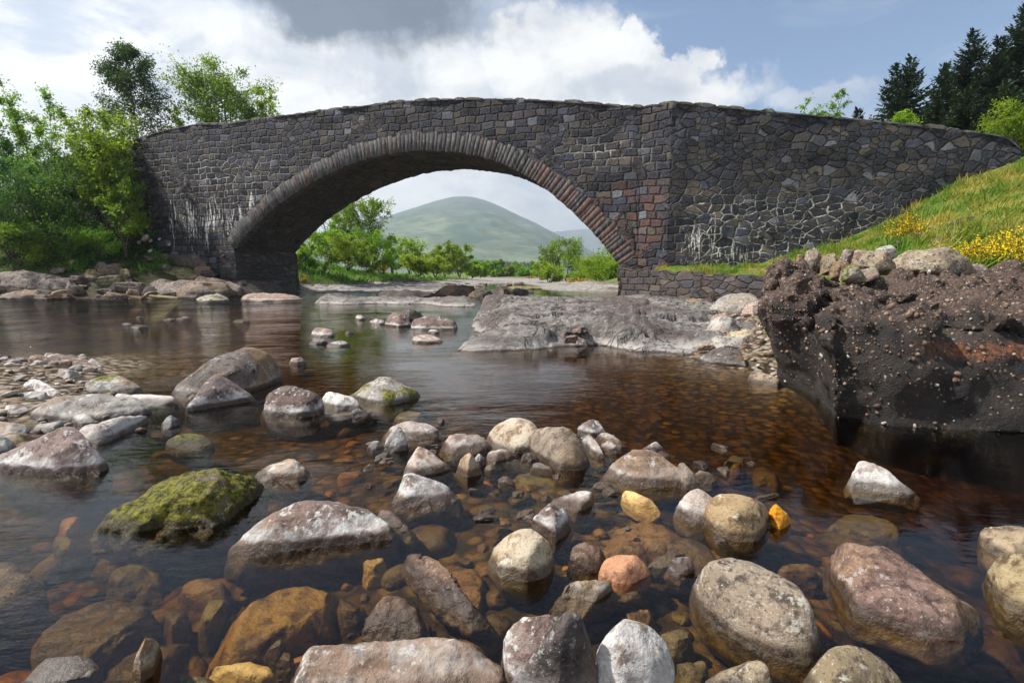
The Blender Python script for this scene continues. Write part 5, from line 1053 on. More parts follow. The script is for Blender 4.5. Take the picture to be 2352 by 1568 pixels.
shelf('pale stony beach on the right bank beyond the arch', [(1215, 652), (1260, 655), (1330, 662), (1400, 671), (1424, 674)],
      [tuple(Pz(u, v)[:2]) for u, v in ((1460, 676), (1460, 660), (1425, 650), (1330, 645), (1240, 643), (1205, 645))],
      [(1300, 652, .25), (1380, 658, .3), (1250, 648, .25), (1420, 664, .25)], res=.2, yres=.35, rough=1.0, edge=.4, step=.1)
# dark broken ledges and boulders in the far channel
dk_ = RK['darkledge']
def far(lab, T, L, mt='darkledge', **kw): return rock(lab, 'D', T, L, RK[mt], amp=.07, smooth=1, **kw)
far('black ragged ledge rising behind the pale rock sheet, left of the channel gap', [(1000, 668), (1010, 655), (1040, 653), (1085, 654), (1100, 665)], [(1000, 678), (1050, 680), (1100, 679)], dk=.2)
far('low dark ledge trailing left of the black ragged ledge', [(870, 674), (910, 667), (960, 664), (1005, 667)], [(875, 681), (940, 683), (1005, 681)], dk=.15)
far('dark knobbly rock in the channel gap, left of two', [(1078, 674), (1100, 664), (1125, 668), (1135, 678)], [(1080, 683), (1110, 685), (1135, 683)], dk=.3)
far('dark pointed rock in the channel gap behind the bedrock peak, right of two', [(1132, 676), (1140, 658), (1150, 657), (1165, 668), (1200, 676)], [(1134, 683), (1165, 685), (1200, 682)], dk=.3)
far('low brown rock in the far water right of the dark pointed rock', [(1172, 668), (1190, 661), (1212, 664), (1216, 672)], [(1174, 674), (1195, 676), (1216, 674)])
far('small dark rock in the far river on the left of its stony run', [(1150, 654), (1165, 650), (1180, 654)], [(1150, 657), (1166, 658), (1180, 657)])
far('yellowish stony patch of rock in the far river', [(1160, 660), (1185, 656), (1220, 657), (1240, 661)], [(1160, 664), (1200, 665), (1240, 664)], 'mossledge')
far('dark block at the corner of the left pier foot', [(622, 652), (640, 640), (668, 638), (700, 650)], [(622, 668), (660, 671), (702, 666)], 'darkledge', dk=.4)
far('small dark brown block in the water beside the pier foot', [(706, 656), (718, 651), (738, 653), (742, 660)], [(706, 663), (724, 665), (742, 664)])
far('pale flat stone lapped by water in front of the pier foot', [(650, 668), (680, 664), (720, 665), (750, 668)], [(650, 673), (700, 674), (750, 672)], 'pink', dk=.2)
# ------------------------------------------------------------------ the rock ledges of the left bank
def led(lab, T, L, mt, Y=None, dk=.3, am=.03, sm_=1, **kw): yb_ = max(v for u, v in L); return rock(lab, 'D', [(u, yb_-(yb_-v)*.82) for u, v in T], L, RK[mt], amp=am, smooth=sm_, Y=Y, dk=dk, depth=.6, flare=1.05, freq=2.2, strata=.26, name='rock_ledge', **kw)
led('pale banded slab at the water edge, leftmost on the far bank', [(-60, 660), (0, 651), (60, 650), (120, 651), (170, 654), (182, 664)], [(-60, 676), (20, 680), (90, 687), (150, 684), (190, 680)], 'ledge')
led('thick pale ledge behind the leftmost water edge slab', [(-60, 632), (0, 615), (30, 611), (90, 614), (130, 618), (150, 628)], [(-60, 655), (40, 656), (130, 652), (160, 648)], 'ledge', Y=26.0)
led('dark broken ledge in the middle of the left bank', [(130, 640), (160, 622), (200, 618), (240, 622), (280, 632), (300, 648)], [(135, 668), (200, 672), (260, 676), (305, 674)], 'darkledge', Y=26.8)
led('yellow lichened flat ledge below the white stained wall', [(230, 618), (260, 603), (330, 602), (400, 606), (440, 612), (470, 622)], [(235, 632), (320, 634), (400, 640), (470, 640)], 'mossledge', Y=28.8, dk=.3)
led('pale brown stepped ledge under the yellow lichened ledge', [(290, 650), (320, 634), (400, 630), (470, 634), (520, 645), (545, 660)], [(290, 676), (380, 682), (470, 684), (545, 680)], 'ledge', dk=.25)
led('grey sloping slab with white lichen left of the pier foot', [(430, 640), (450, 622), (490, 630), (530, 645), (555, 660)], [(435, 664), (490, 674), (555, 676)], 'ledge', Y=28.0, dk=.2)
led('dark layered ledge carrying the left pier', [(490, 655), (520, 634), (570, 630), (620, 632), (650, 642), (668, 655)], [(495, 676), (560, 680), (620, 678), (668, 674)], 'darkledge', dk=.3)
led('brown rubble ledge at the foot of the stained wall', [(300, 590), (340, 570), (400, 572), (470, 580), (530, 586), (540, 600)], [(300, 606), (400, 612), (480, 622), (540, 630)], 'darkledge', Y=30.0, dk=.12)
for k, (u, v, w, mt) in enumerate(((210, 626, 26, 'mossledge'), (232, 612, 30, 'ledge'), (118, 634, 26, 'mossledge'), (165, 606, 30, 'brown'), (345, 668, 34, 'darkledge'), (262, 660, 34, 'darkledge'), (285, 625, 24, 'mossledge'), (205, 645, 26, 'brown'), (60, 605, 26, 'darkledge'))):
    lb = ['lichened', 'brown', 'yellowish', 'red brown', 'black wet', 'dark cracked', 'small yellowish', 'squarish brown', 'dark overhung'][k]+' block on the left bank '+['behind the dark broken ledge', 'below the grass tongue', 'under the bramble bushes', 'at the edge of the grass', 'at the waterline below the yellow ledge', 'at the end of the dark broken ledge', 'at the left end of the yellow ledge', 'on top of the dark broken ledge', 'above the thick pale ledge'][k]
    rock(lb, 'D', [(u-w/2, v+2), (u-w*.3, v-w*.32), (u+w*.2, v-w*.36), (u+w/2, v)], [(u-w/2, v+w*.2), (u, v+w*.3), (u+w/2, v+w*.22)], RK[mt], Y=float(np.interp(v, [600, 670], [28.6, 26.6])), amp=.06, smooth=1, dk=.4, depth=.5)
for k, (u, v, w) in enumerate(((333, 546, 17), (320, 556, 9), (346, 553, 8), (388, 562, 7), (345, 576, 9), (366, 549, 7))):
    Y_ = float(on_plane(u, v, BP0, BN)[1])-1.0
    standing(['largest white block of fallen stone at the foot of the bridge wall', 'small white shard below the largest white fallen block', 'white shard right of the largest white fallen block', 'small upright white stone at the base of the stained wall', 'lowest white stone on the rubble slope', 'tiny white stone next to the fallen white blocks'][k], 'D', [(u-w*.5, v+w*.3), (u-w*.2, v-w*.3), (u+w*.4, v-w*.5), (u+w*.5, v+w*.1), (u, v+w*.5)], Y_, RK['white'], th=.8)

# ------------------------------------------------------------------ the big conglomerate block on the right
def c6(x, y, Y): u, v = tr('R6', (x, y)); return tuple(Py(u, v, Y))
def g6(x, y, z=0.0): u, v = tr('R6', (x, y)); return Pz(u, v, z)
bl = [g6(1205, 1118), g6(1500, 1162), g6(1800, 1188), g6(2352, 1215), g6(2900, 1240)]
A = [tuple(p) for p in bl]+[(p[0]*1.03+.05, p[1]+.25, -.7) for p in bl]
A += [c6(1190, 1060, 3.95), c6(1150, 880, 3.92), c6(1110, 680, 3.92), c6(1118, 570, 4.0), c6(1190, 450, 4.25), c6(1700, 480, 4.0), c6(2352, 470, 3.85), c6(2900, 430, 3.9),
      c6(1240, 320, 4.75), c6(1340, 345, 4.9), c6(1500, 292, 5.1), c6(1740, 262, 5.1), c6(2352, 290, 5.0), c6(2900, 250, 5.0),
      c6(1240, 330, 6.2), c6(1500, 300, 6.6), c6(2352, 300, 6.6), (4, 7, -.3), (9, 7, -.3), (3.2, 5.6, -.5)]
wb = [g6(1040, 905), g6(1100, 940), g6(1190, 975)]
B = [tuple(p) for p in wb]+[(p[0], p[1]+.15, -.6) for p in wb]
B += [c6(1000, 800, 4.85), c6(950, 640, 4.9), c6(900, 530, 4.95), c6(850, 430, 5.0), c6(833, 300, 5.2), c6(885, 228, 5.5), c6(960, 225, 5.8), c6(1060, 290, 5.3), c6(1160, 320, 5.0), c6(1100, 500, 4.65), c6(1110, 700, 4.5), c6(900, 240, 6.6), c6(1240, 300, 6.6), (4.0, 6.6, -.3), (3.7, 6.2, -.5)]
B = [(x_+.07, y_, z_-.03*(z_ > .9)) for x_, y_, z_ in B]; A = [(x_+(.09 if x_ < 3.2 else 0), y_, z_-.04*(z_ > .9)) for x_, y_, z_ in A]
V, F = remesh([A, B], .03)
V = smooth_v(V, F, 2)
for it, (fr_, am_) in enumerate(((1.1, .12), (2.6, .075), (6.5, .032), (16, .010))):
    N = vnormals(V, F); V = V+N*(fbm(V*fr_+it*5, 3)*am_*(1 if it == 0 else .45+1.15*sm(V[:, 2], .5, .95)))[:, None]
N = vnormals(V, F); d_ = -np.abs(fbm(V*4.2+31, 3))*.05*sm(V[:, 2], .45, .9); V = V+N*d_[:, None]
# hollows where stones have fallen out
for (x, y, Y, r, dp) in ((1262, 440, 4.35, .16, .16), (1745, 350, 4.55, .30, .26), (1000, 380, 5.05, .16, .08), (1980, 420, 4.5, .42, .22), (2250, 480, 4.1, .35, .16), (1450, 520, 4.1, .22, .08), (1330, 320, 4.9, .2, .1), (1600, 300, 5.0, .16, .07)):
    c = np.array(c6(x, y, Y)); dd = np.linalg.norm((V-c)*np.array([1, .8, 1]), axis=1); w = (1-sm(dd, 0, r))*dp
    V = V+np.array([0, .85, -.5])*w[:, None]
# ragged crest
V[:, 2] += sm(V[:, 2], .8, 1.15)*(fbm(np.c_[V[:, :2]*3.2, V[:, 2]], 4)*.07)
m, nt = new_mat('conglomerate_stone')
geo = nt.n('ShaderNodeNewGeometry'); pos = geo.outputs['Position']; sz = nt.n('ShaderNodeSeparateXYZ', ins={0: pos}).outputs
n1 = nt.noise(pos, 3.2, 6, .65, .4); n2 = nt.noise(pos, 26, 5, .75); n3 = nt.noise(pos, 95, 3, .7)
vo = nt.n('ShaderNodeTexVoronoi', ins={'Vector': nt.n('ShaderNodeVectorMath', operation='ADD', ins={0: pos, 1: nt.n('ShaderNodeVectorMath', operation='SCALE', ins={0: nt.n('ShaderNodeTexNoise', ins={'Vector': pos, 'Scale': 14.0}).outputs['Color'], 3: .05}).outputs[0]}), 'Scale': 30.0})
vs = nt.n('ShaderNodeSeparateColor', ins={0: vo.outputs['Color']}).outputs
col = nt.mix(nt.sstep(n1, .38, .62), (.010, .008, .007), (.034, .025, .020))
up = nt.sstep(nt.math('ADD', sz[2], nt.math('MULTIPLY', nt.math('SUBTRACT', n1, .5), .7)), .62, 1.0)
col = nt.mix(nt.math('MULTIPLY', up, .8), col, nt.mix(nt.sstep(n2, .4, .62), (.030, .019, .014), (.15, .092, .066)))  # light falling on the upper part is painted in as reddish brown
pebc = nt.ramp(vs[0], [(0, (.10, .07, .05)), (.3, (.24, .17, .12)), (.6, (.34, .28, .22)), (.85, (.22, .11, .07)), (1, (.5, .47, .42))])
pm = nt.math('MULTIPLY', nt.sstep(vo.outputs['Distance'], .42, .28), nt.math('GREATER_THAN', vs[1], nt.math('SUBTRACT', .86, nt.math('MULTIPLY', up, .42))))
col = nt.mix(nt.math('MULTIPLY', pm, .85), col, pebc)
rb = nt.math('ADD', sz[2], nt.math('ADD', nt.math('MULTIPLY', nt.math('SUBTRACT', n1, .5), .22), nt.math('MULTIPLY', sz[0], .03)))
band = nt.math('MULTIPLY', nt.math('MULTIPLY', nt.sstep(rb, .60, .68), nt.sstep(rb, .78, .72)), nt.math('MULTIPLY', nt.sstep(sz[0], 2.9, 3.4), nt.sstep(n2, .40, .58)))
col = nt.mix(nt.math('MULTIPLY', band, .85), col, (.26, .085, .03))
wet = nt.sstep(nt.math('ADD', sz[2], nt.math('MULTIPLY', nt.math('SUBTRACT', n1, .5), .2)), .22, .05)
col = nt.mix(nt.math('MULTIPLY', wet, .75), col, (.012, .010, .008))
col = nt.mix(nt.math('MULTIPLY', nt.sstep(n3, .66, .74), .7), col, (.45, .40, .34))
h = nt.math('ADD', nt.math('ADD', nt.math('MULTIPLY', n2, 1.0), nt.math('MULTIPLY', n3, .35)), nt.math('MULTIPLY', pm, .4))
b = nt.n('ShaderNodeBsdfPrincipled', ins={'Base Color': col, 'Roughness': .62, 'Normal': nt.bump(h, .024), 'Specular IOR Level': .45}); out(nt, b.outputs[0]); M_cong = m
cg = build('conglomerate_boulder', V, F, M_cong, None, True)
tag(cg, 'huge dark overhanging block of pebbly conglomerate at the right edge beside the pool', 'boulder')
# pebbles standing out of its face
N = vnormals(V, F); tocam = np.array([0, 0, CAM_H])-V; tocam /= np.linalg.norm(tocam, axis=1)[:, None]
wgt = np.clip((N*tocam).sum(1), 0, None)*(V[:, 2] > .0)*(V[:, 0] < 5.5)*(.25+1.6*sm(V[:, 2], .3, .9)); wgt[V[:, 1] > 6] *= .2
r_ = np.random.default_rng(21); idx = r_.choice(len(V), 2300, p=wgt/wgt.sum())
bm = bmesh.new(); bmesh.ops.create_icosphere(bm, subdivisions=1, radius=1); IV = np.array([v.co[:] for v in bm.verts]); IF = np.array([[v.index for v in f.verts] for f in bm.faces]); bm.free()
VV, FF, AA = [], [], []
for k, i in enumerate(idx):
    s = .0065*np.exp(r_.normal(0, .55)); s = min(s, .03); q = Euler(r_.uniform(0, 6.28, 3)).to_matrix()
    sc = np.array([1.0, r_.uniform(.6, .9), r_.uniform(.4, .75)])*s*1.35
    VV.append((IV*(1+r_.normal(0, .08, (len(IV), 1)))*sc) @ np.array(q).T+V[i]+N[i]*s*.15); FF.append(IF+k*len(IV)); AA.append(np.full(len(IF), r_.random()))
m, nt = new_mat('embedded_pebble'); t = nt.n('ShaderNodeAttribute', attribute_name='tint').outputs['Fac']
col = nt.ramp(t, [(0, (.05, .035, .028)), (.25, (.11, .068, .046)), (.5, (.19, .115, .07)), (.68, (.15, .065, .035)), (.90, (.26, .20, .15)), (.985, (.48, .46, .42))])
col = nt.mix(nt.sstep(nt.noise(nt.n('ShaderNodeNewGeometry').outputs['Position'], 60, 4, .7), .45, .65), col, (.06, .045, .035))
b = nt.n('ShaderNodeBsdfPrincipled', ins={'Base Color': col, 'Roughness': .7}); out(nt, b.outputs[0])
o = build('embedded_pebbles', np.concatenate(VV), np.concatenate(FF), m, cg, True); fattr(o, 'tint', np.concatenate(AA)); o['kind'] = 'stuff'
# rocks lying behind its crest
for lab, poly, Y_, mt in (
    ('small brown block at the left end of the row on the conglomerate', [(1045, 205), (1048, 170), (1090, 165), (1095, 240), (1050, 250)], 6.6, 'brown'),
    ('tall upright stone, second in the row behind the conglomerate crest', [(1090, 270), (1095, 180), (1115, 140), (1150, 130), (1180, 145), (1185, 210), (1175, 280)], 6.4, 'granite'),
    ('grey brown stone leaning right in the row behind the crest', [(1180, 290), (1185, 200), (1215, 165), (1270, 160), (1295, 185), (1290, 260), (1250, 290)], 6.3, 'granite'),
    ('dark pointed stone peeping between two rounded ones behind the crest', [(1285, 230), (1295, 175), (1330, 140), (1355, 135), (1375, 170), (1380, 220), (1330, 240)], 6.7, 'mauve'),
    ('smooth egg shaped brown stone low in the row behind the crest', [(1235, 310), (1240, 240), (1265, 205), (1310, 197), (1350, 220), (1345, 290), (1300, 330)], 6.0, 'brown'),
    ('grey lichened round stone just above the ragged crest', [(1300, 330), (1302, 260), (1335, 230), (1390, 225), (1420, 260), (1400, 320)], 5.75, 'halfmoss'),
    ('long low lichened stone in front of the big square block', [(1330, 335), (1360, 285), (1430, 250), (1490, 238), (1525, 260), (1500, 300), (1400, 340)], 5.8, 'granite'),
    ('big square block with a flat top behind the crest', [(1375, 240), (1380, 175), (1405, 145), (1540, 138), (1570, 180), (1600, 240), (1570, 290), (1420, 290)], 6.5, 'granite'),
    ('pale grey block with a dark hollow right behind the big square block', [(1500, 150), (1530, 125), (1590, 112), (1605, 150), (1608, 205), (1560, 210)], 7.2, 'grey'),
    ('large smooth sloping grey boulder behind the crest, largest of the row', [(1600, 290), (1610, 240), (1680, 180), (1760, 140), (1830, 127), (1890, 140), (1950, 200), (2020, 260), (2050, 300), (1800, 330)], 6.5, 'granite'),
    ('low rough stone between the square block and the large sloping boulder', [(1590, 270), (1595, 200), (1640, 180), (1680, 190), (1680, 270)], 6.9, 'brown'),
    ('flat grey stone at the right foot of the large sloping boulder', [(1980, 280), (2010, 225), (2100, 220), (2140, 270), (2060, 300)], 6.9, 'mauve')):
    standing(lab, 'R6', poly, Y_, RK[mt], th=.8, amp=.045, smooth=0)
# broken blocks that fill the left bank ledges
BKS = []
for k in range(6):
    r = np.random.default_rng(140+k); d = r.uniform(-.5, .5, (11, 3))*[1, .7, .42]; d = np.r_[d, [[-.5, -.2, -.2], [.5, -.25, -.2], [-.45, -.25, .2], [.4, -.3, .22]]]
    V, F = remesh([[tuple(x) for x in d]], .045); V = roughen(V, F, 1.0, .04, 1, strata=.12); me = bpy.data.meshes.new('ledge_block'); me.from_pydata(V.tolist(), [], F.tolist()); me.polygons.foreach_set('use_smooth', np.ones(len(F), dtype=bool)); me.update(); BKS.append(me)
bkm = {}
for k in range(64):
    u = random.uniform(-40, 560); Y_ = random.uniform(24.6, 30.2); x = (u-1176)/FPX*Y_; z = gz(x, Y_); s = random.uniform(.5, 1.5); mt = random.choice(['darkledge', 'darkledge', 'ledge', 'mossledge', 'darkledge', 'brown']); key = (k % 6, mt)
    if z < -.25 or z > 1.7: continue
    if key not in bkm: me = BKS[k % 6].copy(); me.materials.append(RK[mt]); bkm[key] = me
    o = bpy.data.objects.new('ledge_block', bkm[key]); COL.objects.link(o); o.location = (x, Y_, z+.10*s); o.scale = (s*random.uniform(.8, 1.5), s, s*random.uniform(.7, 1.2)); o.rotation_euler = (random.uniform(-.12, .12), random.uniform(-.15, .15), random.uniform(-.5, .5))
    tag(o, 'broken block of dark layered rock in the ledges along the left bank', 'rock', 'broken blocks of the left bank ledges')
def block(x, y, z, s, mt, lab, grp, hz=1.0):
    k = random.randrange(6); key = (k, mt)
    if key not in bkm: me = BKS[k].copy(); me.materials.append(RK[mt] if mt in RK else M_bed); bkm[key] = me
    o = bpy.data.objects.new('broken_rock', bkm[key]); COL.objects.link(o); o.location = (x, y, z); o.scale = (s*random.uniform(.8, 1.4), s, s*random.uniform(.7, 1.2)*hz); o.rotation_euler = (random.uniform(-.25, .25), random.uniform(-.25, .25), random.uniform(0, 6.28)); tag(o, lab, 'rock', grp)
for k in range(46):      # rubble where the bedrock sheet meets the right shore
    x, y = random.uniform(470, 880), random.uniform(425, 735); zz_ = float(np.interp(y, [425, 735], [.34, .06])); p = Pz(*tr('R6', (x, y)), zz_); s = .16*math.exp(random.gauss(.15, .5))
    block(p[0], p[1], max(zz_, gz(p[0], p[1]))+s*.10, min(s, .5), random.choice(['grey', 'pink', 'mauve', 'bedrock', 'bedrock', 'brown']), 'broken angular stone in the rubble between the bedrock sheet and the right shore', 'rubble on the right shore')
for k in range(16):      # fallen pieces in the cleft of the bedrock sheet
    x, y = random.uniform(1790, 1900)+random.uniform(-1, 1)*20, random.uniform(395, 485); zz_ = .26-(y-395)*.0014; p = Pz(*tr('R5', (x, y)), zz_)
    block(p[0], p[1], zz_+.01, random.uniform(.10, .26), random.choice(['mauve', 'dark', 'bedrock']), 'small broken piece of rock lying in the cleft of the bedrock sheet', 'broken pieces in the bedrock cleft')
for k in range(48):      # stones of the far channel
    Y_ = random.uniform(24, 66); u = random.uniform(690, 1230); x = (u-1176)/FPX*Y_; z = gz(x, Y_)
    if z < -.3 or z > .6: continue
    s = random.uniform(.35, 1.15)*(.6+Y_/60); block(x, Y_, max(z, -.05)+.03*s, s, random.choice(['darkledge', 'ledge', 'darkledge', 'pink', 'mauve', 'mossledge']), 'low broken rock in the stony river channel under the arch', 'broken rocks in the channel under the arch', .6)
for k in range(16):      # old stones showing through the grass of the right bank
    u = random.uniform(2030, 2200); Y_ = random.uniform(10.5, 12.5); x = (u-1176)/FPX*Y_; s = random.uniform(.15, .42); block(x, Y_, gz(x, Y_)+.02, s, random.choice(['darkledge', 'dark', 'darkledge', 'ledge']), 'dark stone showing through the grass behind the row of rocks on the right bank', 'old stones in the right bank grass', .7)
# ------------------------------------------------------------------ shingle, pebbles and cobbles
PB = []
for k in range(7):
    r = np.random.default_rng(40+k); d = r.normal(0, 1, (26, 3)); d /= np.linalg.norm(d, axis=1)[:, None]; d *= np.array([1, r.uniform(.65, .9), r.uniform(.45, .7)])*.5
    V, F = remesh([[tuple(x) for x in d]], .07); V = roughen(V, F, 1.0, .03, 3); me = bpy.data.meshes.new('pebble'); me.from_pydata(V.tolist(), [], F.tolist()); me.polygons.foreach_set('use_smooth', np.ones(len(F), dtype=bool)); me.update(); PB.append(me)
PBM = {}
def pebble(x, y, z, s, mat, name, label, group, flat=.85):
    k = random.randrange(len(PB)); key = (k, mat)
    if key not in PBM: me = PB[k].copy(); me.materials.append(RK[mat]); PBM[key] = me
    o = bpy.data.objects.new(name, PBM[key]); COL.objects.link(o); o.location = (x, y, z); o.scale = (s*random.uniform(.8, 1.25), s*random.uniform(.8, 1.2), s*random.uniform(.7, 1.1)*flat)
    o.rotation_euler = (random.uniform(-.35, .35), random.uniform(-.35, .35), random.uniform(0, 6.28)); return tag(o, label, 'stone', group)
# left gravel bar
pts = []; tries = 0
while len(pts) < 205 and tries < 30000:
    tries += 1; u, v = random.uniform(-40, 330), random.uniform(808, 985)
    if v > 905 and random.random() < .6: continue
    if u > 200+ (v-812)*1.0 and v < 900: continue
    p = Pz(u, v, .06); s = min(.42, .05*math.exp(random.gauss(.35, .55)))
    if any((p[0]-q[0])**2+(p[1]-q[1])**2 < (.36*(s+q[2]))**2 for q in pts): continue
    pts.append((p[0], p[1], s))
gh = ground_h(np.array(pts)[:, :2])
for (x, y, s), z in zip(pts, gh):
    pebble(x, y, max(z, .0)+s*.12, s, random.choice(['grey', 'grey', 'white', 'pink', 'mauve', 'cream']), 'pebble', 'pale rounded stone lying in the shingle of the gravel bar at the left edge', 'shingle stones on the left gravel bar')
# shore beside the conglomerate
pts = []; tries = 0
while len(pts) < 88 and tries < 20000:
    tries += 1; x, y = random.uniform(460, 1010), random.uniform(560, 900)
    if y > 640+ (x-500)*.56 or y < 520+(x-460)*.18 - 20 or (x < 720 and y > 690): continue
    zz_ = .04+max(0, (800-y))*.0007; p = Pz(*tr('R6', (x, y)), zz_); s = min(.30, .075*math.exp(random.gauss(.15, .45)))
    if any((p[0]-q[0])**2+(p[1]-q[1])**2 < (.34*(s+q[3]))**2 for q in pts): continue
    pts.append((p[0], p[1], zz_, s))
for x, y, z, s in pts: pebble(x, y, max(z, gz(x, y))+s*.12, s, random.choice(['mauve', 'pink', 'brown', 'grey', 'grey', 'pink']), 'pebble', 'rounded stone on the little pebble shore left of the conglomerate block', 'pebbles on the shore beside the conglomerate block')
for k in range(44):      # splinters between the big foreground rocks
    u, v = random.uniform(840, 1760), random.uniform(985, 1330)
    if abs(v-(1010+(u-850)*.16)) > 150: continue
    p = Pz(u, v, 0); s = random.uniform(.05, .13); block(p[0], p[1], -.005, s, random.choice(['mauve', 'pink', 'brown', 'grey', 'purple', 'dark']), 'small angular splinter of rock between the bigger stones in the middle of the shallows', 'splinters between the foreground rocks', 1.2)
# cobbles on the bed of the shallows
pts = []; tries = 0
while len(pts) < 270 and tries < 20000:
    tries += 1; u, v = random.uniform(-30, 2380), random.uniform(960, 1590)
    if v < 1180 and (u < 700 or u > 1700): continue
    if u > 1500 and v < 1080: continue
    p = Pz(u, v, -.12); s = min(.36, .10*math.exp(random.gauss(.1, .6)))
    if any((p[0]-q[0])**2+(p[1]-q[1])**2 < (.36*(s+q[2]))**2 for q in pts): continue
    pts.append((p[0], p[1], s))
gh = ground_h(np.array(pts)[:, :2])
for (x, y, s), z in zip(pts, gh):
    pebble(x, y, min(z+s*.10, -.02-s*.3), s, random.choice(['amber', 'amber', 'umber', 'olive', 'olive', 'orange', 'brown', 'tan', 'purple']), 'cobble', 'small brown cobble under the clear shallow water of the foreground', 'cobbles on the bed of the foreground shallows')
# ------------------------------------------------------------------ hills at the end of the valley
def hill(name, ridge, Y, Yf, Yb, mat, nz=110, nx=420, namp=1.7, base=-3.0, pw=1.0):
    pr = np.array([tuple(Py(u, v, Y)) for u, v in ridge]); xs = np.linspace(pr[0, 0], pr[-1, 0], nx)
    H = np.interp(xs, pr[:, 0], pr[:, 2])
    for _ in range(6): H[1:-1] = .5*H[1:-1]+.25*(H[:-2]+H[2:])
    t = np.linspace(0, 1, nz); yf = Yf+(Y-Yf)*t; zf = np.sin(t*math.pi/2)**pw
    yb = np.linspace(Y, Yb, 14)[1:]; zb = np.cos(np.linspace(0, 1, 14)[1:]*math.pi/2)
    yy = np.r_[yf, yb]; ff = np.r_[zf, zb]
    X, YY = np.meshgrid(xs, yy); X = X*np.where(YY < Y, .45+.55*YY/Y, 1); g = np.where(YY < Y, (YY/Y)*np.repeat(np.sin(np.r_[t, np.ones(13)]*math.pi/2)[:, None]**pw, nx, 1), ff[:, None]); Z = base+(H[None]-base)*g
    P = np.c_[X.ravel()/300, YY.ravel()/420, np.zeros(X.size)]
    n = (fbm(P, 4)*.06-np.abs(fbm(P*2.1+5, 4))*.05)*namp
    Z = Z+(n.reshape(Z.shape))*Z*(1-.75*(np.abs(YY-Y) < 1))*np.clip(np.abs(YY-Y)/(Y-Yf)*3, .15, 1)
    o = build(name, np.c_[X.ravel(), YY.ravel(), Z.ravel()], grid_faces(len(yy), nx), mat, None, True)
    return tag(o, kind='structure')
m, nt = new_mat('hill_grass')
pos = nt.n('ShaderNodeNewGeometry').outputs['Position']; sz = nt.n('ShaderNodeSeparateXYZ', ins={0: pos}).outputs
n1 = nt.noise(nt.mapping(pos, rot=(0, 0, R(20)), sc=(1, .5, 2.0)), .006, 7, .62, .8); n2 = nt.noise(nt.mapping(pos, sc=(1, .6, 3.0)), .03, 6, .65, .5)
col = nt.mix(nt.sstep(n1, .36, .62), (.05, .10, .07), (.155, .195, .125)); col = nt.mix(nt.sstep(n2, .46, .66), col, (.10, .10, .075))
col = nt.mix(nt.sstep(nt.math('ADD', sz[2], nt.math('MULTIPLY', n1, 260)), 300, 420), col, (.09, .12, .10))
b = nt.n('ShaderNodeBsdfPrincipled', ins={'Base Color': col, 'Roughness': .95, 'Specular IOR Level': .1}); out(nt, b.outputs[0]); M_hill = m
hill('mountain', [(-500, 628), (300, 600), (600, 575), (760, 535), (840, 512), (904, 494), (934, 485), (984, 468), (1035, 454), (1062, 452), (1085, 452), (1115, 460), (1150, 474), (1197, 497), (1235, 514), (1272, 535), (1293, 547), (1355, 580), (1420, 606), (1520, 622), (1800, 630)], 2600, 640, 4200, M_hill)
hill('distant_mountain', [(700, 625), (1180, 560), (1272, 533), (1310, 528), (1345, 526), (1372, 526), (1425, 534), (1500, 545), (1700, 560), (2200, 600), (2800, 628)], 5200, 4200, 6800, M_hill, pw=.8)
# plantation of dark conifers at the foot of the mountain: one mass
def cone_wood(name, spots, mat, hmin, hmax):
    V, F, A = [], [], []; r = np.random.default_rng(9); n = 0
    for x, y, z in spots:
        h = r.uniform(hmin, hmax); w = h*r.uniform(.16, .24)
        for k in range(4):
            z0 = z+h*(.02+.24*k); z1 = min(z+h*(.42+.25*k), z+h); ww = w*(1-.22*k); a0 = r.uniform(0, 6)
            ring = [(x+ww*r.uniform(.75, 1.15)*math.cos(a0+j*6.283/7), y+ww*math.sin(a0+j*6.283/7), z0+r.uniform(-.03, .03)*h) for j in range(7)]
            V += ring+[(x, y, z1)]; F += [(n+j, n+(j+1) % 7, n+7) for j in range(7)]; A += [r.random()]*7; n += 8
    o = build(name, V, np.array(F), mat, None, False); fattr(o, 'tint', A); return tag(o, kind='stuff')
M_plant = leaf_mat('plantation_foliage', (.012, .030, .012), (.030, .062, .022), .12)
sp = []
for k in range(1100):
    y = random.uniform(470, 700); f = random.random(); u = 1015+f*235
    x = (u-1176)/FPX*y; lim = np.interp(u, [1015, 1060, 1150, 1200, 1250], [20, 34, 25, 10, 2]); sp.append((x, y, 2.5+(y-470)/230*lim*.28))
cone_wood('conifer_plantation', sp, M_plant, 7, 12)
sp = []
for k in range(500):   # blocks of forest on the left shoulder of the mountain
    u = random.uniform(855, 946); v0 = np.interp(u, [855, 946], [531, 506]); v1 = np.interp(u, [855, 920, 946], [522, 502, 503])
    y = random.uniform(2050, 2250); p = Py(u, random.uniform(min(v0, v1)+2, v0+1), y); sp.append((p[0], y-230, p[2]*(y-230)/y-4))
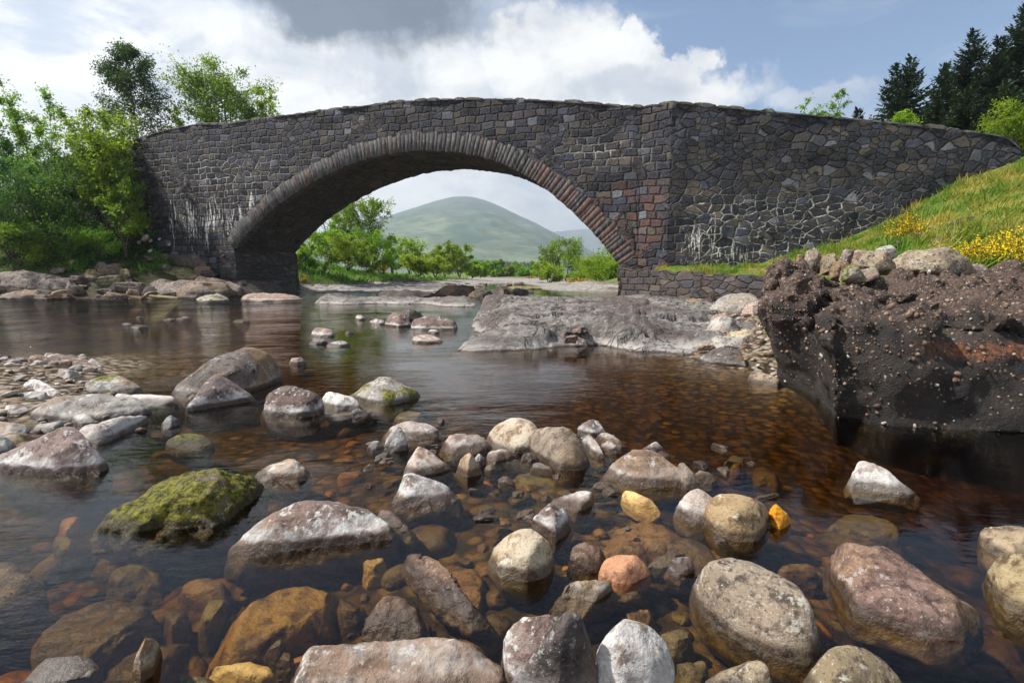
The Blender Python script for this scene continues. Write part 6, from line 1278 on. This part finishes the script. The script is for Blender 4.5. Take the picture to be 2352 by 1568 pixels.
# ------------------------------------------------------------------ vegetation
def kites(P, D, U, L, Wd, fold=.0):
    """leaf-like kites at P pointing along D, lying towards U; returns verts and quads"""
    D = D/(np.linalg.norm(D, axis=1)[:, None]+1e-9); Sd = np.cross(D, U); Sd /= np.linalg.norm(Sd, axis=1)[:, None]+1e-9; Nn = np.cross(Sd, D)
    L = np.asarray(L)[:, None]; Wd = np.asarray(Wd)[:, None]
    a = P; c = P+D*L; m_ = P+D*L*.45-Nn*L*fold
    V = np.stack([a, m_+Sd*Wd*.5, c, m_-Sd*Wd*.5], 1).reshape(-1, 3)
    return V, np.arange(len(P)*4).reshape(-1, 4)
def rdir(n, r): v = r.normal(0, 1, (n, 3)); return v/np.linalg.norm(v, axis=1)[:, None]
def clump_tint(P, r, sc): return np.clip(.5+.55*fbm(P/sc+r.uniform(0, 50), 2)+r.normal(0, .13, len(P)), 0, 1)
def make_tree(name, lab, cat, loc, h, w, mats, seed, first=.2, nl=5000, ls=.13, trunks=1, limbs=26, prof='round', up=.75, r0=.12, spread=.0, droop=.0, sig=.28, group=None, lean=(0, 0), gap=.0, rz=0, dense=1.0, aspect=.55):
    r = np.random.default_rng(seed); t_ = empty(name, loc, rz); tag(t_, lab, cat, group)
    tb = MB(); A = []
    for q in range(trunks):
        az = r.uniform(0, 6.28); sp = spread*r.uniform(.5, 1.0) if trunks > 1 else 0
        hh = h*(1 if q == 0 else r.uniform(.72, .98)); n = 9; tt = np.linspace(0, 1, n)
        wob = np.cumsum(r.normal(0, .018, (n, 2)), 0)*hh
        path = np.c_[wob[:, 0]+math.cos(az)*sp*w*.5*tt**.9+lean[0]*tt, wob[:, 1]+math.sin(az)*sp*w*.5*tt**.9+lean[1]*tt, tt*hh*.96]; path[0] *= [.3, .3, 0]
        tb.add(*tube(path, r0*(1-tt*.9)*(1 if q == 0 else .7), 6))
        nlimb = max(4, limbs//trunks)
        for k in range(nlimb):
            f = first+(1-first)*((k+r.uniform(0, 1))/nlimb)**.9; f = min(f, .99); p0 = np.array([np.interp(f, tt, path[:, i]) for i in range(3)])
            g = (f-first)/(1-first)
            wr = {'round': math.sqrt(max(.05, 1-(1.75*g-.85)**2)), 'cone': 1.05-g, 'fan': .45+.65*g if g < .75 else 1.6-1.35*g*.9, 'column': .75-.45*g, 'dome': math.sqrt(max(.03, 1-g*g))}[prof]
            ln = w*.5*wr*r.uniform(.7, 1.15)/(1+spread*.5); a = k*2.4+r.uniform(-.5, .5); el = up*r.uniform(.6, 1.2)*(1-.25*(1-g))
            d = np.array([math.cos(a)*math.cos(el), math.sin(a)*math.cos(el), math.sin(el)]); s = np.linspace(0, 1, 5)
            lp = p0+d*ln*s[:, None]+np.array([0, 0, 1])*(ln*.22*s**2)[:, None]*(1-droop*3)+np.cumsum(r.normal(0, .03, (5, 3)), 0)*ln
            tb.add(*tube(lp, r0*.32*(1-f*.6)*(1-s*.85)+.006, 4)); A.append(np.c_[lp[2:], np.full(3, ln)])
            for j in range(int(3+3*dense)):
                b = r.uniform(.25, 1); q0 = np.array([np.interp(b, s, lp[:, i]) for i in range(3)]); d2 = d+rdir(1, r)[0]*.85+np.array([0, 0, .15-droop*2.2]); d2 /= np.linalg.norm(d2); l2 = ln*r.uniform(.22, .5); s2 = np.linspace(0, 1, 4)
                tp = q0+d2*l2*s2[:, None]-np.array([0, 0, droop*2.0*l2])*(s2**2)[:, None]; tb.add(*tube(tp, .012*h/8*(1-s2*.7)+.003, 3)); A.append(np.c_[tp[1:], np.full(3, l2*1.4)])
    A = np.concatenate(A); keep = r.random(len(A)) > gap; A = A[keep]
    nl = int(nl*1.5); ls *= .95
    idx = r.integers(0, len(A), nl); P = A[idx, :3]+r.normal(0, 1, (nl, 3))*np.minimum(A[idx, 3:4]*sig, sig*w*.16)
    P[:, 2] = np.maximum(P[:, 2], .03*h)
    D = rdir(nl, r)+np.array([0, 0, -.15-droop]); U = rdir(nl, r)+np.array([0, 0, .9]); L_ = ls*r.uniform(.6, 1.35, nl)
    V, F = kites(P, D, U, L_, L_*aspect*r.uniform(.8, 1.2, nl), .12)
    kz = h/np.percentile(P[:, 2], 99.7); q0, q1 = np.percentile(P[:, 0], [.4, 99.6]); kr = w/(q1-q0); K = np.array([kr, kr, kz]); zm = P[:, 2].mean()*kz; sh = (lean[0]*.6-(q0+q1)/2*kr)/zm
    fitk = lambda a: np.c_[a[:, 0]*kr+sh*np.clip(a[:, 2]*kz, 0, zm), a[:, 1]*kr, a[:, 2]*kz]; V = (V-np.repeat(P, 4, 0))+np.repeat(fitk(P), 4, 0); tb.V = [fitk(v) for v in tb.V]
    tb.build('trunk', mats[1], t_, True)
    o = build('crown', V, F, mats[0], t_); fattr(o, 'tint', clump_tint(P, r, w*.16)); return t_
def make_conifer(name, lab, loc, h, w, seed, mats, group=None, first=.04, step=.27, per=8, lean=(0, 0), spr=.30):
    r = np.random.default_rng(seed); t_ = empty(name, loc, r.uniform(0, 6)); tag(t_, lab, 'conifer', group)
    tb = MB(); tt = np.linspace(0, 1, 10); path = np.c_[lean[0]*tt, lean[1]*tt, tt*h]; tb.add(*tube(path, .011*h*(1-tt)+.012, 6))
    Ps, Ds, Us, Ls = [], [], [], []; z = first*h
    while z < h*.985:
        f = z/h; base = w*.5*(1-f)**1.05+.09
        for k in range(per if f < .85 else 5):
            a = r.uniform(0, 6.283); ln = base*r.uniform(.55, 1.18); el = -.28+.95*f+r.normal(0, .12); n = max(4, int(ln/.11)); s = np.linspace(.06, 1, n)
            d = np.array([math.cos(a)*math.cos(el), math.sin(a)*math.cos(el), math.sin(el)]); p0 = np.array([lean[0]*f, lean[1]*f, z+r.uniform(-.12, .12)])
            bp = p0+d*ln*s[:, None]+np.array([0, 0, 1.])*(-.20*ln*s+.26*ln*s**2)[:, None]
            if ln > .5: tb.add(*tube(bp[::max(1, n//4)], np.linspace(.022, .006, len(bp[::max(1, n//4)])), 3))
            side = np.array([-math.sin(a), math.cos(a), 0])
            for sg in (-1, 1):
                sl = spr*(1.05-s*.6)*min(1, .35+ln*.45)*r.uniform(.7, 1.3, n)
                Ps.append(bp); Ds.append(d*.75+side*sg*.8+np.array([0, 0, -.22])+r.normal(0, .18, (n, 3))); Us.append(np.tile([0, 0, 1.], (n, 1))+r.normal(0, .35, (n, 3))); Ls.append(sl)
            Ps.append(bp[n//3:]); Ds.append(np.tile(d*.7+[0, 0, -.5], (n-n//3, 1))+r.normal(0, .25, (n-n//3, 3))); Us.append(np.tile(side, (n-n//3, 1))); Ls.append(np.full(n-n//3, spr*.6))
            Ps.append(bp[-1:]); Ds.append(d[None]+[[0, 0, .15]]); Us.append(np.array([[0, 0, 1.]])); Ls.append(np.array([spr*.9]))
        z += step*(1-.45*f)*r.uniform(.8, 1.2)
    P, D, U, L_ = map(np.concatenate, (Ps, Ds, Us, Ls)); V, F = kites(P, D, U, L_*1.25, L_*.55, .05)
    tb.build('trunk', mats[1], t_, True); o = build('crown', V, F, mats[0], t_); fattr(o, 'tint', clump_tint(P, r, w*.2)); return t_
BK = bark_mat('dark_bark', (.045, .035, .028), (.11, .09, .075)); BKB = bark_mat('birch_bark', (.08, .06, .055), (.26, .22, .20)); BKC = bark_mat('conifer_bark', (.03, .022, .018), (.07, .05, .04))
LF = {'birch': leaf_mat('birch_leaf', (.025, .055, .014), (.07, .13, .03), .35), 'bright': leaf_mat('bright_leaf', (.13, .24, .018), (.27, .40, .04), .55), 'mid': leaf_mat('mid_leaf', (.10, .22, .022), (.24, .40, .04), .52),
      'dark': leaf_mat('dark_leaf', (.055, .14, .025), (.15, .29, .045), .48), 'willow': leaf_mat('willow_leaf', (.07, .18, .055), (.17, .34, .09), .48), 'lime': leaf_mat('lime_leaf', (.17, .28, .02), (.33, .45, .05), .55),
      'far': leaf_mat('far_leaf', (.11, .21, .025), (.24, .36, .045), .5), 'spruce': leaf_mat('spruce_needles', (.008, .020, .009), (.034, .062, .020), .12, .6)}
def at(u, v, Y, dz=0.0): p = Py(u, v, Y); return (p[0], p[1], p[2]+dz)
def tree_px(name, lab, cat, u, vtop, vbase, Y, wpx, leaf, seed, bark=BK, **kw):
    """tree standing at depth Y: foot at (u, vbase), top at vtop, crown wpx wide in the picture"""
    b = at(u, vbase, Y); tp = at(u, vtop, Y); return make_tree(name, lab, cat, b, tp[2]-b[2], wpx/FPX*Y, (LF[leaf], bark), seed, **kw)
# --- left, behind the bridge
tree_px('birch_tree', 'tall dark leaved birch rising behind the left end of the bridge', 'tree', 322, 106, 420, 41, 150, 'birch', 1, BKB, first=.30, nl=11000, ls=.17, limbs=40, prof='dome', up=.45, droop=.12, r0=.15, sig=.30, gap=.10)
tree_px('broadleaf_tree', 'round crowned fresh green tree behind the left part of the bridge', 'tree', 530, 138, 420, 42, 185, 'mid', 2, first=.28, nl=9500, ls=.19, limbs=52, trunks=4, spread=.38, prof='round', up=.75, r0=.13, sig=.26, gap=.05)
tree_px('broadleaf_tree', 'lower yellowish green tree right of the round crowned tree, behind the parapet', 'tree', 618, 200, 420, 44, 110, 'bright', 3, first=.2, nl=4200, ls=.18, limbs=26, trunks=3, spread=.4, prof='dome', up=.9, r0=.1, sig=.26)
tree_px('broadleaf_tree', 'thin pale sapling between the birch and the round crowned tree', 'tree', 408, 236, 420, 46, 60, 'far', 4, first=.3, nl=1500, ls=.18, limbs=18, trunks=2, spread=.3, prof='column', up=.8, r0=.06, gap=.2)
# --- left bank, in front of the wall
tree_px('riverside_shrub', 'tall open shrub with feathery top shoots at the left', 'shrub', 105, 208, 575, 31.5, 190, 'mid', 5, first=.12, nl=9500, ls=.15, limbs=56, trunks=7, spread=.75, prof='column', up=1.15, r0=.06, sig=.30, gap=.1)
tree_px('riverside_shrub', 'bright leafy sapling against the end of the bridge wall, left bank', 'shrub', 262, 240, 575, 30.3, 170, 'bright', 6, first=.25, nl=8500, ls=.17, limbs=40, trunks=4, spread=.55, prof='round', up=.8, r0=.06, sig=.28)
tree_px('riverside_shrub', 'dense dark shrub at the left edge of the photo, tallest part', 'shrub', -10, 235, 590, 30.5, 150, 'dark', 7, first=.1, nl=8000, ls=.16, limbs=44, trunks=5, spread=.6, prof='round', up=1.0, r0=.06)
tree_px('riverside_shrub', 'bluish green willow shrub at the lower left edge', 'shrub', 28, 345, 600, 28.8, 165, 'willow', 8, first=.05, nl=9000, ls=.12, limbs=50, trunks=7, spread=.7, prof='dome', up=.9, r0=.05, aspect=.35)
tree_px('riverside_shrub', 'dark thicket between the willow shrub and the bright sapling', 'shrub', 165, 335, 590, 30.2, 190, 'dark', 9, first=.06, nl=9500, ls=.14, limbs=52, trunks=7, spread=.7, prof='round', up=.9, r0=.05)
tree_px('riverside_shrub', 'maple leaved shrub hanging over the white stained wall', 'shrub', 292, 345, 590, 29.6, 120, 'mid', 10, first=.2, nl=4200, ls=.18, limbs=30, trunks=4, spread=.6, prof='column', up=.7, r0=.05, gap=.15)
tree_px('bramble_bush', 'low light green bramble bush above the left bank ledge', 'bush', 45, 505, 608, 28.2, 170, 'mid', 12, first=.02, nl=5500, ls=.12, limbs=34, trunks=8, spread=.9, prof='dome', up=.6, r0=.02)
tree_px('bramble_bush', 'low dark bramble bush below the dark thicket', 'bush', 150, 500, 600, 29, 150, 'dark', 13, first=.02, nl=4500, ls=.12, limbs=34, trunks=8, spread=.9, prof='dome', up=.6, r0=.02)
tree_px('bramble_bush', 'low grassy green bush beside the fallen white blocks', 'bush', 238, 528, 592, 29.6, 120, 'mid', 14, first=.02, nl=3500, ls=.12, limbs=30, trunks=8, spread=.9, prof='dome', up=.8, r0=.02, aspect=.25)
tree_px('riverside_shrub', 'tangled brown twigged shrub at the corner of the wall', 'shrub', 318, 430, 568, 31.2, 75, 'dark', 15, first=.1, nl=1500, ls=.13, limbs=30, trunks=5, spread=.6, prof='column', up=.8, r0=.03, gap=.3)
# --- right, behind the wing wall
CM = (LF['spruce'], BKC)
def con_px(lab, u, vtop, vbase, Y, wpx, seed, **kw):
    b = at(u, vbase, Y); tp = at(u, vtop, Y); kw['per'] = kw.get('per', 8)+2; return make_conifer('spruce_tree', lab, b, tp[2]-b[2], wpx*1.25/FPX*Y, seed, CM, **kw)
con_px('slimmer spruce, left of the pair standing alone behind the right wall', 2036, 150, 380, 37, 115, 31, per=6)
con_px('fuller spruce, right of the pair standing alone behind the right wall', 2070, 132, 380, 36, 150, 32, per=8)
con_px('tall spruce with a thin leader left of the tallest one on the right', 2204, 72, 390, 35, 190, 33, per=10)
con_px('tallest spruce at the upper right', 2312, 8, 400, 34, 215, 34, per=10)
con_px('bushy spruce between the two tallest ones on the right', 2262, 85, 400, 33, 150, 35, per=9)
con_px('small spruce in front of the left flank of the tall group', 2148, 150, 390, 34, 140, 36, per=10)
con_px('dark spruce cut by the right edge of the photo', 2375, 40, 410, 32, 200, 37, per=10)
con_px('low spruce filling the gap below the tallest one', 2290, 190, 400, 30, 170, 38, per=10)
con_px('low broad spruce at the foot of the tall group, just over the wall', 2200, 205, 390, 31, 170, 39, per=11)
con_px('tiny spruce tip showing over the parapet left of the pair', 1962, 252, 380, 38, 60, 40, per=6)
tree_px('broadleaf_tree', 'bright green leafy tree at the right edge over the end of the wall', 'tree', 2335, 228, 420, 23.5, 190, 'bright', 41, first=.15, nl=6500, ls=.13, limbs=40, trunks=5, spread=.6, prof='dome', up=.7, r0=.05)
tree_px('broadleaf_tree', 'sapling shoot peeping over the parapet, right of two', 'tree', 1900, 214, 360, 30, 62, 'mid', 42, first=.3, nl=700, ls=.14, limbs=16, trunks=2, spread=.3, prof='column', up=.9, r0=.03)
tree_px('broadleaf_tree', 'spreading sapling top over the parapet, left of two', 'tree', 1860, 230, 360, 30, 62, 'mid', 43, first=.3, nl=700, ls=.14, limbs=16, trunks=2, spread=.4, prof='fan', up=.7, r0=.03)
tree_px('broadleaf_tree', 'small bright bush top over the wall below the pair of spruces', 'tree', 2060, 248, 360, 27, 85, 'bright', 44, first=.2, nl=1100, ls=.13, limbs=18, trunks=3, spread=.5, prof='dome', up=.8, r0=.03)
# --- beyond the arch, left bank
def fy(u, v): return v
tree_px('riverside_tree', 'tall thin stemmed tree beyond the arch, leaning right, nearest the mountain', 'tree', 830, 452, 600, 56, 120, 'far', 51, first=.35, nl=2600, ls=.26, limbs=30, trunks=2, spread=.3, prof='round', up=.7, r0=.11, lean=(1.0, 0), sig=.22, gap=.2)
tree_px('riverside_tree', 'slim dark stemmed tree beyond the arch, middle of the tall group', 'tree', 802, 440, 600, 58, 80, 'far', 52, first=.3, nl=1800, ls=.25, limbs=24, trunks=2, spread=.25, prof='column', up=.8, r0=.12, gap=.2)
tree_px('riverside_tree', 'slim tree beyond the arch close to the soffit edge', 'tree', 768, 445, 600, 60, 85, 'far', 53, first=.3, nl=1800, ls=.25, limbs=24, trunks=3, spread=.3, prof='column', up=.8, r0=.11, gap=.2)
tree_px('riverside_shrub', 'big bright green shrub beyond the arch beside the left pier', 'shrub', 745, 525, 622, 50, 120, 'bright', 54, first=.05, nl=4200, ls=.2, limbs=40, trunks=6, spread=.8, prof='dome', up=.8, r0=.05)
tree_px('riverside_shrub', 'rounded bright green shrub below the tall thin trees', 'shrub', 800, 545, 622, 48, 100, 'bright', 55, first=.05, nl=4000, ls=.19, limbs=40, trunks=6, spread=.8, prof='dome', up=.8, r0=.05)
tree_px('riverside_shrub', 'mid green dense tree at the right of the tall thin group', 'shrub', 858, 530, 622, 54, 95, 'mid', 56, first=.05, nl=4200, ls=.2, limbs=40, trunks=6, spread=.7, prof='round', up=.8, r0=.05)
tree_px('riverside_shrub', 'small bright shrub at the edge of the far grass', 'shrub', 845, 585, 628, 46, 52, 'bright', 57, first=.05, nl=1700, ls=.16, limbs=26, trunks=6, spread=.8, prof='dome', up=.8, r0=.03)
tree_px('riverside_shrub', 'dark green small shrub against the left pier beyond the arch', 'shrub', 706, 560, 628, 46, 60, 'mid', 58, first=.05, nl=1800, ls=.18, limbs=26, trunks=6, spread=.8, prof='dome', up=.8, r0=.03)
for k, (lab, u, vt, vb, Y, w, lf, pr) in enumerate((
    ('slender dark green tree left of the round lime tree on the far bank', 903, 545, 632, 82, 48, 'mid', 'column'), ('round lime green tree on the far bank under the mountain', 940, 546, 632, 80, 78, 'lime', 'round'),
    ('rounded willow bush nearest the water on the far bank', 962, 588, 636, 66, 72, 'lime', 'dome'), ('yellowish willow bush right of the nearest willow bush', 1000, 586, 637, 72, 62, 'lime', 'dome'),
    ('tall light green tree right of the gap on the far bank', 1022, 556, 636, 88, 68, 'bright', 'round'), ('broad fresh green tree at the bend of the far bank', 1055, 562, 637, 95, 62, 'bright', 'dome'),
    ('low lime bush at the waterside bend', 1085, 608, 639, 100, 44, 'lime', 'dome'), ('dull green rounded tree at the end of the left bank', 1103, 598, 638, 125, 40, 'mid', 'round'),
    ('small tree between the left bank end and the far meadow', 1130, 600, 638, 150, 24, 'mid', 'column'), ('pointed small tree standing in the far meadow', 1150, 597, 638, 160, 24, 'far', 'column'),
    ('low bush in the far meadow', 1140, 618, 640, 150, 30, 'bright', 'dome'), ('rounded dark green tree behind the far river bend', 1183, 603, 640, 150, 46, 'mid', 'round'),
    ('small dull tree left of the rounded dark tree at the bend', 1166, 612, 640, 150, 24, 'far', 'round'), ('olive bush at the far bend near the yellow broom', 1205, 616, 640, 140, 30, 'mid', 'dome'),
    ('dark bush right of the far yellow broom', 1228, 610, 642, 150, 30, 'dark', 'round'))):
    tree_px('riverside_tree', lab, 'tree', u, vt, vb, Y, w, lf, 60+k, first=.08, nl=2400, ls=.0042*Y, limbs=34, trunks=4, spread=.6, prof=pr, up=.85, r0=.09, sig=.26)
# --- beyond the arch, right bank
tree_px('riverside_tree', 'thin dark stemmed tree on the right far bank, taller of two', 'tree', 1300, 546, 652, 70, 78, 'far', 80, first=.4, nl=1500, ls=.28, limbs=24, trunks=1, prof='round', up=.45, r0=.12, gap=.2)
tree_px('riverside_tree', 'thin dark stemmed tree on the right far bank, shorter of two and leaning left', 'tree', 1282, 562, 654, 68, 62, 'far', 81, first=.4, nl=1000, ls=.27, limbs=20, trunks=1, prof='round', up=.45, r0=.11, lean=(-1.2, 0), gap=.2)
tree_px('riverside_shrub', 'large bright bush beside the right pier beyond the arch', 'shrub', 1395, 578, 664, 48, 130, 'bright', 82, first=.05, nl=5500, ls=.18, limbs=44, trunks=7, spread=.8, prof='round', up=.8, r0=.05)
tree_px('riverside_shrub', 'bright rounded bush behind the large bush on the right far bank', 'shrub', 1345, 585, 656, 62, 95, 'bright', 83, first=.05, nl=3800, ls=.22, limbs=40, trunks=6, spread=.8, prof='round', up=.8, r0=.05)
tree_px('riverside_shrub', 'lime green bush at the foot of the thin dark stemmed trees', 'shrub', 1262, 603, 654, 66, 66, 'lime', 84, first=.05, nl=2800, ls=.22, limbs=34, trunks=6, spread=.8, prof='dome', up=.8, r0=.05)
tree_px('riverside_shrub', 'fresh green bush left of the thin stemmed trees', 'shrub', 1243, 590, 652, 85, 48, 'bright', 85, first=.05, nl=2200, ls=.28, limbs=34, trunks=6, spread=.8, prof='round', up=.8, r0=.05)
tree_px('riverside_shrub', 'tall bright shrub hard against the right side of the arch', 'shrub', 1420, 562, 660, 54, 100, 'bright', 86, first=.05, nl=3600, ls=.2, limbs=40, trunks=6, spread=.7, prof='round', up=.85, r0=.05)
con_px('small young spruce behind the thin stemmed trees on the right far bank', 1315, 568, 648, 85, 26, 87, per=6, step=.6, spr=.5)
# --- broom in flower
M_flower = leaf_mat('broom_flower', (.75, .42, .01), (.90, .66, .03), .35); M_stem = leaf_mat('broom_stem', (.03, .06, .012), (.08, .13, .03), .2)
def broom(lab, u, vt, vb, Y, wpx, seed, nst=60, nf=1500, fs=.03, dense=.5):
    b = at(u, vb, Y); h = at(u, vt, Y)[2]-b[2]; w = wpx/FPX*Y; r = np.random.default_rng(seed)
    t_ = empty('broom_bush', b); tag(t_, lab, 'bush'); st = MB(); A = []
    for k in range(nst):
        a = r.uniform(0, 6.283); rad = w*.5*math.sqrt(r.random()); e = np.array([math.cos(a)*rad, math.sin(a)*rad, h*(1-.55*(rad/(w*.5))**2)*r.uniform(.72, 1.08)]); s = np.linspace(0, 1, 5)
        o0 = e*np.array([.25, .25, 0]); p = o0+(e-o0)*s[:, None]+np.array([0, 0, 1.])*(h*.12*s*(1-s))[:, None]+np.cumsum(r.normal(0, .012, (5, 3)), 0)*h
        st.add(*tube(p, .006*(1-s*.7)*max(1, Y/9), 3)); A.append(np.array([[np.interp(x, s, p[:, i]) for i in range(3)] for x in np.linspace(1-dense, 1, 12)]))
    A = np.concatenate(A); st.build('stems', M_stem, t_)
    n2 = nf; P = A[r.integers(0, len(A), n2)]+r.normal(0, .03*w, (n2, 3)); V, F = kites(P, rdir(n2, r)+[0, 0, .8], rdir(n2, r), fs*1.6*r.uniform(.6, 1.4, n2), fs*.35*np.ones(n2)); o = build('leaves', V, F, M_stem, t_); fattr(o, 'tint', r.random(n2))
    P = A[r.integers(0, len(A), nf)]+r.normal(0, .022*w, (nf, 3)); V, F = kites(P, rdir(nf, r), rdir(nf, r), fs*r.uniform(.7, 1.4, nf), fs*.85*r.uniform(.7, 1.3, nf), .25); o = build('blossom', V, F, M_flower, t_); fattr(o, 'tint', clump_tint(P, r, w*.2)); return t_
broom('yellow flowering broom bush in the grass before the right wall', 2078, 482, 562, 12.4, 92, 91, nst=46, nf=650, fs=.036)
broom('wide yellow flowering broom at the right edge above the conglomerate block', 2300, 532, 626, 7.3, 260, 92, nst=150, nf=3600, fs=.026, dense=.62)
broom('yellow broom on the far right beach between the bushes', 1330, 636, 656, 58, 66, 93, nst=30, nf=900, fs=.14, dense=.7)
broom('distant yellow broom at the far river bend', 1218, 632, 645, 110, 24, 94, nst=20, nf=300, fs=.22, dense=.7)
broom('small yellow broom at the foot of the left pier, beyond the arch', 698, 632, 654, 38, 26, 95, nst=16, nf=260, fs=.09, dense=.7)
broom('orange yellow broom under the lime tree on the far bank', 878, 598, 628, 56, 34, 96, nst=18, nf=350, fs=.13, dense=.7)
# --- grass and ground cover (nobody could count it)
def blades(name, Q, mat, hmin, hmax, wd, seed, leanx=.5, tsc=1.2, per=1):
    r = np.random.default_rng(seed); Q = np.repeat(Q, per, 0)+r.normal(0, .05, (len(Q)*per, 2)); z = ground_h(Q); n = len(Q); P = np.c_[Q, z-.02]
    L_ = r.uniform(hmin, hmax, n)*np.clip(.75+1.5*fbm(P*1.6, 3), .35, 2.2); D = np.c_[r.normal(leanx*.6, .5, n), r.normal(-.25, .5, n), r.uniform(.5, 1.0, n)]; V, F = kites(P, D, rdir(n, r), L_, wd*r.uniform(.7, 1.4, n))
    o = build(name, V, F, mat, None); fattr(o, 'tint', np.clip(.45+.6*fbm(P/tsc, 3)+.45*fbm(P*2.3+9, 2)+r.normal(0, .12, n), 0, 1)); return tag(o, kind='stuff')
M_grass = leaf_mat('bank_grass', (.10, .20, .018), (.40, .32, .08), .4, .6); M_lush = leaf_mat('lush_grass', (.05, .13, .015), (.14, .24, .03), .4, .6); M_under = leaf_mat('undergrowth_leaf', (.03, .08, .012), (.10, .21, .03), .4)
r = np.random.default_rng(77)
X = r.uniform(3.5, 26, 150000); Y = 7.0+15.6*r.random(150000)**1.35
pr = (Y < 22.05-.1405*(X-6.95)-.05) & (Y > 6.6+ .2*np.abs(X-8)) & (X/Y > .2) & (X/Y < 1.15)
Q = np.c_[X[pr], Y[pr]]; zq = ground_h(Q); ra_d = rb_-ra2; side = ra_d[0]*(Q[:, 1]-ra2[1])-ra_d[1]*(Q[:, 0]-ra2[0])
twq = (Q-ra2) @ WL; Q = Q[(zq > .75) & ((side > .35) | (twq > WLn))]
blades('bank_grass', Q, M_grass, .10, .26, .024, 1, per=1)
X = r.uniform(-34, -12.5, 16000); Y = r.uniform(27.5, 33, 16000); Q = np.c_[X, Y]; zq = ground_h(Q); Q = Q[(zq > 1.3) & (((Q-BP0) @ BN) < -.2)]
blades('bank_undergrowth', Q, M_under, .12, .35, .10, 2, leanx=.2)
X = r.uniform(-26, -4, 30000); Y = 36+44*r.random(30000); Q = np.c_[X, Y]; zq = ground_h(Q); Q = Q[(zq > .42) & (zq < 2.6)]
blades('far_bank_grass', Q, M_lush, .15, .45, .09, 3, leanx=.2)
# ------------------------------------------------------------------ the air of the valley
m, nt = new_mat('valley_haze')
pv = nt.n('ShaderNodeVolumePrincipled', ins={'Color': (.74, .86, 1.0, 1), 'Density': 2.6e-4, 'Anisotropy': .3})
nt.n('ShaderNodeOutputMaterial', ins={1: pv.outputs[0]})
x, y0, y1, z0, z1 = 9500, -120, 7400, -6, 490
V = [(a, b, c) for c in (z0, z1) for b in (y0, y1) for a in (-x, x)]
hz = build('haze', V, [(0, 2, 3, 1), (4, 5, 7, 6), (0, 1, 5, 4), (2, 6, 7, 3), (0, 4, 6, 2), (1, 3, 7, 5)], m); tag(hz, kind='stuff')
